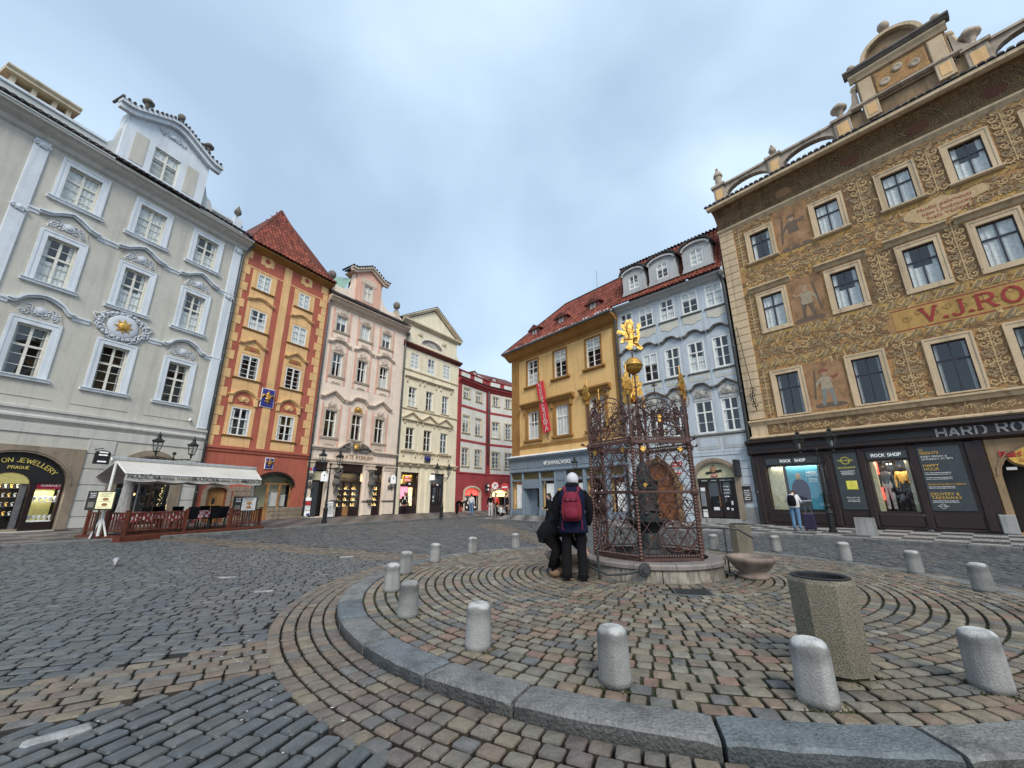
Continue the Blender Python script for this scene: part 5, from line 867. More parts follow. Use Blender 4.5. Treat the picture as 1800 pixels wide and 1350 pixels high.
# scrollwork painted over the whole wall: built as thin paint-thick ribbons
def paint_scrolls():
    mb=MB(); r=random.Random(21)
    def free(x,z,m_=.18):
        if x<1.3 or x>12.9: return False
        for c in cc:
            for zz,h,w,_ in rows:
                if abs(x-c)<w/2+.24+m_ and zz-.3-m_<z<zz+h+.28+m_: return False
        for (x0,x1,z0,z1) in ((3.22,4.66,13.92,16.4),(3.2,4.64,9.8,12.2),(3.15,4.68,5.42,7.72)):
            if x0-m_<x<x1+m_ and z0-m_<z<z1+m_: return False
        if x>6.55 and 8.2<z<9.35: return False
        if 5.0-m_<z<5.3+m_*.6 or 12.22<z<12.5 and min(abs(x-c) for c in cc)<1.1: return False
        return True
    def rib(path,w,m_):
        mb.cur=m_; n=len(path); v=[]
        for i,p in enumerate(path):
            a=path[max(0,i-1)]; b_=path[min(n-1,i+1)]; dx,dz=b_[0]-a[0],b_[1]-a[1]; l=math.hypot(dx,dz) or 1; ww=w*(.35+.65*math.sin(pi*(i+.5)/n)); v+=[(p[0]-dz/l*ww,Y[0],p[1]+dx/l*ww),(p[0]+dz/l*ww,Y[0],p[1]-dx/l*ww)]
        Y[0]-=.0000015
        mb.add(v,[(2*i,2*i+1,2*i+3,2*i+2) for i in range(n-1)])
    Y=[-.0155]
    def scroll(x,z,s,sg,a0,m_,sh=0):
        if not sh: scroll(x+.022,z-.022,s,sg,a0,2,1)
        rr0=r.getstate() if sh else None
        sp=[(p[0],p[2]) for p in spiral(x,z,s,1.3,a0,sg,n=14)]; rib(sp,s*.12,m_)
        for k in range(1,9):
            px,pz=sp[k]; dx,dz=px-x,pz-z; l=math.hypot(dx,dz) or 1; ux,uz_=dx/l,dz/l; tx,tz=-uz_*sg,ux*sg; q=s*.42*(1-k*.05)
            rib([(px,pz),(px+ux*q*.5+tx*q*.25,pz+uz_*q*.5+tz*q*.25),(px+ux*q*.75+tx*q*.8,pz+uz_*q*.75+tz*q*.8)],s*.13,2 if sh else r.choice((m_,m_,1)))
        rib([(x-s*.12,z),(x+s*.12,z)],s*.12,m_)
        if sh: r.setstate(rr0)
    def leafsp(x,z,a,l,m_):
        ca,sa=math.cos(a),math.sin(a); rib([(x,z),(x+l*.5*ca-l*.14*sa,z+l*.5*sa+l*.14*ca),(x+l*ca,z+l*sa)],l*.16,m_)
    for q in range(8500):      # brushed background leaves
        x=r.uniform(1.25,12.8); z=r.uniform(4.55,16.45)
        if free(x,z,.06): leafsp(x,z,r.uniform(0,6.28),r.uniform(.10,.24),r.choice((2,2,2,1,1,0)))
    def vine(x0,x1,zc_,h,ph=0):
        st=[]; x=x0
        while x<x1: st.append((x,zc_+h*.22*math.sin((x-x0)/h*pi+ph))); x+=.09
        seg=[]
        for p in st:
            if free(p[0],p[1],.02): seg.append(p)
            elif len(seg)>3: rib(seg,.022,2); rib([(q[0],q[1]+.012) for q in seg],.014,0); seg=[]
            else: seg=[]
        if len(seg)>3: rib(seg,.022,2); rib([(q[0],q[1]+.012) for q in seg],.014,0)
        i=0; x=x0+h*.5
        while x<x1:
            u=1 if i%2 else -1; zz=zc_+u*h*.06
            if free(x,zz,h*.22): scroll(x,zz,h*r.uniform(.28,.36),u,r.uniform(-.6,.6)+pi*(i%2),r.choice((0,0,1)))
            for k in range(3):
                xx=x+h*(.35+.12*k)
                if free(xx,zc_,.1): leafsp(xx,zc_-u*h*.2,u*r.uniform(.5,2.2),h*.3,r.choice((0,1,1,2)))
            x+=h*r.uniform(.92,1.08); i+=1
    def candel(cx,z0,z1,w):
        z=z0+.12
        while z<z1:
            s=min(w*.24,.17)*r.uniform(.85,1.1)
            for g in (-1,1):
                if free(cx+g*s*1.25,z,.02): scroll(cx+g*s*1.25,z,s,g,pi/2 if g>0 else pi/2,0 if int(z*5)%3 else 1)
                for k in range(3): leafsp(cx+g*s*.3,z+.12,pi/2-g*(.35+.45*k),s*1.3,(1,0,2)[k])
            rib([(cx,z-.15),(cx+.01,z),(cx,z+.22)],.022,0); z+=s*2.1
    for zc_,h,xa in ((4.76,.40,1.3),(8.75,.62,1.3),(12.95,.55,1.3),(13.35,.40,1.5),(16.3,.26,1.3),(5.05,.01,50),(10.0,.01,50)):
        if xa<13 and h>.1: vine(xa,12.8 if zc_!=8.75 else 6.45,zc_,h,zc_)
    for cx,w in ((6.77,1.0),(9.13,.72),(11.31,.72)):
        for z0,z1 in ((5.5,7.75),(9.85,12.3),(14.0,16.15)): candel(cx,z0,z1,w)
    for z0,z1 in ((5.5,7.75),(9.85,12.3),(14.0,16.15)): candel(1.42,z0,z1,.4)
    # acanthus leaf rows on the ochre bands
    for zc_,hh in ((9.5,.15),(8.1,.12)):
        x=1.3
        while x<13:
            if free(x,zc_,.02): 
                for k in range(5): rib([(x+k*.07,zc_-hh),(x+k*.07+.1,zc_),(x+k*.05+.22,zc_+hh)],.022,1 if k%3 else 0)
            x+=.52
    return mb
paint_scrolls().obj('painted_scrollwork',['ornlight','orngreen','ornbrown'],B,kind='stuff')
# generic fresco figures in the three panels
def fresco(cx,cz,s,mats,seed):
    f=1 if seed%2 else -1
    def shp(pts,m_,y): MB().prism([(cx+f*s*x,cz+s*z) for x,z in smooth(pts+[pts[0]],3)[:-1]],y,y+.004).obj('painted_figure',m_,B)
    shp([(-.5,-.95),(.5,-.95),(.55,-.8),(0,-.74),(-.5,-.8)],'paintdark',-.012)
    shp([(-.26,-.85),(-.16,-.86),(-.06,-.45),(.02,-.15),(.12,-.48),(.14,-.86),(.26,-.84),(.24,-.4),(.2,-.02),(-.16,-.02),(-.2,-.4)],mats[1],-.014)
    shp([(-.2,-.12),(.22,-.12),(.2,.2),(.26,.38),(.1,.46),(-.06,.46),(-.22,.36),(-.17,.12)],mats[0],-.016)
    shp([(-.2,.38),(-.34,.2),(-.46,-.02),(-.38,-.06),(-.26,.12),(-.14,.28)],mats[0],-.018); shp([(.2,.38),(.36,.3),(.5,.42),(.46,.5),(.34,.42),(.2,.44)],mats[2],-.018)
    shp([(-.05,.44),(.07,.44),(.11,.56),(.09,.68),(-.04,.7),(-.1,.6)],'paintflesh',-.018); shp([(-.18,.64),(.18,.66),(.08,.78),(-.06,.78)],mats[2],-.02); shp([(-.5,-.5),(-.44,-.5),(-.3,.7),(-.36,.7)],'paintdark',-.021)
def fresco_old(cx,cz,s,mats,seed):
    r=random.Random(seed)
    def blob(x,z,w,h,m_,a=0,y=-.013):
        p=[(w/2*math.cos(t_)*(1+.12*math.sin(3*t_+seed)),h/2*math.sin(t_)*(1+.1*math.cos(2*t_+seed))) for t_ in [2*pi*i/14 for i in range(14)]]; ca,sa=math.cos(a),math.sin(a)
        MB().prism([(cx+s*(x+q[0]*ca-q[1]*sa),cz+s*(z+q[0]*sa+q[1]*ca)) for q in p],y,y+.005).obj('painted_figure',m_,B)
    blob(0,-.85,1.0,.25,'paintdark'); 
    for x,a in ((-.15,.1),(.17,-.15)): blob(x,-.55,.16,.62,mats[1],a,-.014)
    blob(.0,.05,.46,.72,mats[0],-.1,-.016); blob(-.28,.05,.14,.5,mats[0],.8,-.018); blob(.3,.1,.14,.5,mats[2],-.9,-.018); blob(.02,.52,.2,.24,'paintflesh',0,-.02); blob(.02,.62,.3,.13,mats[2],.1,-.022)
fresco(3.95,15.0,1.15,['paintdark','figpanel','paintdark'],1); fresco(3.9,10.9,1.1,['paintpale','paintdark','paintflesh'],2); fresco(3.9,6.5,1.05,['paintpale','paintsky','paintred'],3)
# lettering
serif('V.J.ROTT',.61,B,(9.55,-.018,8.46),'letterred',th=1.0,serifs=1.4,gap=2.2,name='painted_name')
mb=MB()
for i in range(16):
    mb.tube(spiral(7.1+.42*i,8.76+.18*(i%2),.15,1.2,i,1 if i%2 else -1,y=0),.012,3)
mb.obj('painted_tendrils','ornbrown',B,(0,-.012,0))
MB().prism(smooth([(7.9,13.2),(8.1,13.55),(8.6,13.6),(9.1,13.75),(9.6,13.55),(10.3,13.6),(10.4,13.25),(9.9,13.1),(9.5,12.75),(8.9,12.65),(8.4,12.8)],3),-.026,0).obj('painted_ribbon','paintribbon',B)
for i,t_ in enumerate(('Modl\u00edc pehrnouti','n\u00e1m i budouc\u00edm','Svat\u00fd V\u00e1clave !')): text(t_,.23,B,(9.15+.05*i,-.032,13.32-.24*i),'letterred',ext=.002)
# coved eaves with painting
prof=[(0,16.62)]+[(-.78+.78*math.cos(R(a)),16.75+1.12*math.sin(R(a))) for a in range(0,91,15)]+[(-.80,18.0),(0.3,18.0)]
mb=MB(); n=len(prof); mb.extr(prof,.40,16); mb.obj('painted_cove','darkpaint',B)
MB().extr([(-.96,18.08),(-.96,17.92),(-.86,17.86),(-.74,17.84),(-.74,18.1)],.25,16).obj('gutter','painttrim',B)
mb=MB(); r5=random.Random(8)
for i in range(170):
    x=1.0+12.2*i/170; a0=R(12+17*(i%4)+r5.uniform(-4,4)); y=-.78+.78*math.cos(a0)-.012; z=16.75+1.12*math.sin(a0)
    sp=spiral(0,0,r5.uniform(.09,.19),1.3,r5.random()*6,1 if i%2 else -1,n=12,y=0); t_=a0
    mb.cur=i%2; mb.tube([(x+p[0],-.795+.785*math.cos(t_+p[2]/1.05)+.0,16.75+1.10*math.sin(t_+p[2]/1.05)) for p in sp],.017,4)
mb.obj('painted_scrollwork',['orngreen','ornshade'],B,kind='stuff')
for c in (3.9,6.75,9.15,11.4):
    m_=MB(); pts=[(c+.95*math.cos(R(a)),-.80+.775*math.cos(R(72*math.sin(R(a)))),16.76+1.095*math.sin(R(72*math.sin(R(a))))) for a in range(0,181,15)]; m_.tube(pts,.02,4); m_.obj('painted_lunette','orngreen',B); p=[]
    m_=MB(); v=[(c+.36*math.cos(R(a)),-.805+.775*math.cos(R(30+13*math.sin(R(a)))),16.76+1.09*math.sin(R(30+13*math.sin(R(a))))) for a in range(0,360,30)]; m_.add(v,[tuple(range(12))]); m_.obj('painted_medallion','medallion' if c!=3.9 else 'figpanel',B)
tiles_row(B,.25,16,-1.0,18.1,.1,18.45,'weatherstone' if 0 else 'darktile',name='eave_tiles',rows=2,step=.25,r_=.09,seed=33,cmin=2.5,cmax=5.5)
PRE=set(o.name for o in col.objects)
# balustrade with flat arches between piers
piers=[(.75,.30),(3.75,.30),(6.85,.34),(11.45,.34),(14.4,.3)]
for x,w in piers:
    MB().cbox(x-w,x+w,.15,.7,18.6,19.75,.02).obj('parapet_pier','weatherstone',B); MB().cbox(x-w*.66,x+w*.66,.13,.16,18.85,19.55).obj('pier_panel','ochre',B); MB().box(x-w-.1,x+w+.1,.05,.8,19.75,19.9).obj('pier_cap','weatherstone',B)
for (a,wa),(b_,wb) in zip(piers,piers[1:]):
    if a==6.85: continue
    x0,x1=a+wa,b_-wb; cx=(x0+x1)/2; MB().prism([(x0,18.6),(x0,19.72),(x1,19.72),(x1,18.6),(x1-.06,18.6),(x1-.06,19.0)]+arc(cx,19.0,(x1-x0)/2-.06,.56,0,180,12)[1:]+[(x0+.06,18.6)],.25,.6,back=True).obj('parapet_arch','weatherstone',B); MB().box(x0,x1,.15,.7,19.72,19.84).obj('parapet_rail','weatherstone',B)
urn(B,(3.75,.42,19.9),.9,'weatherstone'); urn(B,(6.85,.42,19.9),1.0,'weatherstone',3); urn(B,(11.45,.42,19.9),1.05,'weatherstone',3)
mb=MB(); mb.lathe([(.28,0),(.28,.12),(.2,.16),(.2,.7),(.27,.75),(.24,.9),(.12,1.15),(.06,1.2),(.09,1.3),(.02,1.45)],(0,0,0),10); mb.obj('corner_turret','weatherstone',B,(.75,.42,19.9)); MB().box(6.85-.0,11.45,.3,.7,18.6,19.75).obj('gable_base','gablestone',B)
# gable
slab(B,'gable_wall',[(7.7,19.7),(10.85,19.7),(10.85,21.75),(7.7,21.75)],.2,.8,'gablestone')
for x in (8.02,10.5): MB().cbox(x-.26,x+.26,.12,.2,19.95,21.3,.03).obj('gable_pilaster','painttrim',B); MB().cbox(x-.28,x+.28,.08,.2,18.95,19.85,.02).obj('gable_pier','painttrim',B); MB().cbox(x-.17,x+.17,.06,.09,19.1,19.7).obj('pier_panel','ochre',B)
MB().extr([(.0,19.98),(.0,19.88),(.1,19.82),(.2,19.8),(.2,20.0)],7.3,11.1).obj('gable_band','weatherstone',B)
MB().cbox(8.36,10.16,.14,.2,20.1,21.25,.03).obj('gable_panel','paintbase',B)
for x,z in ((8.7,20.5),(9.2,20.9),(9.75,20.6)): o=put('rosette',MB().lathe([(.16,0),(.2,.03),(.12,.05),(.05,.03)],(0,0,0),10).mesh('rosette','weatherstone'),B,(x,.13,z)); o.rotation_euler=(R(90),0,0)
MB().extr([(-.06,21.72),(-.06,21.62),(.04,21.5),(.1,21.38),(.2,21.36),(.2,21.74)],7.5,10.95).obj('gable_architrave','painttrim',B); MB().extr([(-.24,21.98),(-.24,21.88),(-.16,21.82),(-.1,21.74),(.2,21.74),(.2,22.02)],7.35,11.1).obj('gable_cornice','urnstone',B)
a=arc(9.2,21.95,1.15,1.15,0,180,14); MB().prism([(10.35,21.95)]+a+[(8.05,21.95)],.15,.7).obj('gable_lunette','gablestone',B); MB().ribbon(a,-.1,.75,.16).obj('gable_arch','painttrim',B)
for x in (7.7,10.75): urn(B,(x,.2,21.95),.6,'weatherstone',2)
urn(B,(9.2,.3,23.2),.8,'weatherstone',2)
for s,x in ((-1,7.65),(1,10.9)):
    pts=[(x,21.25),(x+s*.12,20.9),(x+s*.22,20.4),(x+s*.6,20.0),(x+s*1.0,19.9)]; MB().prism([(x,19.9)]+([] if 1 else [])+smooth(pts,4)[::1],.25,.6,back=True).obj('gable_volute','weatherstone',B); mb=MB(); mb.tube([(p[0],.4,p[1]) for p in smooth(pts,4)],.1,6); mb.sph((x+s*.02,.4,21.2),.2,8,6); mb.obj('gable_scroll','painttrim',B,smooth=True)
for o in col.objects:
    if o.name not in PRE and o.parent==B: o.location.z+=.2
# shop front
MB().extr([(-.5,4.24),(-.5,4.12),(-.38,4.05),(-.3,3.95),(-.3,3.78),(-.36,3.7),(-.36,3.6),(-.2,3.52),(0,3.5),(0,4.3)],.15,12).obj('shop_cornice','darkwood',B)
MB().box(.15,12,-.33,-.29,3.76,3.98).obj('fascia_field','black',B)
serif('HARD ROCK',.36,B,(9.05,-.40,3.86) if 0 else (8.45,-.345,3.68),'signgrey',th=1.1,serifs=1.5,gap=1.7,ext=.03)
sf=rect(.25,8.1,.22,3.5); MB().prism(sf,-.14,.1,holes=[rect(.8,3.12,.88,2.93),rect(4.74,6.0,.9,2.93)]).obj('shop_frame','darkwood',B)
for x in (.4,3.35,4.55,6.18,7.75): MB().cbox(x-.12,x+.12,-.2,-.13,.25,3.5,.03).obj('shop_pilaster','darkwood',B)
for x0,x1 in ((.6,3.2),(3.5,4.4),(4.7,6.05),(6.3,7.6)): MB().cbox(x0,x1,-.17,-.13,.32,.8,.03).obj('base_panel','darkwood',B)
for x0,x1 in ((.85,1.95),(2.0,3.1)): MB().cbox(x0,x1,-.18,-.13,3.0,3.32,.015).obj('sign_panel','boardgrey',B)
MB().cbox(4.74,6.02,-.18,-.13,3.0,3.32,.015).obj('sign_panel','boardgrey',B)
serif('ROCK',.12,B,(1.72,-.19,3.1),'lightbox',th=.9,serifs=1.1,gap=1.8); serif('SHOP',.12,B,(2.32,-.19,3.1),'lightbox',th=.9,serifs=1.1,gap=1.8); serif('ROCK SHOP',.12,B,(5.38,-.19,3.1),'lightbox',th=.9,serifs=1.1,gap=1.6)
MB().cbox(3.58,4.42,-.18,-.14,.95,3.35,.01).obj('poster_board','boardgrey',B); MB().cbox(6.32,7.5,-.18,-.14,.95,3.38,.01).obj('poster_board','boardgrey',B)
def hrlogo(x,z,s,m_): mb=MB(); mb.ribbon(arc(0,0,.16*s,.16*s,0,360,16),-.012,0,.02*s); mb.obj('round_logo_ring',m_,B,(x,-.185,z)); text('Hard Rock',.10*s*1.2,B,(x,-.2,z-.035*s),m_,ext=.003)
hrlogo(4.0,3.02,1.0,'yellowbox'); text('#ROCKSHOP',.105,B,(4.0,-.19,2.68),'yellowbox'); 
for i in range(4): scribble(B,4.0,2.6-.05*i-.04,.5-.1*(i%2),.022,-.184,'lightbox')
MB().cbox(3.86,4.24,-.2,-.18,1.78,2.15,.02).obj('yellow_picture','yellowbox',B)
text('FOLLOW US',.08,B,(4.0,-.19,1.42),'white')
for i in range(2): scribble(B,4.0,1.34-.06*i,.4,.02,-.184,'lightbox')
L0=6.4
def lt(t_,s,z,m_): o=text(t_,s,B,(0,-.195,z),m_); w=o.dimensions[0]; bpy.context.view_layer.update(); xs=[v.co.x for v in o.data.vertices]; o.location[0]=L0-min(xs)
lt('DJ',.11,3.22,'signamber'); lt('NIGHTS',.15,3.08,'signamber'); lt('EVERY FRIDAY &',.10,2.96,'white'); lt('SATURDAY AT 9PM',.10,2.86,'white'); lt('HAPPY',.15,2.60,'signamber'); lt('HOUR',.15,2.46,'signamber'); lt('ROZVOZ & J\u00cdDLO S SEBOU',.085,1.90,'signamber'); lt('DELIVERY &',.15,1.52,'signamber'); lt('TAKEAWAY',.15,1.38,'signamber')
for z in (2.36,2.3,2.18,2.12,1.83,1.78,1.31,1.26): scribble(B,6.75,z,.7,.02,-.184,'lightbox')
mb=MB(); mb.ribbon(arc(0,0,.09,.09,0,360,12),-.01,0,.012); mb.obj('round_logo_ring','white',B,(6.65,-.185,1.12)); text('Hard Rock',.07,B,(6.65,-.2,1.1),'white')
# display 1: cream board, poster ; display 2: two mannequins (clothes on stands)
lampbox(B,(2.0,.08,2.9),2.0,16); lampbox(B,(5.4,.15,2.9),1.0,9,(1,.85,.7)); MB().box(.8,3.12,.6,.65,.86,2.95).obj('display_back','black',B); MB().cbox(.82,1.45,.10,.2,.9,2.9).obj('cream_board','creampaint',B); mb=MB(); mb.ribbon(arc(0,0,.1,.1,0,360,12),-.01,0,.015); mb.obj('round_logo_ring','white',B,(1.02,.09,1.08)); text('Hard Rock',.09,B,(1.02,.08,1.05),'white')
MB().cbox(1.6,2.85,.12,.16,.92,2.9).obj('poster','poster',B); MB().sph((2.05,.11,2.42),.13,10,8,.85,.1,1.2).obj('poster_face','paintflesh',B); MB().prism(smooth([(1.75,1.3),(1.72,1.9),(1.85,2.2),(2.05,2.3),(2.3,2.2),(2.42,1.9),(2.4,1.3)],3),.105,.12).obj('poster_jacket','purplecase',B); MB().prism([(1.72,.95),(2.4,.95),(2.4,1.28),(1.75,1.28)],.107,.12).obj('poster_trousers','boardgrey',B); MB().ribbon([(1.76,1.28),(2.4,1.3)],.10,.106,.04).obj('poster_hem','white',B)
text('MESSI',.17,B,(2.6,.105,2.52),'lightbox'); text('COLLECTION',.075,B,(2.6,.105,2.43),'lightbox')
for i in range(3): scribble(B,2.62,2.3-.07*i,.35,.025,.112,'lightbox')
MB().box(2.92,2.96,.2,.24,.9,2.9).obj('display_edge','creampaint',B)
for x,z in ((2.1,2.86),(2.95,2.8),(5.3,2.8),(5.42,2.8)): MB().sph((x,.2,z),.03).obj('spot_lamp','coollight',B)
MB().box(4.72,6.02,.7,.75,.88,2.95).obj('display_back','black',B); MB().box(4.76,4.92,.1,.5,.9,2.93).obj('display_side','creampaint',B); MB().box(5.86,5.98,.1,.5,.9,2.93).obj('display_side','creampaint',B)
for z0,z1 in ((2.4,2.9),(1.35,1.85)): MB().tube([(4.98,.12,z0),(4.98,.12,z1)],.02,5).obj('neon_tube','neon',B)
MB().add([(.8,.05,.88),(3.12,.05,.88),(3.12,.05,2.93),(.8,.05,2.93)],[(0,1,2,3)]).obj('shop_glass','glass',B); MB().add([(4.74,.05,.88),(6.0,.05,.88),(6.0,.05,2.93),(4.74,.05,2.93)],[(0,1,2,3)]).obj('shop_glass','glass',B)
p=portal(8.35,11.4,.25,2.2,3.35,.2,3.5); p.obj('entrance_arch','gablestone',B); MB().box(8.3,11.4,1.6,1.65,.2,3.4).obj('entrance_back_wall','black',B); MB().cbox(7.95,8.35,-.2,0,.2,.85,.03).obj('stone_guard','concrete',B)
MB().cbox(8.5,8.75,.35,.4,2.4,2.5).obj('exit_notice','lightbox',B)
o=put('round_logo_disc',MB().lathe([(.42,0),(.46,.03),(.42,.06)],(0,0,0),24).mesh('round_logo_disc','figpanel'),B,(8.98,.0,2.92)); o.rotation_euler=(R(90),0,0); o=put('round_logo_field',MB().lathe([(.38,0),(.38,.02)],(0,0,0),24).mesh('round_logo_field','signamber'),B,(8.98,-.07,2.92)); o.rotation_euler=(R(90),0,0); MB().cbox(8.42,8.8,-.1,-.06,2.82,3.04).obj('logo_strip','mutedred',B); text('Hard Rock',.27,B,(9.0,-.12,2.86),'mutedred',ext=.01); text('CAFE',.12,B,(9.0,-.11,2.68),'mutedred',ext=.01)
PAINT=B
wb=thing('iron_wall_bracket','small ornate iron bracket with hanging rod on the painted house corner','bracket',(*FP(Pt,TA,.85,.05),6.0),R(90-TA)); mb=MB(); mb.tube([(0,-.05,-.2),(0,-.4,.45),(0,-.12,.9)],.025); [mb.tube(spiral(0,.1+.25*i,.16,1.3,i*2,1 if i%2 else -1,y=-.2),.02,4) for i in range(4)]; mb.obj('scrolls','blackiron',wb); MB().tube([(0,-.15,.8),(-.3,-.1,4.6)],.02,4).obj('rod','blackiron',wb)
# ---------------- ground ----------------
def hr(x): return .012*max(0,-x-4)
KC=(2.5,7.9); RI,RO=4.88,5.20
def ground_sheet():
    mb=MB(); xs=[-300,-120,-60,-30,-20,-14,-9,-4,0,20,300]; ys=[-200,-40,0,60,300]
    v=[(x,y,(hr(max(x,-30))-.045)) for y in ys for x in xs]; n=len(xs)
    return mb.add(v,[(j*n+i,j*n+i+1,(j+1)*n+i+1,(j+1)*n+i) for j in range(len(ys)-1) for i in range(n-1)])
road=ground_sheet().obj('road','bedding',None,kind='structure')
# pool of irregular hand-cut stones (unit footprint)
rp_=random.Random(11)
def unit(k,fine,l,w,h=.06):
    r=random.Random(k*17+5); v=[]; ex=[]
    if fine:
        base=[(-.5,-.36),(-.43,-.5),(.43,-.5),(.5,-.36),(.5,.36),(.43,.5),(-.43,.5),(-.5,.36)]
        base=[(x*(1-r.uniform(0,.06)),y*(1-r.uniform(0,.07))) for x,y in base]; n=8
        v=[(x,y,-h) for x,y in base]+[(x*.985,y*.98,-.010-r.uniform(0,.004)) for x,y in base]+[(x*(.92),y*(.88),-.002+r.uniform(-.002,.002)) for x,y in base]+[(r.uniform(-.1,.1),r.uniform(-.1,.1),.003+r.uniform(-.001,.004))]
        f=[(i,(i+1)%n,n+(i+1)%n,n+i) for i in range(n)]+[(n+i,n+(i+1)%n,2*n+(i+1)%n,2*n+i) for i in range(n)]+[(2*n+i,2*n+(i+1)%n,3*n) for i in range(n)]
    else:
        base=[(-.5,-.5),(.5,-.5),(.5,.5),(-.5,.5)]; base=[(x*(1-r.uniform(0,.06)),y*(1-r.uniform(0,.07))) for x,y in base]
        v=[(x,y,-.04) for x,y in base]+[(x*.98,y*.97,-.008) for x,y in base]+[(x*.90,y*.86,.001+r.uniform(-.002,.003)) for x,y in base]
        f=[(4+i,4+(i+1)%4,8+(i+1)%4,8+i) for i in range(4)]+[(i,(i+1)%4,4+(i+1)%4,4+i) for i in range(4)]+[(8,9,10,11)]
    return v,f
UF=[unit(k,True,1,1) for k in range(24)]; UC=[unit(k,False,1,1) for k in range(24)]
PAL={'grey':[(.098,.107,.112),(.112,.12,.124),(.085,.094,.098),(.125,.132,.134),(.10,.107,.105),(.09,.102,.107),(.115,.119,.115),(.098,.110,.12)],
'brown':[(.185,.145,.11),(.17,.15,.12),(.145,.128,.108),(.155,.122,.10),(.20,.165,.12),(.135,.13,.122),(.18,.155,.125),(.14,.112,.10),(.175,.135,.10)],
'plaza':[(.235,.215,.17),(.205,.175,.13),(.18,.16,.125),(.155,.14,.115),(.22,.165,.115),(.19,.135,.10),(.14,.135,.125),(.21,.18,.13),(.165,.14,.105),(.225,.145,.11),(.125,.124,.12),(.20,.182,.145),(.18,.16,.12),(.235,.195,.14)]}
stones=[]  # x,y,z,l,w,ang,pal
rs=random.Random(99)
def place(x,y,z,l,w,ang,pal): stones.append((x,y,z+rs.uniform(-.004,.004),l,w,ang+rs.uniform(-.025,.025),pal,rs.uniform(-.02,.02),rs.uniform(-.02,.02)))
def seen(x,y):   # only where the photo could see ground
    if y<1.2: return False
    return abs(x)<1.35*y+1.5
# plaza rings
nr=26
for i in range(nr):
    f=(i+.5)/nr; r_=RI-(RI-1.33)*f; cx=KC[0]+(2.73-KC[0])*f; cy=KC[1]+(8.65-KC[1])*f
    n=int(2*pi*r_/.185); a=rs.random(); aE=a+2*pi-.012
    while a<aE:
        l=rs.uniform(.13,.215); da=min(l/r_,aE-a); l=da*r_; am=a+da/2
        x,y=cx+r_*math.cos(am),cy+r_*math.sin(am); e_=.75*(.5); dr=(RI-1.33)/nr
        # local ring spacing varies with the shift of centres
        sp=dr+((KC[0]-2.73)*math.cos(am)+(KC[1]-8.65)*math.sin(am))/nr
        place(x,y,.12,l*.915,max(.07,sp*.87),am+pi/2,'plaza'); a+=da
# brown rings outside the kerb
for i in range(5):
    r_=RO+.085+i*.15; a=rs.random()*.1
    while a<2*pi:
        l=rs.uniform(.13,.20); da=l/r_; am=a+da/2; x,y=KC[0]+r_*math.cos(am),KC[1]+r_*math.sin(am)
        if seen(x,y): place(x,y,hr(x)+.03*(1-i/5),l*.925,.139,am+pi/2,'brown')
        a+=da
RB=RO+.01+5*.15
def inpoly(x,y,P_):
    c=False; n=len(P_)
    for i in range(n):
        (x1,y1),(x2,y2)=P_[i],P_[(i+1)%n]
        if (y1>y)!=(y2>y) and x<(x2-x1)*(y-y1)/(y2-y1)+x1: c=not c
    return c
kerbL=[(-16.6,9.5),(-14.91,12.57),(-14.17,13.92),(-12.82,16.1),(-11.31,19.09),(-9.15,23.98),(-6.58,28.76),(-4.4,32.5),(-1.92,36.5),(1.0,41.5)]
kerbR=[(3.2,44),(-2.4,29.9),(-.04,28.08),(1.52,25.97),(7.48,18.86),(8.73,17.86),(9.88,16.97),(11.85,15.0),(13.45,12.82),(14.08,11.96),(17,8)]
ROADP=kerbL+[(3.2,44)]+kerbR[1:]+[(17,-2),(-16.6,-2)]
def zone(x,y):
    d=math.hypot(x-KC[0],y-KC[1])
    if d<RB-.045 or not inpoly(x,y,ROADP): return None
    s=-.61*x+.79*y
    if x<3 and s<4.70 : return 'low'
    if x<2 and s<5.70 and x>-9: return 'bandA'
    t_=.43*x+.9*y
    if x<1:
        if t_<8.45+.0*x: return 'up'
        if t_<9.75: return 'bandB'
        q=(x+1-(1.2+1)*(y-23.6)/(15.7-23.6)) 
        if 13<y<26 and abs(x-(-1+2.2*(23.6-y)/7.9))<.8: return 'bandC'
        return 'far'
    if x>1 and y<5: return 'right'
    if x<4 and abs(x-(-1+2.2*(23.6-y)/7.9))<.8: return 'bandC'
    return 'far2' if x<5 else 'right'
ZS={'low':(19,.155,.17,.27,'grey'),'bandA':(60,.15,.15,.26,'brown'),'up':(72,.155,.18,.28,'grey'),'bandB':(112,.15,.15,.25,'brown'),'far':(137,.16,.2,.28,'grey'),'far2':(120,.16,.2,.28,'grey'),'bandC':(164,.15,.16,.24,'brown'),'right':(187,.16,.18,.28,'grey')}
for zn,(az,w,l0,l1,pal) in ZS.items():
    a=R(az); ux,uy=math.sin(a),math.cos(a); vx,vy=-uy,ux
    # bounding in rotated frame
    ext=48 if zn in('far','far2') else 30
    big=(w+.0)
    for iv in range(int(-ext/big),int(ext/big)):
        v_=iv*big; u_=-ext+rs.random()*.2
        while u_<ext:
            l=rs.uniform(l0,l1); 
            um=u_+l/2; x,y=ux*um+vx*v_,uy*um+vy*v_; u_+=l
            if y<1.2 or y>43 or abs(x)>1.35*y+1.5: continue
            if zone(x,y)!=zn: continue
            wob=.012*math.sin(um*1.3+iv)
            place(x+vx*wob,y+vy*wob,hr(x),l*.975,w*.84,pi/2-a,pal)
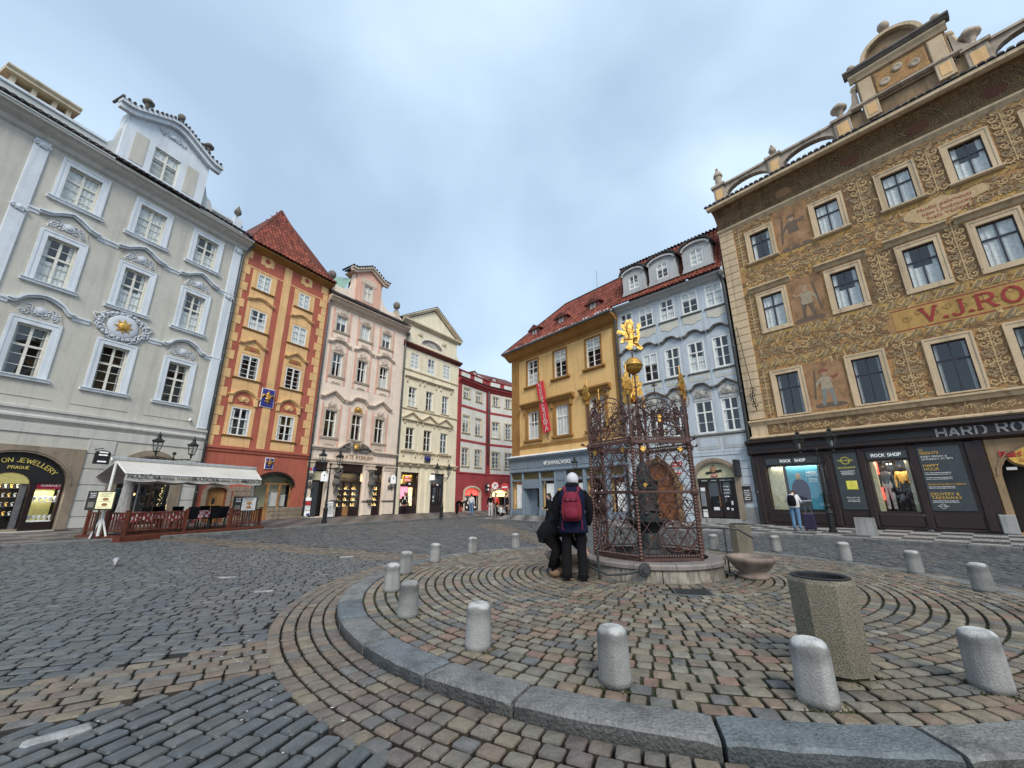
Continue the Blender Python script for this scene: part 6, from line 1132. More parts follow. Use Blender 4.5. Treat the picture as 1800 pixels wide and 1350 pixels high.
# the well, drain cover and such displace the plaza stones
stones=[s for s in stones if not (s[6]=='plaza' and 2.42<s[0]<2.98 and 6.45<s[1]<6.98)]
platform=put('fountain_platform',MB().lathe([(RI+.02,-.05),(RI+.02,.088),(.5,.09)],(KC[0],KC[1],0),64).mesh('fountain_platform','moss'),None,kind='structure')
def addstone(mb,v,f,c,fine):    # full tone on top; bevels and sides coloured darker to paint joint shade
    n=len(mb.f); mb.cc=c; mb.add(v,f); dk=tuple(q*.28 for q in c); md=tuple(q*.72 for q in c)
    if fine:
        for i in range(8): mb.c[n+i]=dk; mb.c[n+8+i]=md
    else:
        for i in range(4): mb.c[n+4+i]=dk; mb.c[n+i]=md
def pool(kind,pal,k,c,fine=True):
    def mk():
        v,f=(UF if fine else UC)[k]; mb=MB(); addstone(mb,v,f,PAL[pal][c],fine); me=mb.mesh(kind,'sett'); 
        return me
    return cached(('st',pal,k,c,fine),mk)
bypal={'grey':[],'brown':[],'plaza':[]}
for s in stones: bypal[s[6]].append(s)
for pal,nm,par in (('grey','sett',road),('brown','brown_sett',road),('plaza','cobble',platform)):
    L_=sorted(bypal[pal],key=lambda s:(s[0]**2+s[1]**2)+(0 if abs(s[0])<1.28*s[1]+.1 and s[1]>2.7 else 900))
    far=[]
    for i,s in enumerate(L_):
        x,y,z,l,w,ang,_,tx,ty=s; k=rs.randrange(24); c=rs.randrange(len(PAL[pal]))
        if i<300:
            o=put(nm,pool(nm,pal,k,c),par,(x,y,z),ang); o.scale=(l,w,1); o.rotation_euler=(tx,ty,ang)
        else: far.append((s,k,c))
    mb=MB()
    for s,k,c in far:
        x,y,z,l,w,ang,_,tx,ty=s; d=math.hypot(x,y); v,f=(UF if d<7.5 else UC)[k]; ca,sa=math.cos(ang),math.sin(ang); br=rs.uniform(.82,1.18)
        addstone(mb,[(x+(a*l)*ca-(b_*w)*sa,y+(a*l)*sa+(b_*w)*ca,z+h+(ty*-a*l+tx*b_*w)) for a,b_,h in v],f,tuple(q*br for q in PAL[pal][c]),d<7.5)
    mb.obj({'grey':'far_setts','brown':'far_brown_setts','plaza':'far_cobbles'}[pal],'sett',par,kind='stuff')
# moss and dirt clumps in joints, scattered bird droppings / scraps
mb=MB(); r=random.Random(3)
for i in range(2600):
    a=r.random()*2*pi; d=r.uniform(1.4,4.85)**1; x,y=2.55+d*math.cos(a),8.0+d*math.sin(a)
    if math.hypot(x,y)<10: mb.lathe([(r.uniform(.008,.022),0),(.002,.012)],(x,y,.105),5,r.uniform(.6,1.6),1)
for bx,by in ((-1.89,6.91),(-1.28,5.48),(-.34,4.41),(.79,3.64),(2.13,3.32),(3.57,3.52),(-2.06,8.41),(7.38,9.69),(7.48,8.17),(7.08,6.69),(2.66,3.83),(4.25,7.8)):  # moss round bollard, bin and bowl feet, doubling as painted contact shadow
    rb_=.135 if bx not in (2.66,4.25) else .26
    for k in range(70):
        a=r.random()*6.28; q=rb_+abs(r.gauss(0,.025)); mb.lathe([(r.uniform(.008,.02),0),(.002,r.uniform(.008,.022))],(bx+q*math.cos(a),by+q*math.sin(a),.108),5)
mb.obj('moss_tufts','moss',platform,kind='stuff')
mb=MB()
for i in range(150):
    x=r.uniform(-4.5,-.5); y=r.uniform(3,9.5); 
    if r.random()<.6: a=R(r.uniform(165,235)); rr_=RO+r.uniform(.05,1.1); x,y=KC[0]+rr_*math.cos(a),KC[1]+rr_*math.sin(a)
    s=r.uniform(.002,.009); mb.lathe([(s,0),(s*.6,.002)],(x,y,hr(x)+.007),6,r.uniform(.6,2.2),1,ang=r.random()*3)
mb.obj('droppings','paper',road,kind='stuff')
for x,y,l,w,a in ((-3.02,3.2,.34,.13,.85),(-2.36,3.62,.0,.0,0),(-5.63,8.68,.34,.12,.3),(-4.44,11.64,.38,.2,.2),(-4.2,7.5,.3,.1,.4)):
    if l: put('pale_sett',(lambda mb:(setattr(mb,'cc',(.30,.30,.295)),mb.add(*UF[3]))[1])(MB()).mesh('pale_sett','sett'),road,(x,y,hr(x)+.009),a).scale=(l,w,1)
# kerb ring
a=R(170); k=0; rk=random.Random(6)
while a<R(170+359):
    L_=rk.uniform(.85,1.35); da=min(L_/RO,R(170+360)-a); n=14; mb=MB(); tone=rk.choice([(1,1,1),(.78,.88,.96),(1.35,1.30,1.2),(.88,.95,1.02),(1.15,1.15,1.12)]); mb.cc=tone
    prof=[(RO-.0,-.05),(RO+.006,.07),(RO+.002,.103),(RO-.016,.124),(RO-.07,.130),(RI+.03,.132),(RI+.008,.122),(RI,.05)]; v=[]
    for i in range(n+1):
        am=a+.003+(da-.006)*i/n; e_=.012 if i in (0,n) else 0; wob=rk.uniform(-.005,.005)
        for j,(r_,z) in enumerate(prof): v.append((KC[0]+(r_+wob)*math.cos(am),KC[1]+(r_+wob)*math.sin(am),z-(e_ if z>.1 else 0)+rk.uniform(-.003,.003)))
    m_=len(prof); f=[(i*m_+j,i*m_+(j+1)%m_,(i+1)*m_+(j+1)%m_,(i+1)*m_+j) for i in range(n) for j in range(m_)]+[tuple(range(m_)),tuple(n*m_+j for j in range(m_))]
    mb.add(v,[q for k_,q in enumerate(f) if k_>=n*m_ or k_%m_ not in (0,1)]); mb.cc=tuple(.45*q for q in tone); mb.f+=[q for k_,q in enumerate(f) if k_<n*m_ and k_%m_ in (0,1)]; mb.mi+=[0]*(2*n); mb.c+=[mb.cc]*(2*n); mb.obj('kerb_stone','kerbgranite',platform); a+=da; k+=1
dr=put('drain_cover',MB().cbox(-.27,.27,-.22,.22,-.02,.004).mesh('drain_cover','zinc'),platform,(2.70,6.70,.125),R(-12))
for i in range(6): MB().box(-.24,.24,-.19+.07*i,-.16+.07*i,.004,.009).obj('drain_rib','blackiron',dr)
# pavements
def pavement(name,outer,inner,zo,zi,m_):
    mb=MB(); n=len(outer); v=[(p[0],p[1],zo(p) if callable(zo) else zo) for p in outer]+[(p[0],p[1],zi) for p in inner]
    mb.add(v,[(i,i+1,n+i+1,n+i) for i in range(n-1)]); return mb.obj(name,m_,None,kind='structure')
def lerp2(a,b,t_): return (a[0]+(b[0]-a[0])*t_,a[1]+(b[1]-a[1])*t_)
innerL=[(-23,7.7),(-21,12),(-20,14.7),(-18.6,18.0),(-16.7,22.5),(-13.8,27.8),(-9.6,34.0),(-5.5,40.1),(-2.7,44.6),(1,48)]
pavL=pavement('pavement',kerbL,[(p[0]-1,p[1]+.4) for p in innerL],lambda p:hr(p[0])+.10,.30,'mosaic_left')
kR=[(3.2,44)]+kerbR[1:]; innerR=[(6,40),(-.2,35.2),(2.5,32),(4,30.2),(7.4,26.2),(10,23.6),(12.2,21.4),(16,17),(19,13.4),(21,11),(26,5)]
pavR=pavement('pavement',kR,[(p[0]+.6,p[1]+.6) for p in innerR],.11,.21,'mosaic_right')
def kerbline(par,P_,z,col_):
    for i in range(len(P_)-1):
        a,b_=P_[i],P_[i+1]; L_=math.dist(a,b_); n=max(1,round(L_/1.15)); ang=math.atan2(b_[1]-a[1],b_[0]-a[0])
        for k in range(n):
            p=lerp2(a,b_,(k+.5)/n); l=L_/n-.015; mb=MB(); mb.cc=(rk.uniform(.85,1.1),)*3; zz=z(p); mb.add([(-l/2,-.13,-.1),(l/2,-.13,-.1),(l/2,.13,-.1),(-l/2,.13,-.1),(-l/2,-.13,zz-.02),(l/2,-.13,zz-.02),(l/2,.13,zz-.02),(-l/2,.13,zz-.02),(-l/2+.01,-.11,zz),(l/2-.01,-.11,zz),(l/2-.01,.11,zz),(-l/2+.01,.11,zz)],[(0,1,5,4),(1,2,6,5),(2,3,7,6),(3,0,4,7),(4,5,9,8),(5,6,10,9),(6,7,11,10),(7,4,8,11),(8,9,10,11)])
            put('kerb_stone',mb.mesh('kerb_stone','kerbgranite'),par,(p[0],p[1],0),ang)
kerbline(pavL,kerbL,lambda p:hr(p[0])+.115,0); kerbline(pavR,kR[1:],lambda p:.125,0)

# ---------------- the well ----------------
WC=(2.73,8.65); wl0=thing('fountain_well','round marble well ringed by a tall wrought iron cage with gilded lion, orb and figures','fountain',(*WC,.1))
for i in range(9):
    a0,a1=2*pi*i/9+.006+.35,2*pi*(i+1)/9-.006+.35; n=6; v=[]; 
    for j in range(n+1):
        a=a0+(a1-a0)*j/n
        for r_,z in ((1.31,-.02),(1.285,.205),(1.05,.205),(1.05,-.02)): v.append((r_*math.cos(a),r_*math.sin(a),z))
    MB().add(v,[(j*4+q,j*4+(q+1)%4,j*4+4+(q+1)%4,j*4+4+q) for j in range(n) for q in range(4)]+[(0,1,2,3),(4*n,4*n+1,4*n+2,4*n+3)]).obj('marble_slab','marble',wl0)
for i in range(12):
    a0,a1=2*pi*i/12+.004,2*pi*(i+1)/12-.004; n=5; v=[]; P_=((1.30,.212),(1.335,.225),(1.34,.28),(1.32,.308),(1.05,.312),(1.05,.212))
    for j in range(n+1):
        a=a0+(a1-a0)*j/n
        for r_,z in P_: v.append((r_*math.cos(a),r_*math.sin(a),z))
    MB().add(v,[(j*6+q,j*6+(q+1)%6,j*6+6+(q+1)%6,j*6+6+q) for j in range(n) for q in range(6)]+[tuple(range(6)),tuple(6*n+q for q in range(6))]).obj('rim_stone','ringstone',wl0)
MB().lathe([(1.1,.26),(.01,.27)],(0,0,0),32).obj('well_cover','blackiron',wl0)
RC=1.10; off=R(-(90+17.5)+0-8); V6=[(RC*math.cos(off+i*pi/3),RC*math.sin(off+i*pi/3)) for i in range(6)]
def zt(i): return 3.30
for i,(x,y) in enumerate(V6):
    p=MB(); p.tube([(x,y,.31),(x,y,3.35)],.024,6); 
    for k in range(38): p.lathe([(.033,0),(.040,.02),(.033,.035)],(x,y,.35+k*.057),6)
    for z in (1.5,2.42): p.lathe([(.055,0),(.065,.05),(.055,.1)],(x,y,z-.05),8)
    p.obj('post','iron',wl0)
    ox,oy=x/RC,y/RC; g=MB(); g.tube([(x,y,3.30),(x,y,3.95)],.015,5)
    for k in range(9): rr_=.04+.07*math.sin(pi*(k+1)/10); g.tube([(x+rr_*math.cos(q*pi/5),y+rr_*math.sin(q*pi/5),3.32+k*.035) for q in range(11)],.006,3)
    g.obj('basket_finial','gold',wl0)
    def fig(par,x,y,z,s,rz):
        m_=MB().prism([(px*s,pz*s) for px,pz in smooth([(-.12,0),(-.22,.12),(-.16,.3),(-.26,.42),(-.12,.46),(-.1,.6),(.02,.68),(.12,.6),(.1,.48),(.22,.40),(.16,.26),(.2,.1),(.1,0)],3)],-.015,.015,back=True); o=m_.obj('gilded_figure','gold',par,(x,y,z),rz=rz); return o
    fig(wl0,x+ox*.02,y+oy*.02,3.44,.52,R(20)+i*.35)
    for z in (2.42,): 
        f_=MB(); f_.tube([(x,y,z),(x+ox*.12,y+oy*.12,z+.03),(x+ox*.17,y+oy*.17,z+.1)],[.015,.012,.006],4)
        for q in range(6): f_.tube([(x+ox*.13,y+oy*.13,z+.03),(x+ox*.16+.05*math.cos(q),y+oy*.16+.05*math.sin(q),z+.05+.02*math.sin(q*2))],[.012,.004],4)
        f_.obj('iron_flower','iron',wl0)
rf=random.Random(12)
for i in range(6):
    (x0,y0),(x1,y1)=V6[i],V6[(i+1)%6]; L_=RC; ang=math.atan2(y1-y0,x1-x0)
    P=put('grille_panel',None,wl0,((x0+x1)/2,(y0+y1)/2,0),ang)
    def O(mb,nm,m_='iron',**k): return mb.obj(nm,m_,P,**k)
    h=L_/2-.03
    b=MB()
    for z,t_ in ((.34,.022),(1.5,.022),(2.42,.028),(2.50,.018)): b.box(-h,h,-t_,t_,z-t_,z+t_)
    for k in range(22): b.sph((-h+.02+k*(2*h-.04)/21,-.02,.40),.022,5,4)
    for k in range(22): b.sph((-h+.02+k*(2*h-.04)/21,-.02,2.46),.018,5,4)
    me=cached('rails',lambda:b.mesh('rail','iron')); put('bead_rail',me,P,kind='stuff')
    def lat():
        m_=MB(); z0,z1=.38,2.40
        for s in (-1,1):
            for k in range(-8,9):
                # line x = s*(z-z0)*0.75 + k*.3
                pts=[]; c=k*.27
                zz=z0
                a_=None
                for q in range(60):
                    z=z0+(z1-z0)*q/59; x=s*(z-z0)*.80+c-s*.8
                    if -h<=x<=h: pts.append((x,.006*s,z))
                if len(pts)>3: m_.tube([pts[0],pts[-1]],.0082,5)
        return m_.mesh('lattice','iron')
    put('lattice',cached('lattice',lat),P,kind='stuff')
    def circ(seed):
        r=random.Random(seed); m_=MB()
        for z in (.62,.95,1.28,1.72,2.06,2.32):
            for x in (-.36,-.12,.14,.37):
                if r.random()<.72:
                    rr_=r.uniform(.07,.13); m_.tube([(x+rr_*math.cos(q*pi/7),-.012,z+rr_*math.sin(q*pi/7)) for q in range(15)],.007,4)
                if r.random()<.75: m_.tube(spiral(x+r.uniform(-.08,.08),z+r.uniform(-.08,.08),r.uniform(.07,.14),1.2,r.random()*6,r.choice((-1,1)),n=11,y=.012),.007,4)
        for k in range(4):
            x=r.uniform(-.4,.4); z=r.uniform(.6,2.2); m_.sph((x,-.02,z),.028,5,4,1,.5,1.6)
        return m_
    O(circ(i),'scrollwork',kind='stuff')
    if i in (0,5): 
        m_=MB(); 
        for cx,cz,rr_ in (((.12,.72,.25),(.3,.70,.2),(-.1,1.9,.2)) if i==0 else ((-.2,.75,.22),(.2,1.9,.2))): m_.tube([(cx+rr_*math.cos(q*pi/12),-.02,cz+rr_*math.sin(q*pi/12)) for q in range(25)],.010,5)
        O(m_,'large_ring',kind='stuff')
    # crest of dense scrolls above the top rail, round-headed
    def crest(seed):
        r=random.Random(seed); m_=MB()
        for k in range(7):
            x=-.42+.14*k; 
            m_.tube(spiral(x,2.62,.085,1.4,r.random()*6,(-1)**k,n=13,y=.0),.009,4)
        for k in range(48):
            x=r.uniform(-.45,.45); z=r.uniform(2.6,3.35-.35*abs(x)*1.2); m_.tube(spiral(x,z,r.uniform(.06,.14),r.uniform(.8,1.6),r.random()*6,r.choice((-1,1)),n=12,y=r.uniform(-.03,.03)),.0075,4)
        for k in range(9):
            a=r.uniform(0,6); x=r.uniform(-.35,.35); z=r.uniform(2.7,3.2); m_.tube([(x,0,z),(x+.1*math.cos(a),.02,z+.14),(x+.2*math.cos(a),0,z+.18*math.sin(a)+.1)],.009,4)
        m_.tube([(.5*math.cos(R(q*12)),0,2.75+.62*math.sin(R(q*12))) for q in range(16)],.014,5); m_.tube([(.28*math.cos(R(q*24)),0,3.05+.22*math.sin(R(q*24))) for q in range(16)],.011,4)
        m_.tube([(0,0,3.3),(0,0,3.55)],.01,4)
        for q in range(7): m_.tube([(0,0,3.52),(.07*math.cos(q*.9),.05*math.sin(q*.9),3.55+.05*math.sin(q*1.7))],[.014,.005],4)
        return m_
    O(crest(50+i),'crest_scrolls',kind='stuff')
    def leaf(x,z,s):
        g=MB(); g.prism([(px*s+x,pz*s+z) for px,pz in smooth([(0,-1),(.5,-.5),(.9,.1),(.45,.25),(.6,.8),(0,.55),(-.6,.8),(-.45,.25),(-.9,.1),(-.5,-.5),(0,-1)],2)[:-1]],-.05,-.04,back=True); O(g,'gilded_leaf','gold')
    if i in (0,2,5): leaf(-.36,2.28,.065); leaf(.36,2.28,.06); leaf(.02,2.9,.05); leaf(.02,2.82,.04)
    if i==0: leaf(-.38,1.62,.05)
    # vault rib to the mast
    m_=MB(); xv,yv=V6[i]; m_.tube([(xv,yv,2.5),(xv*.75,yv*.75,2.85),(xv*.35,yv*.35,3.02),(0,0,3.35)],.018,5); m_.obj('vault_rib','iron',wl0)
m_=MB(); m_.tube([(0,0,.2),(0,0,2.0)],.05,8); m_.tube([(0,0,2.0),(0,0,4.2),(0,0,4.65)],[.045,.03,.012],8)
for z,r_ in ((2.5,.07),(3.1,.08),(3.4,.09),(3.75,.05)): m_.lathe([(.03,-.03),(r_,0),(.03,.03)],(0,0,z),10)
m_.obj('mast','iron',wl0)
for k in range(3): fig(wl0,-.08+.1*math.cos(2.1*k),.1*math.sin(2.1*k),3.38 if k else 3.55,.75,R(15)+k*2.1)
m_=MB(); m_.lathe([(.01,-.19),(.12,-.165),(.185,-.08),(.2,-.01),(.215,0),(.2,.015),(.18,.09),(.11,.165),(.01,.185)],(0,0,4.25),20); m_.obj('gilded_orb','gold',wl0,smooth=True)
LION=[(-.02,0),(-.10,.02),(-.14,.08),(-.08,.10),(-.06,.18),(-.10,.24),(-.17,.22),(-.20,.17),(-.26,.18),(-.24,.24),(-.17,.30),(-.10,.30),(-.12,.37),(-.20,.40),(-.27,.44),(-.33,.42),(-.32,.48),(-.25,.50),(-.16,.47),(-.11,.49),(-.20,.58),(-.22,.64),(-.17,.66),(-.12,.60),(-.08,.57),(-.12,.66),(-.08,.72),(-.05,.78),(.0,.72),(.03,.78),(.06,.71),(.10,.68),(.07,.62),(.11,.58),(.06,.54),(.10,.48),(.06,.42),(.09,.34),(.13,.28),(.17,.36),(.15,.46),(.19,.54),(.17,.62),(.22,.66),(.26,.60),(.24,.52),(.21,.46),(.23,.36),(.20,.26),(.15,.20),(.16,.12),(.23,.06),(.28,.02),(.24,-.02),(.16,0),(.12,.08),(.05,.12),(.02,.08),(.03,.02)]
LP_=[]; rl_=random.Random(4)
for i in range(len(LION)):
    (ax,az),(bx,bz)=LION[i],LION[(i+1)%len(LION)]; LP_.append((ax,az)); l=math.dist((ax,az),(bx,bz))
    if l>.07: LP_.append(((ax+bx)/2+(bz-az)/l*-.018,(az+bz)/2+(bx-ax)/l*.018))
o=MB().prism([(x*.92,z*.96) for x,z in LP_],-.018,.018,back=True).obj('gilded_lion','gold',wl0,(0,0,4.64),rz=R(-10)); MB().tube([(.02,-.015,.24),(.0,-.025,.36),(-.01,-.03,.48),(-.01,-.03,.58),(-.02,-.025,.66)],[.05,.065,.085,.08,.05],8,flat=.35).obj('gilded_body','gold',o,smooth=True); MB().tube([(.1,-.015,.28),(.08,-.02,.16),(.18,-.01,.06)],[.06,.05,.02],6,flat=.4).obj('gilded_haunch','gold',o,smooth=True); MB().tube([(-.02,-.015,.26),(-.1,-.02,.28),(-.16,-.02,.25)],[.05,.045,.02],6,flat=.4).obj('gilded_haunch','gold',o,smooth=True)
# cast iron pump inside
m_=MB(); m_.lathe([(.40,.27),(.40,.33),(.34,.36),(.30,.42),(.24,.46),(.20,.72),(.23,.76),(.30,.84),(.40,.92),(.44,.94),(.44,.98),(.30,.98),(.24,1.0),(.22,1.5),(.26,1.56),(.24,1.7),(.16,1.8),(.12,2.0),(.05,2.1)],(0,0,0),20); m_.obj('pump_body','pumpiron',wl0,smooth=False)
m_=MB(); rl=random.Random(5)
for k in range(60): a=rl.random()*6.28; z=rl.uniform(1.05,1.75); m_.sph((.25*math.cos(a),.25*math.sin(a),z),.045,5,4,1,1,.8)
m_.obj('cast_leaves','pumpiron',wl0)
# lever, pipe and spout
def wp(x,y,z): return (x-WC[0],y-WC[1],z-.1)
lv=MB(); lv.tube([wp(1.52,7.72,.12),wp(1.5,7.72,.62)],[.028,.022],6); lv.tube([wp(1.12,7.95,.36),wp(1.35,7.72,.34),wp(1.6,7.45,.24),wp(1.9,7.36,.27),wp(2.18,7.33,.34)],[.016,.018,.02,.024,.03],6); lv.obj('lever_arm','pumpiron',wl0); o=MB().lathe([(.10,-.02),(.115,0),(.10,.02),(.05,.025),(.05,.05)],(0,0,0),16).obj('lever_hub','pumpiron',wl0,wp(2.2,7.34,.33)); o.rotation_euler=(R(90),0,R(8))
lv=MB(); lv.tube([wp(3.0,8.4,.92),wp(3.9,8.35,.93),wp(4.35,8.3,.90),wp(4.6,8.25,.74)],.02,6); lv.tube([wp(4.1,8.32,.93),wp(4.1,8.32,.12)],.014,5); lv.obj('spout_pipe','pumpiron',wl0)

def bowl(label,x,y): t=thing('stone_bowl',label,'basin',(x,y,.12)); MB().lathe([(.24,0),(.26,.05),(.20,.09),(.26,.14),(.35,.25),(.39,.29),(.41,.33),(.395,.365),(.34,.36),(.31,.30),(.2,.2),(.01,.18)],(0,0,0),26).obj('bowl','bowlstone',t,smooth=True); t['group']='round stone bowls beside the well'; return t
bowl('round reddish stone bowl on a foot standing free to the right of the well',4.25,7.8); bowl('round stone bowl half hidden behind the two people left of the well',1.02,8.45)
# bollards
BL=[(-1.89,6.91,'farther one of the close pair at the left kerb bend'),(-1.28,5.48,'nearer one of the close pair at the left kerb bend'),(-.34,4.41,'alone left of centre behind the big kerb blocks'),(.79,3.64,'nearest the kerb in the middle of the photo'),(2.13,3.32,'in front of the tall concrete litter bin'),(3.57,3.52,'at the far right near the kerb with a dark crack'),(-2.06,8.41,'just behind the left pair of bollards'),(-1.75,9.8,'fourth from the kerb bend along the left rim'),(-1.05,11.3,'on the far left rim, second from the people'),(.08,12.35,'on the far rim just left of the black coated people'),(5.47,11.77,'half hidden between the spout pipe and the far litter bin'),(6.9,11.36,'just right of the far litter bin'),(7.38,9.69,'on the right rim in front of the rock shop'),(7.48,8.17,'on the right rim, second from the photo edge'),(7.08,6.69,'on the right rim near the photo edge behind the road'),(6.35,5.2,'cut by the right photo edge')]
bm=[]
for k in range(4):
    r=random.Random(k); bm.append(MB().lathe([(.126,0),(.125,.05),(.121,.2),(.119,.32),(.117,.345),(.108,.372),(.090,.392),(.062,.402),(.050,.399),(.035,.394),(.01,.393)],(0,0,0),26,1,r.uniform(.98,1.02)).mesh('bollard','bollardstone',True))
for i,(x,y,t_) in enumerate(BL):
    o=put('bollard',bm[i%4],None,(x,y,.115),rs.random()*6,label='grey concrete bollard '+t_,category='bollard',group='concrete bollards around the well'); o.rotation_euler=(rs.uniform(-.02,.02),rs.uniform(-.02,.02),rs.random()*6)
def bin_(label,x,y,rz,s=1):
    t=thing('litter_bin',label,'litter bin',(x,y,.12),rz,'exposed aggregate litter bins'); n=8; R0,R1=.245,.255
    mb=MB(); mb.lathe([(R0,.03),(R1,.68),(R1-.012,.71),(R1-.05,.712),(R1-.05,.66),(R1-.07,.3)],(0,0,0),8,1,1,R(22.5),cap=False); mb.obj('bin_shell','aggregate',t); MB().lathe([(R0-.03,0),(R0-.03,.035)],(0,0,0),8,1,1,R(22.5)).obj('bin_foot','moss',t)
    MB().lathe([(R1-.055,.70),(R1-.035,.72),(R1-.055,.728),(R1-.075,.715),(R1-.085,.35),(.01,.34)],(0,0,0),24,cap=False).obj('bin_liner','black',t); return t
bin_('tall eight sided pebble concrete litter bin behind the near right bollard',2.66,3.83,R(8)); bin_('tall pebble concrete litter bin right of the well by the spout',5.75,10.85,R(20))
def wedge(label,x,y,rz,w,h): t=thing('concrete_block',label,'concrete block',(x,y,.12),rz); MB().prism([(-w/2,0),(w/2,0),(w/2*.9,h),(-w/2*.95,h)],-.12,.12,back=True).obj('block','concrete',t); return t
wedge('pale upright concrete block on the pavement in front of the rock shop poster',13.0,15.75,R(-49),.60,.62)
mbn=thing('ash_bin','small round steel ash bin with a domed lid on the rock shop pavement','ash bin',(16.2,16.6,.17)); MB().lathe([(.13,0),(.14,.05),(.14,.5),(.16,.52)],(0,0,0),14).obj('bin_body','steel',mbn,smooth=False); MB().lathe([(.165,.56),(.17,.62),(.12,.66),(.01,.67)],(0,0,0),14).obj('lid','lightbox' if 0 else 'steel',mbn); MB().tube([(.1,0,.5),(.1,0,.6)],.02).obj('lid_post','black',mbn)
wb_=thing('wheelie_bin','black wheeled bin with a green sticker by the pub door','wheelie bin',(12.3,22.5,.15),R(-42)); MB().add([(-.24,-.26,.05),(.24,-.26,.05),(.24,.26,.05),(-.24,.26,.05),(-.3,-.34,.92),(.3,-.34,.92),(.3,.34,.92),(-.3,.34,.92)],[(0,3,2,1),(4,5,6,7),(0,1,5,4),(1,2,6,5),(2,3,7,6),(3,0,4,7)]).obj('bin_body','bindark',wb_); MB().cbox(-.33,.33,-.38,.38,.92,1.0,.03).obj('lid','bindark',wb_); MB().tube([(-.25,.4,.95),(.25,.4,.95)],.02).obj('handle','bindark',wb_)
for s in (-1,1): o=MB().lathe([(.1,-.03),(.1,.03)],(0,0,0),12).obj('wheel','black',wb_,(s*.28,.26,.1)); o.rotation_euler=(0,R(90),0)
MB().box(-.2,.06,-.335,-.322,.55,.78).obj('sticker','plasticgreen',wb_); MB().box(-.1,.0,-.32,-.312,.42,.5).obj('sticker','white',wb_)

# ---------------- lamp posts ----------------
def lantern(par,x,y,z,s=1):
    e_=put('lantern',None,par,(x,y,z)); e_.scale=(s,s,s)
    def fr_():
        mb=MB(); 
        for i in range(6):
            a=i*pi/3; mb.tube([(.12*math.cos(a),.12*math.sin(a),.10),(.21*math.cos(a),.21*math.sin(a),.52)],.013,4)
        mb.lathe([(.13,.08),(.14,.10),(.12,.12)],(0,0,0),6); mb.lathe([(.215,.50),(.225,.53),(.2,.54)],(0,0,0),6); mb.lathe([(.235,.53),(.245,.55),(.20,.60),(.12,.66),(.10,.70),(.08,.71),(.07,.80),(.10,.82),(.09,.84),(.03,.88),(.015,.93),(.03,.95),(.01,1.0)],(0,0,0),6); mb.lathe([(.02,-.08),(.05,-.02),(.03,.03),(.1,.09)],(0,0,0),8)
        for i in range(6): a=i*pi/3; mb.sph((.235*math.cos(a),.235*math.sin(a),.58),.025,5,4)
        return mb.mesh('lantern_frame','blackiron')
    put('lantern_frame',cached('lf',fr_),e_)
    def gl_():
        mb=MB(); v=[(.115*math.cos(i*pi/3),.115*math.sin(i*pi/3),.12) for i in range(6)]+[(.2*math.cos(i*pi/3),.2*math.sin(i*pi/3),.5) for i in range(6)]; mb.add(v,[(i,(i+1)%6,6+(i+1)%6,6+i) for i in range(6)]); return mb.mesh('lantern_glass','glass')
    put('lantern_glass',cached('lg',gl_),e_); put('mantle',cached('lm',lambda:MB().lathe([(.03,.15),(.05,.2),(.05,.34),(.02,.4)],(0,0,0),8).mesh('mantle','lampglass')),e_); return e_
def lamp_post(label,x,y,z,rz,hz=3.05,arm=.55,s=1.0):
    t=thing('street_lamp',label,'street lamp',(x,y,z),rz,'double lantern street lamps')
    MB().lathe([(.15,0),(.15,.08),(.11,.12),(.12,.7),(.14,.74),(.10,.8),(.075,.9),(.09,1.0),(.06,1.08),(.05,1.9),(.065,1.93),(.045,1.98),(.038,hz),(.06,hz+.04),(.03,hz+.08),(.02,hz+.22)],(0,0,0),12).obj('post','blackiron',t)
    MB().sph((0,0,hz+.27),.08,8,6).obj('finial','blackiron',t,smooth=True)
    mb=MB(); mb.tube([(-arm,0,hz+.08),(0,0,hz),(arm,0,hz+.08)],.022,5)
    for q in (-1,1):
        mb.tube(spiral(q*.2,hz-.12,.12,1.4,0,q,y=0),.012,4); mb.tube(spiral(q*.38,hz-.03,.08,1.3,1,-q,y=0),.012,4); mb.tube([(0,0,hz-.3),(q*.2,0,hz-.25),(q*arm*.9,0,hz+.05)],.014,4); mb.tube([(q*arm,0,hz+.08),(q*arm,0,hz+.2)],.02,5)
    mb.obj('crossbar','blackiron',t)
    for q in (-1,1): lantern(t,q*arm,0,hz+.2,s)
    return t
lamp_post('black double street lamp on the pavement before the rock shop window',12.65,16.95,.13,R(-49),2.98,.56,1.0)
lamp_post('black double street lamp in front of the pink house doorway',-10.5,23.75,.2,R(58),2.95,.55,.98)
lamp_post('black double street lamp in front of the cream house door',-5.14,30.6,.16,R(40),2.75,.5,.95)
lamp_post('black double street lamp rising behind the white awning',-15.55,18.75,.28,R(75),2.98,.78,.98)
lantern(wl,0,-.75,.0,1.0); mb=MB(); mb.tube([(0,0,-.35),(0,-.4,-.2),(0,-.75,-.08)],.025,5); mb.tube(spiral(0,-.25,.15,1.2,0,1,y=-.3),.014,4); mb.obj('bracket','blackiron',wl)
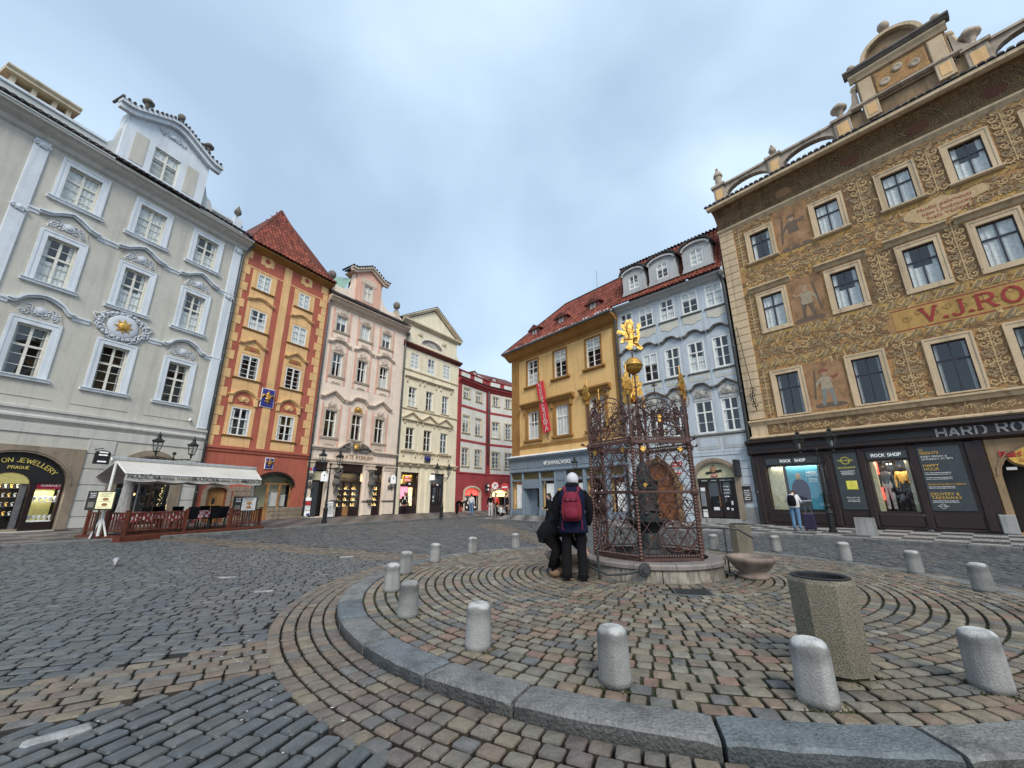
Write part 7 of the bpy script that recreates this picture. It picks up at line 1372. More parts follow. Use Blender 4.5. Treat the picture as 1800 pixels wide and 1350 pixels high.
# road signs
def roadsign(label,x,y,z,hz,kind,rz):
    t=thing('road_sign',label,'road sign',(x,y,z),rz); MB().tube([(0,0,0),(0,0,hz+.3)],.03,8).obj('pole','steel',t); o=MB().lathe([(.30,-.012),(.30,.012)],(0,0,0),24).obj('disc','mutedred' ,t,(0,-.05,hz)); o.rotation_euler=(R(90),0,0)
    if kind: MB().box(-.21,.21,-.07,-.064,-.05,.05).obj('white_bar','white',t,(0,0,hz)); 
    else:
        o=MB().lathe([(.23,-.003),(.23,.003)],(0,0,0),24).obj('white_field','white',t,(0,-.066,hz)); o.rotation_euler=(R(90),0,0)
        mb=MB(); mb.ribbon([(-.05,-.15),(-.05,.06),(.06,.06)],-.076,-.071,.045); mb.prism([(.04,.0),(.04,.16),(.15,.08)],-.077,-.071); mb.obj('arrow','black',t,(0,0,hz)); MB().ribbon([(-.16,.16),(.16,-.16)],-.081,-.078,.04).obj('slash','mutedred',t,(0,0,hz))
roadsign('round white road sign with red rim and crossed out turning arrow',-1.27,30.5,.11,2.25,0,R(-5)); roadsign('round red no entry road sign on a pole',-.6,32.6,.11,2.2,1,R(-5))
# ---------------- people ----------------
BASEJ=dict(pel=(0,0,.97),wai=(0,0,1.10),che=(0,.01,1.32),nec=(0,.01,1.48),hd0=(0,0,1.57),hd1=(0,-.01,1.66),hd2=(0,0,1.73),
 shl=(-.17,.01,1.41),ell=(-.235,.02,1.15),wrl=(-.25,-.03,.92),hal=(-.25,-.05,.83),shr=(.17,.01,1.41),elr=(.235,.02,1.15),wrr=(.25,-.03,.92),har=(.25,-.05,.83),
 hil=(-.09,0,.92),knl=(-.10,-.02,.51),anl=(-.10,.02,.10),tol=(-.11,-.13,.04),hir=(.09,0,.92),knr=(.10,-.02,.51),anr=(.10,.02,.10),tor=(.11,-.13,.04))
RAD=dict(pel=(.14,.11),wai=(.13,.10),che=(.16,.115),nec=(.055,.055),hd0=(.07,.075),hd1=(.085,.10),hd2=(.055,.065),shl=(.075,.075),ell=(.055,.055),wrl=(.04,.04),hal=(.042,.03),hil=(.095,.10),knl=(.07,.07),anl=(.05,.055),tol=(.045,.035))
for a in ('sh','el','wr','ha','hi','kn','an','to'): RAD[a+'r']=RAD[a+'l']
EDG=[('pel','wai'),('wai','che'),('che','nec'),('nec','hd0'),('hd0','hd1'),('hd1','hd2'),('che','shl'),('shl','ell'),('ell','wrl'),('wrl','hal'),('che','shr'),('shr','elr'),('elr','wrr'),('wrr','har'),('pel','hil'),('hil','knl'),('knl','anl'),('anl','tol'),('pel','hir'),('hir','knr'),('knr','anr'),('anr','tor')]
def bodymesh(J,mats,fat=1.0,sub=1):
    """mats: dict zone->material for zones head,torso,arm,hand,leg,foot ; one continuous skin"""
    P=dict(BASEJ); P.update(J); ks=list(P); me=bpy.data.meshes.new('b'); me.from_pydata([P[k] for k in ks],[(ks.index(a),ks.index(b_)) for a,b_ in EDG],[])
    o=bpy.data.objects.new('b',me); col.objects.link(o); m_=o.modifiers.new('s','SKIN'); sv=me.skin_vertices[0].data
    for i,k in enumerate(ks):
        f=1 if k[:2]=='hd' or k[:2]=='ha' else fat; sv[i].radius=(RAD[k][0]*f,RAD[k][1]*f)
        sv[i].use_root=(k=='pel')
    s=o.modifiers.new('u','SUBSURF'); s.levels=sub; s.render_levels=sub
    dg=bpy.context.evaluated_depsgraph_get(); dg.update(); r_=bpy.data.meshes.new_from_object(o.evaluated_get(dg)); bpy.data.objects.remove(o)
    zn={'hd':'head','ne':'head','ch':'torso','wa':'torso','pe':'leg','sh':'arm','el':'arm','wr':'arm','ha':'hand','hi':'leg','kn':'leg','an':'leg','to':'foot'}
    names=list(dict.fromkeys(mats.values())); r_.materials.clear(); [r_.materials.append(M[n]) for n in names]
    for p in r_.polygons:
        c=p.center; k=min(ks,key=lambda k:(Vector(P[k])-c).length); z=zn[k[:2]]; p.material_index=names.index(mats[z]); p.use_smooth=True
    return r_,P
def person(label,x,y,z,rz,J={},mats={},fat=1.0,s=1.0,hair='hair',cap=None,group=None):
    t=thing('person',label,'person',(x,y,z),rz); t.scale=(s,s,s)
    mm=dict(head='skin',torso='coatblack',arm='coatblack',hand='skin',leg='trousers',foot='boot'); mm.update(mats); me,P=bodymesh(J,mm,fat); me.name='body'; b=put('body',me,t)
    h=Vector(P['hd1']); up=(Vector(P['hd2'])-Vector(P['hd0'])).normalized(); 
    if hair:
        m_=MB(); m_.sph((h.x+up.x*.03,h.y+.015+up.y*.03,h.z+up.z*.03),.112 if not cap else .12,12,9,.92,1.0,1.06); 
        m_.obj('knitted_hat' if cap else 'hair',cap or hair,t,smooth=True)
    fc=MB(); f_=Vector((0,-1,0)); f_=(f_-up*f_.dot(up)).normalized() if abs(up.y)<.95 else Vector((0,0,-1))
    if hair: 
        n_=h+f_*.10-up*.015; fc.sph(tuple(n_),.018,6,5,1,1,1.4); fc.sph(tuple(h+f_*.055-up*.03),.075,10,8,.9,.9,1.15); fc.obj('face','skin',t,smooth=True)
    for s_ in ('l','r'):     # fingers
        w=Vector(P['wr'+s_]); ha=Vector(P['ha'+s_]); d=(ha-w).normalized(); sd=Vector((0,1,0)); m_=MB()
        for k in range(4): b0=ha+sd*(-.024+.016*k); L=(.065,.075,.07,.055)[k]; m_.tube([b0-d*.01,b0+d*L*.6,b0+d*L+Vector((-.012 if s_=='r' else .012,-.005,0))],[.0095,.009,.007],5)
        m_.tube([w+d*.02-sd*.01,w+d*.05-sd*.05,w+d*.085-sd*.055],[.012,.011,.008],5); m_.obj('fingers',mm['hand'],t)
    return t,P
# backpack man seen from behind; facing away (+y) => rz=180 turned slightly right
t,P=person('person in a navy coat and pale knitted hat, seen from behind at the well',1.08,7.62,.12,R(180-12),
 dict(hd0=(0,-.05,1.565),hd1=(-.01,-.10,1.63),hd2=(-.01,-.13,1.69),nec=(0,-.01,1.48),ell=(-.28,-.02,1.16),wrl=(-.24,-.10,.93),hal=(-.22,-.14,.86),elr=(.28,0,1.14),wrr=(.26,-.08,.90),har=(.25,-.12,.83),anl=(-.13,.02,.10),knl=(-.12,-.02,.51),tol=(-.15,-.13,.04),anr=(.13,.02,.10),knr=(.12,-.02,.51),tor=(.15,-.13,.04)),dict(torso='coatnavy',arm='coatblack'),fat=1.12,s=1.03,cap='knit')
MB().lathe([(.25,.76),(.255,.80),(.225,1.0),(.21,1.1),(.235,1.25),(.25,1.36),(.20,1.46),(.11,1.53),(.085,1.56)],(0,.02,0),24,1,.68).obj('coat','coatnavy',t,smooth=True)
MB().lathe([(.10,1.50),(.115,1.56),(.09,1.60)],(0,.0,0),14).obj('collar','coatblack',t,smooth=True)
for s in (-1,1):
    m_=MB(); m_.tube([(s*.17,.0,1.42),(s*.27,0,1.30),(s*.295,-.0,1.14),(s*.27,-.07,.98),(s*.25,-.11,.90)],[.085,.085,.072,.065,.058],10); m_.obj('sleeve','coatblack',t,smooth=True)
    m_=MB(); m_.tube([(s*.11,.0,.86),(s*.125,0,.52),(s*.135,.01,.12),(s*.135,.01,.05)],[.105,.085,.082,.095],10); m_.obj('trouser_leg','trousers',t,smooth=True)
    MB().sph((s*.14,-.04,.04),.07,8,6,.8,1.8,.7).obj('shoe','black',t,smooth=True)
# backpack
bp_=thing('backpack','dark red backpack on the back of the standing person in the navy coat','backpack',t.location,t.rotation_euler[2]); bp_.scale=t.scale
m_=MB(); n=14
m_.lathe([(.10,-.24),(.155,-.22),(.175,-.12),(.17,.0),(.155,.12),(.125,.20),(.06,.235),(.01,.24)],(0,.25,1.20),18,1,.62); m_.obj('bag_body','backpackred',bp_,smooth=True)
MB().lathe([(.05,-.10),(.115,-.095),(.125,-.03),(.115,.05),(.09,.075),(.01,.08)],(0,.335,1.10),14,1,.45).obj('front_pocket','backpackred',bp_,smooth=True)
MB().lathe([(.06,-.04),(.12,-.03),(.11,.04),(.05,.055)],(0,.31,1.31),12,1,.45).obj('top_pocket','backpackred',bp_,smooth=True)
for s in (-1,1):
    MB().tube([(s*.09,.17,1.40),(s*.13,.07,1.52),(s*.15,-.04,1.50),(s*.17,-.12,1.38)],[.028,.034,.034,.03],6,flat=.4).obj('strap','backpackred',bp_,smooth=True); MB().tube([(s*.15,.2,1.0),(s*.17,.22,.9),(s*.16,.23,.82)],.009,4).obj('loose_strap','backpackred',bp_)
    MB().box(s*.05-.012,s*.05+.012,.362,.37,1.30,1.312).obj('buckle','steel',bp_); MB().tube([(s*.135,.33,1.02),(s*.15,.30,1.2),(s*.11,.29,1.36)],.006,4).obj('piping','letterred',bp_)
# stooping person
t,P=person('person in black stooping low over the stone bowl, left of the backpack wearer',.80,8.05,.12,R(68),
 dict(pel=(0,.08,.74),wai=(0,.0,.80),che=(0,-.16,.82),nec=(0,-.34,.79),hd0=(0,-.42,.75),hd1=(0,-.50,.69),hd2=(0,-.56,.64),shl=(-.15,-.24,.82),shr=(.15,-.24,.82),ell=(-.20,-.36,.66),elr=(.2,-.36,.70),wrl=(-.14,-.48,.52),wrr=(.14,-.48,.52),hal=(-.11,-.54,.45),har=(.11,-.54,.45),hil=(-.10,.20,.76),hir=(.1,.2,.76),knl=(-.11,-.06,.50),knr=(.11,-.04,.50),anl=(-.11,.04,.11),anr=(.12,.08,.11),tol=(-.12,-.12,.05),tor=(.13,-.09,.05)),dict(),fat=1.1,s=.98)
m_=MB(); m_.tube([(0,.22,.58),(0,.21,.70),(0,.13,.80),(0,-.02,.865),(0,-.18,.86),(0,-.32,.80)],[.11,.18,.20,.19,.17,.12],16); m_.obj('coat','coatblack',t,smooth=True)
for s in (-1,1):
    MB().tube([(s*.1,.10,.68),(s*.12,-.05,.48),(s*.115,.06,.16)],[.13,.095,.075],10).obj('trouser_leg','trousers',t,smooth=True); MB().sph((s*.12,-.01,.07),.075,8,6,.8,1.7,.9).obj('boot','boot',t,smooth=True)
# woman walking, dark coat
t,P=person('woman in a long black coat and scarf walking left before the slate blue shop',1.66,19.2,0,R(-62),dict(ell=(-.22,.05,1.17),wrl=(-.2,-.17,1.08),hal=(-.18,-.25,1.06),elr=(.22,.05,1.15),wrr=(.2,-.15,1.05),har=(.18,-.23,1.04),knl=(-.09,-.16,.52),anl=(-.1,-.2,.12),tol=(-.1,-.34,.05),anr=(.1,.28,.14),knr=(.1,.06,.5),tor=(.1,.16,.06)),dict(),s=.95)
MB().lathe([(.26,.42),(.25,.5),(.19,.95),(.18,1.1),(.20,1.35),(.13,1.46),(.06,1.5)],(0,.02,0),18,1,.8).obj('coat','coatblack',t,smooth=True); MB().lathe([(.1,1.42),(.13,1.48),(.11,1.55)],(0,0,0),12).obj('scarf','purplecase',t,smooth=True); MB().sph((0,.06,1.58),.10,8,6,.9,1,1.3).obj('long_hair','hair',t,smooth=True)
# tourist with suitcase
t,P=person('tourist in a white jacket and blue jeans bent towards the rock shop window',11.68,17.55,.17,R(180-45),dict(hd0=(0,-.16,1.48),hd1=(0,-.24,1.50),hd2=(0,-.31,1.50),nec=(0,-.08,1.43),che=(0,-.03,1.29),shl=(-.17,-.06,1.37),shr=(.17,-.06,1.37),ell=(-.25,-.10,1.14),elr=(.25,-.10,1.14),wrl=(-.14,-.28,1.10),wrr=(.14,-.28,1.10),hal=(-.08,-.32,1.12),har=(.08,-.32,1.12)),dict(torso='whitejacket',arm='whitejacket',leg='denim',foot='whitejacket'),fat=1.15,s=.98)
MB().lathe([(.19,.90),(.22,.95),(.21,1.2),(.22,1.34),(.12,1.46)],(0,0,0),16,1,.75).obj('jacket','whitejacket',t,smooth=True)
b2=thing('backpack','black backpack worn by the tourist in the white jacket','backpack',t.location,t.rotation_euler[2]); MB().lathe([(.1,-.22),(.15,-.19),(.155,0),(.13,.16),(.05,.22)],(0,.21,1.18),14,1,.6).obj('bag_body','coatblack',b2,smooth=True)
for s in (-1,1): MB().tube([(s*.08,.15,1.36),(s*.12,.02,1.43),(s*.13,-.12,1.35)],.022,5).obj('strap','coatblack',b2)
sc_=thing('suitcase','dark purple wheeled suitcase standing beside the tourist','suitcase',(12.08,17.35,.17),R(-45)); MB().cbox(-.2,.2,-.13,.13,.06,.66,.04).obj('case','purplecase',sc_)
for i in range(5): MB().box(-.16+.08*i-.008,-.16+.08*i+.008,-.14,-.13,.1,.62).obj('rib','black',sc_)
MB().tube([(-.1,.1,.66),(-.1,.1,.95),(.1,.1,.95),(.1,.1,.66)],.01,4).obj('handle','steel',sc_)
for s in (-1,1): MB().sph((s*.15,0,.03),.035,6,5).obj('wheel','black',sc_)
# distant people
t,_=person('man in a dark suit and white shirt standing at the left cream house shop window',-8.75,34.1,.2,R(20),{},dict(leg='trousers')); MB().box(-.05,.05,-.135,-.125,1.2,1.45).obj('shirt_front','white',t)
person('bent over person in black by the crimson wall',-4.75,36.2,.12,R(70),dict(pel=(0,.1,.9),che=(0,-.3,1.12),wai=(0,-.05,1.05),nec=(0,-.45,1.12),hd0=(0,-.52,1.1),hd1=(0,-.6,1.06),hd2=(0,-.66,1.02),shl=(-.15,-.35,1.08),shr=(.15,-.35,1.08),ell=(-.18,-.4,.85),elr=(.18,-.4,.85),wrl=(-.15,-.45,.65),wrr=(.15,-.45,.65),hal=(-.14,-.47,.58),har=(.14,-.47,.58)),dict(),fat=1.4)
person('person in a white jacket and grey jeans facing the arched jewellery door',-3.6,36.9,.1,R(175),{},dict(torso='whitejacket',arm='whitejacket',leg='denim'),fat=1.2)
person('young woman in a black top and light trousers waiting beside the turn sign',-1.7,32.6,.1,R(10),{},dict(leg='whitejacket'))
person('person in a bright red jacket behind the round traffic sign',-1.35,33.8,.1,R(-10),{},dict(torso='redjacket',arm='redjacket'),fat=1.2)
person('person in black standing behind the no entry sign',-.55,34.2,.1,R(-30),{},dict(),fat=1.1)
person('crouching person in a pale jacket low on the kerb by the signs',-.95,32.4,.05,R(60),dict(pel=(0,.1,.35),wai=(0,.02,.45),che=(0,-.12,.6),nec=(0,-.2,.72),hd0=(0,-.24,.76),hd1=(0,-.28,.82),hd2=(0,-.3,.88),shl=(-.16,-.15,.66),shr=(.16,-.15,.66),ell=(-.2,-.2,.45),elr=(.2,-.2,.45),wrl=(-.12,-.35,.4),wrr=(.12,-.35,.4),hal=(-.1,-.4,.38),har=(.1,-.4,.38),hil=(-.1,.08,.33),hir=(.1,.08,.33),knl=(-.14,-.26,.42),knr=(.14,-.26,.42),anl=(-.12,-.1,.08),anr=(.12,-.1,.08),tol=(-.12,-.24,.04),tor=(.12,-.24,.04)),dict(torso='whitejacket',arm='whitejacket'),fat=1.3)
# atlas figures on the pink portal, same body builder in stone
for x,fl in ((2.05,1),(5.0,-1)):
    me,P=bodymesh(dict(elr=(.30*1,-.1,1.62),wrr=(.12,-.12,1.80),har=(.02,-.1,1.84),ell=(-.3,-.16,1.35),wrl=(-.1,-.22,1.28),hal=(0,-.24,1.25),hd1=(.03,-.06,1.64)),{k:'statue' for k in ('head','torso','arm','hand','leg','foot')},fat=1.35)
    me.name='atlas_statue'; o=put('atlas_statue',me,PINK,(x,-.36,1.75)); o.scale=(1.05*fl,1.05,1.0); MB().lathe([(.20,.62),(.30,.8),(.24,1.0),(.2,1.1)],(0,0,0),12,1,.8).obj('drapery','statue',o,smooth=True)
    MB().lathe([(.02,0),(.12,.12),(.1,.2),(.22,.36),(.24,.44)],(x,-.3,.98),10).obj('console','statue',PINK); MB().cbox(x-.3,x+.3,-.5,-.1,3.6,3.72,.03).obj('capital','pinktrim',PINK)
for x in (5.08,5.62):   # display mannequins
    me,P=bodymesh(dict(elr=(.32,.02,1.2),wrr=(.16,-.06,1.05),har=(.12,-.08,1.0)) if x>5.3 else {},dict(head='black',torso='signamber' if x>5.3 else 'boardgrey',arm='signamber' if x>5.3 else 'boardgrey',hand='black',leg='black' if x>5.3 else 'greycurtain',foot='black'),fat=1.15); me.name='mannequin'; o=put('mannequin',me,PAINT,(x+.05,.38,.9)); o.scale=(1.02,1.0,1.08)

# ---------------- terrace ----------------
TB=(-13.3,14.6); TAZ=R(16.8); TU=(math.sin(TAZ),math.cos(TAZ)); TV=(-TU[1],TU[0]); TR=R(90)-TAZ
def T(u,v): return (TB[0]+TU[0]*u+TV[0]*v,TB[1]+TU[1]*u+TV[1]*v)
dk=thing('terrace_deck','low reddish brown wooden deck of the restaurant terrace','deck',(*TB,.15),TR)
for i in range(20): MB().cbox(0,5.6,.115*i,.115*i+.108,0,.15,.008).obj('plank','deckwood',dk)
MB().cbox(-.05,5.65,-.06,-.005,-.12,.14,.01).obj('edge_board','deckwood',dk); MB().cbox(-.07,-.01,-.06,2.3,-.12,.14,.01).obj('edge_board','deckwood',dk)
dz=.31
def railing(label,p0,p1,group='slatted terrace railings'):
    L_=math.dist(p0,p1); a=math.atan2(p1[1]-p0[1],p1[0]-p0[0]); t=thing('railing',label,'railing',(*p0,dz),a,group)
    for x in (0,L_): MB().cbox(x-.045,x+.045,-.045,.045,0,.80,.005).obj('post','deckwood',t); MB().cbox(x-.055,x+.055,-.055,.055,.80,.83,.005).obj('post_cap','deckwood',t)
    MB().cbox(.045,L_-.045,-.03,.03,.70,.76,.005).obj('top_rail','deckwood',t); MB().cbox(.045,L_-.045,-.02,.02,.12,.17,.005).obj('bottom_rail','deckwood',t)
    n=int((L_-.1)/.115)
    for i in range(n): x=.09+(L_-.18)*i/max(1,n-1); MB().cbox(x-.028,x+.028,-.012,.012,.17,.70,.003).obj('slat','deckwood',t)
railing('slatted brown railing across the left end of the terrace, outer half',T(.1,2.1),T(.1,1.1)); railing('slatted brown railing at the left end of the terrace beside the post feet',T(.1,1.0),T(.1,.1)); railing('slatted brown railing along the front left of the terrace',T(.1,.08),T(2.1,.08)); railing('slatted brown railing at the front right of the terrace under the menu board',T(3.95,.08),T(5.45,.08))
# awning
AL=(-14.25,14.75,2.88); AR=(-12.4,19.9,2.86); FL=(-13.35,14.25,2.38); FR_=(-11.5,19.0,2.35); BL_=(-16.2,16.1,2.38); BR_=(-14.2,20.9,2.40)
aw=thing('awning','off white free standing awning with scalloped valance over the terrace','awning',(AL[0],AL[1],.2))
def A(p,dz_=0): return (p[0]-AL[0],p[1]-AL[1],p[2]-.2+dz_)
def sheet(a,b_,c,d,nx=14,ny=5,sag=.04):
    mb=MB(); v=[]
    for i in range(nx+1):
        for j in range(ny+1):
            s,t_=i/nx,j/ny; p=[(a[k]*(1-s)+b_[k]*s)*(1-t_)+(d[k]*(1-s)+c[k]*s)*t_ for k in range(3)]; p[2]-=sag*math.sin(pi*t_)*(1+.4*math.sin(s*17)); v.append(A(p))
    mb.add(v,[(i*(ny+1)+j,(i+1)*(ny+1)+j,(i+1)*(ny+1)+j+1,i*(ny+1)+j+1) for i in range(nx) for j in range(ny)]); return mb
sheet(AL,AR,FR_,FL).obj('front_canvas','canvas',aw,smooth=True); sheet(AL,AR,BR_,BL_).obj('back_canvas','canvas',aw,smooth=True)
def valance(a,b_,nm,sc_n=5):
    L_=math.dist(a[:2],b_[:2]); n=60; v=[]
    for i in range(n+1):
        s=i/n; p=[a[k]+(b_[k]-a[k])*s for k in range(3)]; h=.22+.055*abs(math.sin(pi*s*sc_n)); w=.012*math.sin(s*40); v+=[A(p),A((p[0]+w,p[1],p[2]-h))]
    MB().add(v,[(2*i,2*i+2,2*i+3,2*i+1) for i in range(n)]).obj(nm,'canvas',aw)
valance(FL,FR_,'front_valance'); valance(FL,AL,'side_valance',1) if 0 else None; valance(BL_,BR_,'back_valance')
MB().tube([A((AL[0]-.05,AL[1]-.15,AL[2]+.05)),A(AR,.05)],.075,10).obj('roller_beam','whiteframe',aw,smooth=True); MB().tube([A(FL),A(FR_)],.03,6).obj('front_bar','whiteframe',aw); MB().tube([A(BL_),A(BR_)],.03,6).obj('back_bar','whiteframe',aw)
for E0,F0,B0 in ((AL,FL,BL_),(AR,FR_,BR_)):
    MB().tube([A(E0,-.05),A(F0,0)],.02,5).obj('arm','whiteframe',aw); MB().tube([A(E0,-.05),A(B0,0)],.02,5).obj('arm','whiteframe',aw); MB().tube([A(E0,-.0),A((E0[0],E0[1],.3))],.045,8).obj('post','whiteframe',aw)
    for dx,dy in ((.28,.05),(-.26,-.02),(.02,.3)): MB().tube([A((E0[0],E0[1],.95)),A((E0[0]+dx,E0[1]+dy,.18))],.03,6).obj('foot_strut','whiteframe',aw)
a_=math.atan2(FR_[1]-FL[1],FR_[0]-FL[0]); nx_,ny_=math.sin(a_),-math.cos(a_)
LV=math.dist(FL[:2],FR_[:2])
for s,tx,sz in ((.11,'PRA\u017dA\u010cKA',.20),(.31,'TAVERNA TOSCANA',.15),(.52,'PRA\u017dA\u010cKA',.20),(.73,'TAVERNA TOSCANA',.15),(.92,'PRA\u017dA\u010cKA',.20)):
    p=[FL[k]+(FR_[k]-FL[k])*s for k in range(3)]; text(tx,sz,aw,A((p[0]+nx_*.03,p[1]+ny_*.03,p[2]-.17)),'black',ext=.002,rz=a_)
# menu boards
def menu(label,x,y,z,rz,w,h,lit):
    t=thing('menu_board',label,'menu board',(x,y,z),rz); MB().cbox(-w/2,w/2,-.04,.04,0,h,.01).obj('frame','black',t); MB().box(-w*.14,w*.44,-.046,-.041,h*.06,h*.94).obj('menu_sheet','yellowmenu' if lit else 'paper',t); MB().tube([(0,.05,.1),(0,.05,-z+.25)],.025,6).obj('stand','blackiron',t)
    for i in range(3): scribble(t,w*.15,h*(.86-.08*i),w*.35,.025,-.047,'black')
    for i,zz in enumerate((.56,.28)): MB().sph((w*.16,-.045,h*zz),w*.12,10,6,1,.08,.6).obj('food_picture','oak',t); scribble(t,w*.15,h*(zz-.14),w*.4,.02,-.047,'black')
    for i in range(3): scribble(t,-w*.31,h*(.85-.1*i),w*.2,.03,-.042,'lightbox')
    MB().cbox(-w*.42,-w*.2,-.05,-.041,h*.12,h*.42).obj('small_sheet','greyhood',t); return t
plain('yellowmenu',(.72,.70,.45),.5,emit=.15,ec=(1,.95,.5))
menu('dark framed menu board with a pale yellow sheet at the left end of the terrace',-14.05,14.35,1.17,R(30),.72,.62,True)
menu('dark framed menu board with a grey sheet above the right terrace railing',-12.0,18.9,.98,R(40),.92,.62,False)
# tables with checked cloths, wicker chairs
def table(label,x,y,rz):
    t=thing('table',label,'table',(x,y,dz),rz,'terrace tables'); MB().box(-.38,.38,-.38,.38,.70,.73).obj('tabletop','deckwood',t)
    for sx in (-1,1):
        for sy in (-1,1): MB().tube([(sx*.33,sy*.33,.70),(sx*.34,sy*.34,0)],.018,5).obj('leg','blackiron',t)
    c=thing('tablecloth','checked cloth on the '+label,'tablecloth',(x,y,dz),rz,'checked tablecloths'); mb=MB(); k=16; ring=[]
    for lev,(q,z) in enumerate(((.385,.738),(.40,.72),(.42,.58),(.44,.48))):
        for i in range(k*2):
            a=2*pi*i/(k*2); r_=q/max(abs(math.cos(a)),abs(math.sin(a))); r_*=1+(.06*math.sin(a*9) if lev>1 else 0); ring.append((r_*math.cos(a),r_*math.sin(a),z-(.10*abs(math.sin(2*a)) if lev==3 else 0)))
    mb.add(ring,[(l*32+i,l*32+(i+1)%32,(l+1)*32+(i+1)%32,(l+1)*32+i) for l in range(3) for i in range(32)]+[tuple(range(32))]); mb.obj('cloth','checkcloth',c)
def chair0(): 
    t=thing('chair','x','chair',(0,0,dz),0,'black terrace chairs'); MB().cbox(-.22,.22,-.22,.22,.42,.46,.01).obj('seat','coatblack',t); MB().add([(-.21,.19,.44),(.21,.19,.44),(.23,.26,.90),(-.23,.26,.90),(-.21,.22,.44),(.21,.22,.44),(.23,.29,.90),(-.23,.29,.90)],[(0,1,2,3),(4,5,6,7),(0,1,5,4),(1,2,6,5),(2,3,7,6),(3,0,4,7)]).obj('backrest','coatblack',t)
    for sx in (-1,1):
        for sy in (-1,1): MB().tube([(sx*.2,sy*.2,.43),(sx*.22,sy*.22,0)],.016,5).obj('leg','blackiron',t)
    return t
tb=[(.95,1.2,'left end terrace table behind the front railing'),(2.3,1.0,'second terrace table from the left'),(3.25,1.05,'terrace table in the open gap between the railings'),(4.55,1.1,'right end table of the terrace behind the railing')]
for u,v,l in tb: table(l,*T(u,v),TR+.05)
ch=[(2.35,.35,TR+pi,'at the left edge of the railing gap, back to the street'),(3.3,.38,TR+pi,'second in the gap, close to the checked cloth corner'),(3.72,.5,TR+pi,'beside the right railing post'),(2.3,1.75,TR,'behind the second table facing the street'),(3.1,1.8,TR,'behind the gap table facing the street'),(4.3,1.85,TR,'behind the right table, left one'),(4.8,1.85,TR,'behind the right table, right one'),(1.0,1.85,TR,'behind the left end table'),(1.6,1.2,TR+pi/2,'between the first two tables, seen sideways')]
c0=chair0()
for i,(u,v,a,l) in enumerate(ch):
    o=c0 if i==0 else copy_tree(c0); o.location=(*T(u,v),dz); o.rotation_euler=(0,0,a); o['label']='black terrace chair '+l
xm=thing('lit_tree','slim decorated tree with small lights beside the restaurant door','tree',(*FP(Pg,GA,-1.95,.35),.33)); mb=MB(); rr=random.Random(3)
for i in range(160): a=rr.random()*6.28; z=rr.uniform(.2,2.0); q=.34*(1-z/2.3); mb.tube([(0,0,z),(q*math.cos(a),q*math.sin(a),z-.06)],[.012,.004],3)
mb.obj('branches','foliage',xm); mb=MB()
for i in range(70): a=rr.random()*6.28; z=rr.uniform(.3,2.0); q=.34*(1-z/2.4); mb.sph((q*math.cos(a),q*math.sin(a),z),.013,4,3)
mb.obj('light_bulbs','warmlight',xm)
ht=thing('patio_heater','closed grey plastic covered patio heater at the left of the terrace','patio heater',(*T(.75,1.5),dz)); MB().lathe([(.28,0),(.3,.1),(.2,.9),(.16,1.7),(.2,1.95),(.14,2.05),(.02,2.1)],(0,0,0),12).obj('cover','greycurtain',ht); MB().tube([(.3,.1,.0),(.3,.1,1.9)],.02,5).obj('pole','steel',ht)
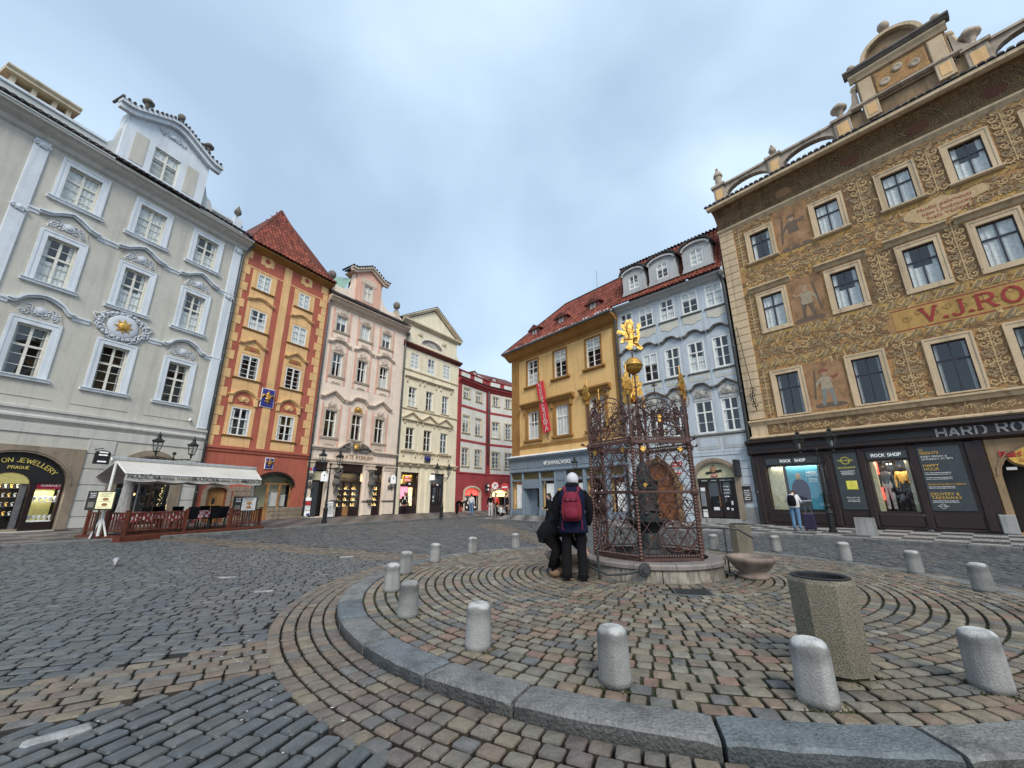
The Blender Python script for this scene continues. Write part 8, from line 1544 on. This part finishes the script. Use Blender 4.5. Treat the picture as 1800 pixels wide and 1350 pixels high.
# notice stand by the pink house, coloured box at its foot
ns=thing('notice_stand','white printed notice board leaning by the pink house side door','notice board',(*FP(Pp,PA,1.5,.75),.32),R(90-PA)); o=MB().cbox(-.3,.3,-.02,.02,0,1.0,.01).obj('board','white',ns); o.rotation_euler=(R(-8),0,0)
for i in range(8): scribble(ns,0,.85-.09*i,.45,.03,-.026-.012*0,'boardgrey')
MB().sph((0,-.03,.6),.04,6,4,1,.3).obj('picture','black',ns)
pb=thing('poster_panels','stack of white, red and blue poster panels on the pink house corner pier','poster',(*FP(Pp,PA,.22,.12),.44),R(90-PA))
for z,h,m_ in ((0,.30,'lightbox'),(.32,.32,'white'),(.66,.26,'mutedred'),(.94,.22,'lightbox')): MB().box(-.22,.24,-.03,-.01,z,z+h-.02).obj('panel',m_,pb)
MB().box(.02,.22,-.035,-.031,0,.14).obj('blue_patch','cobalt',pb)
for PP,AA,u,z,l in ((Pp,PA,.15,3.35,'small red house number plate high on the pink house corner'),(Pp,PA,.42,3.35,'small blue house number plate beside the red one on the pink house')):
    q=thing('number_plate',l,'plate',(*FP(PP,AA,u,.11),z),R(90-AA)); MB().cbox(-.11,.11,-.02,0,0,.18,.01).obj('plate','mutedred' if 'red house' in l else 'cobalt',q)
for u,l in ((1.0,'oval white hanging sign in an iron hoop over the pink house side door'),(6.95,'oval white hanging sign by the right corner of the pink house')):
    q=thing('oval_hanging_sign',l,'sign',(*FP(Pp,PA,u,.1),2.65),R(90-PA)); MB().tube([(0,0,.75),(0,-.45,.85),(0,-.75,.6)],.02,5).obj('bracket','blackiron',q); MB().prism([(-.25,0),(.25,0),(.25,.4)]+arc(0,.4,.25,.28,0,180,8)[1:],-.40,-.36,back=True).obj('sign_board','lightbox',q); MB().sph((0,-.41,.4),.05,6,5,1,.3,1.6).obj('emblem','boardgrey',q)
# pigeon
pg=thing('pigeon','pale pigeon pecking on the grey setts left of the photo middle','bird',(-8.95,9.85,.07),R(40))
me=MB(); me.tube([(0,.16,.10),(0,.06,.12),(0,-.04,.12),(0,-.11,.10),(0,-.15,.06)],[.015,.05,.062,.035,.022],10); me.obj('body','pigeonwhite',pg,smooth=True); MB().sph((0,-.165,.045),.026,8,6).obj('head','pigeonwhite',pg,smooth=True); MB().tube([(0,-.185,.04),(0,-.205,.025)],[.006,.002],4).obj('beak','black',pg)
for s in (-1,1): MB().sph((s*.045,.03,.125),.05,8,6,.4,1.6,.7).obj('wing','greyhood',pg,smooth=True); MB().tube([(s*.02,0,.07),(s*.022,0,.0)],.005,4).obj('leg','mutedred',pg)
MB().prism([(-.03,.0),(.03,0),(.02,.02),(-.02,.02)],.14,.24).obj('tail','greyhood',pg,(0,0,.09))
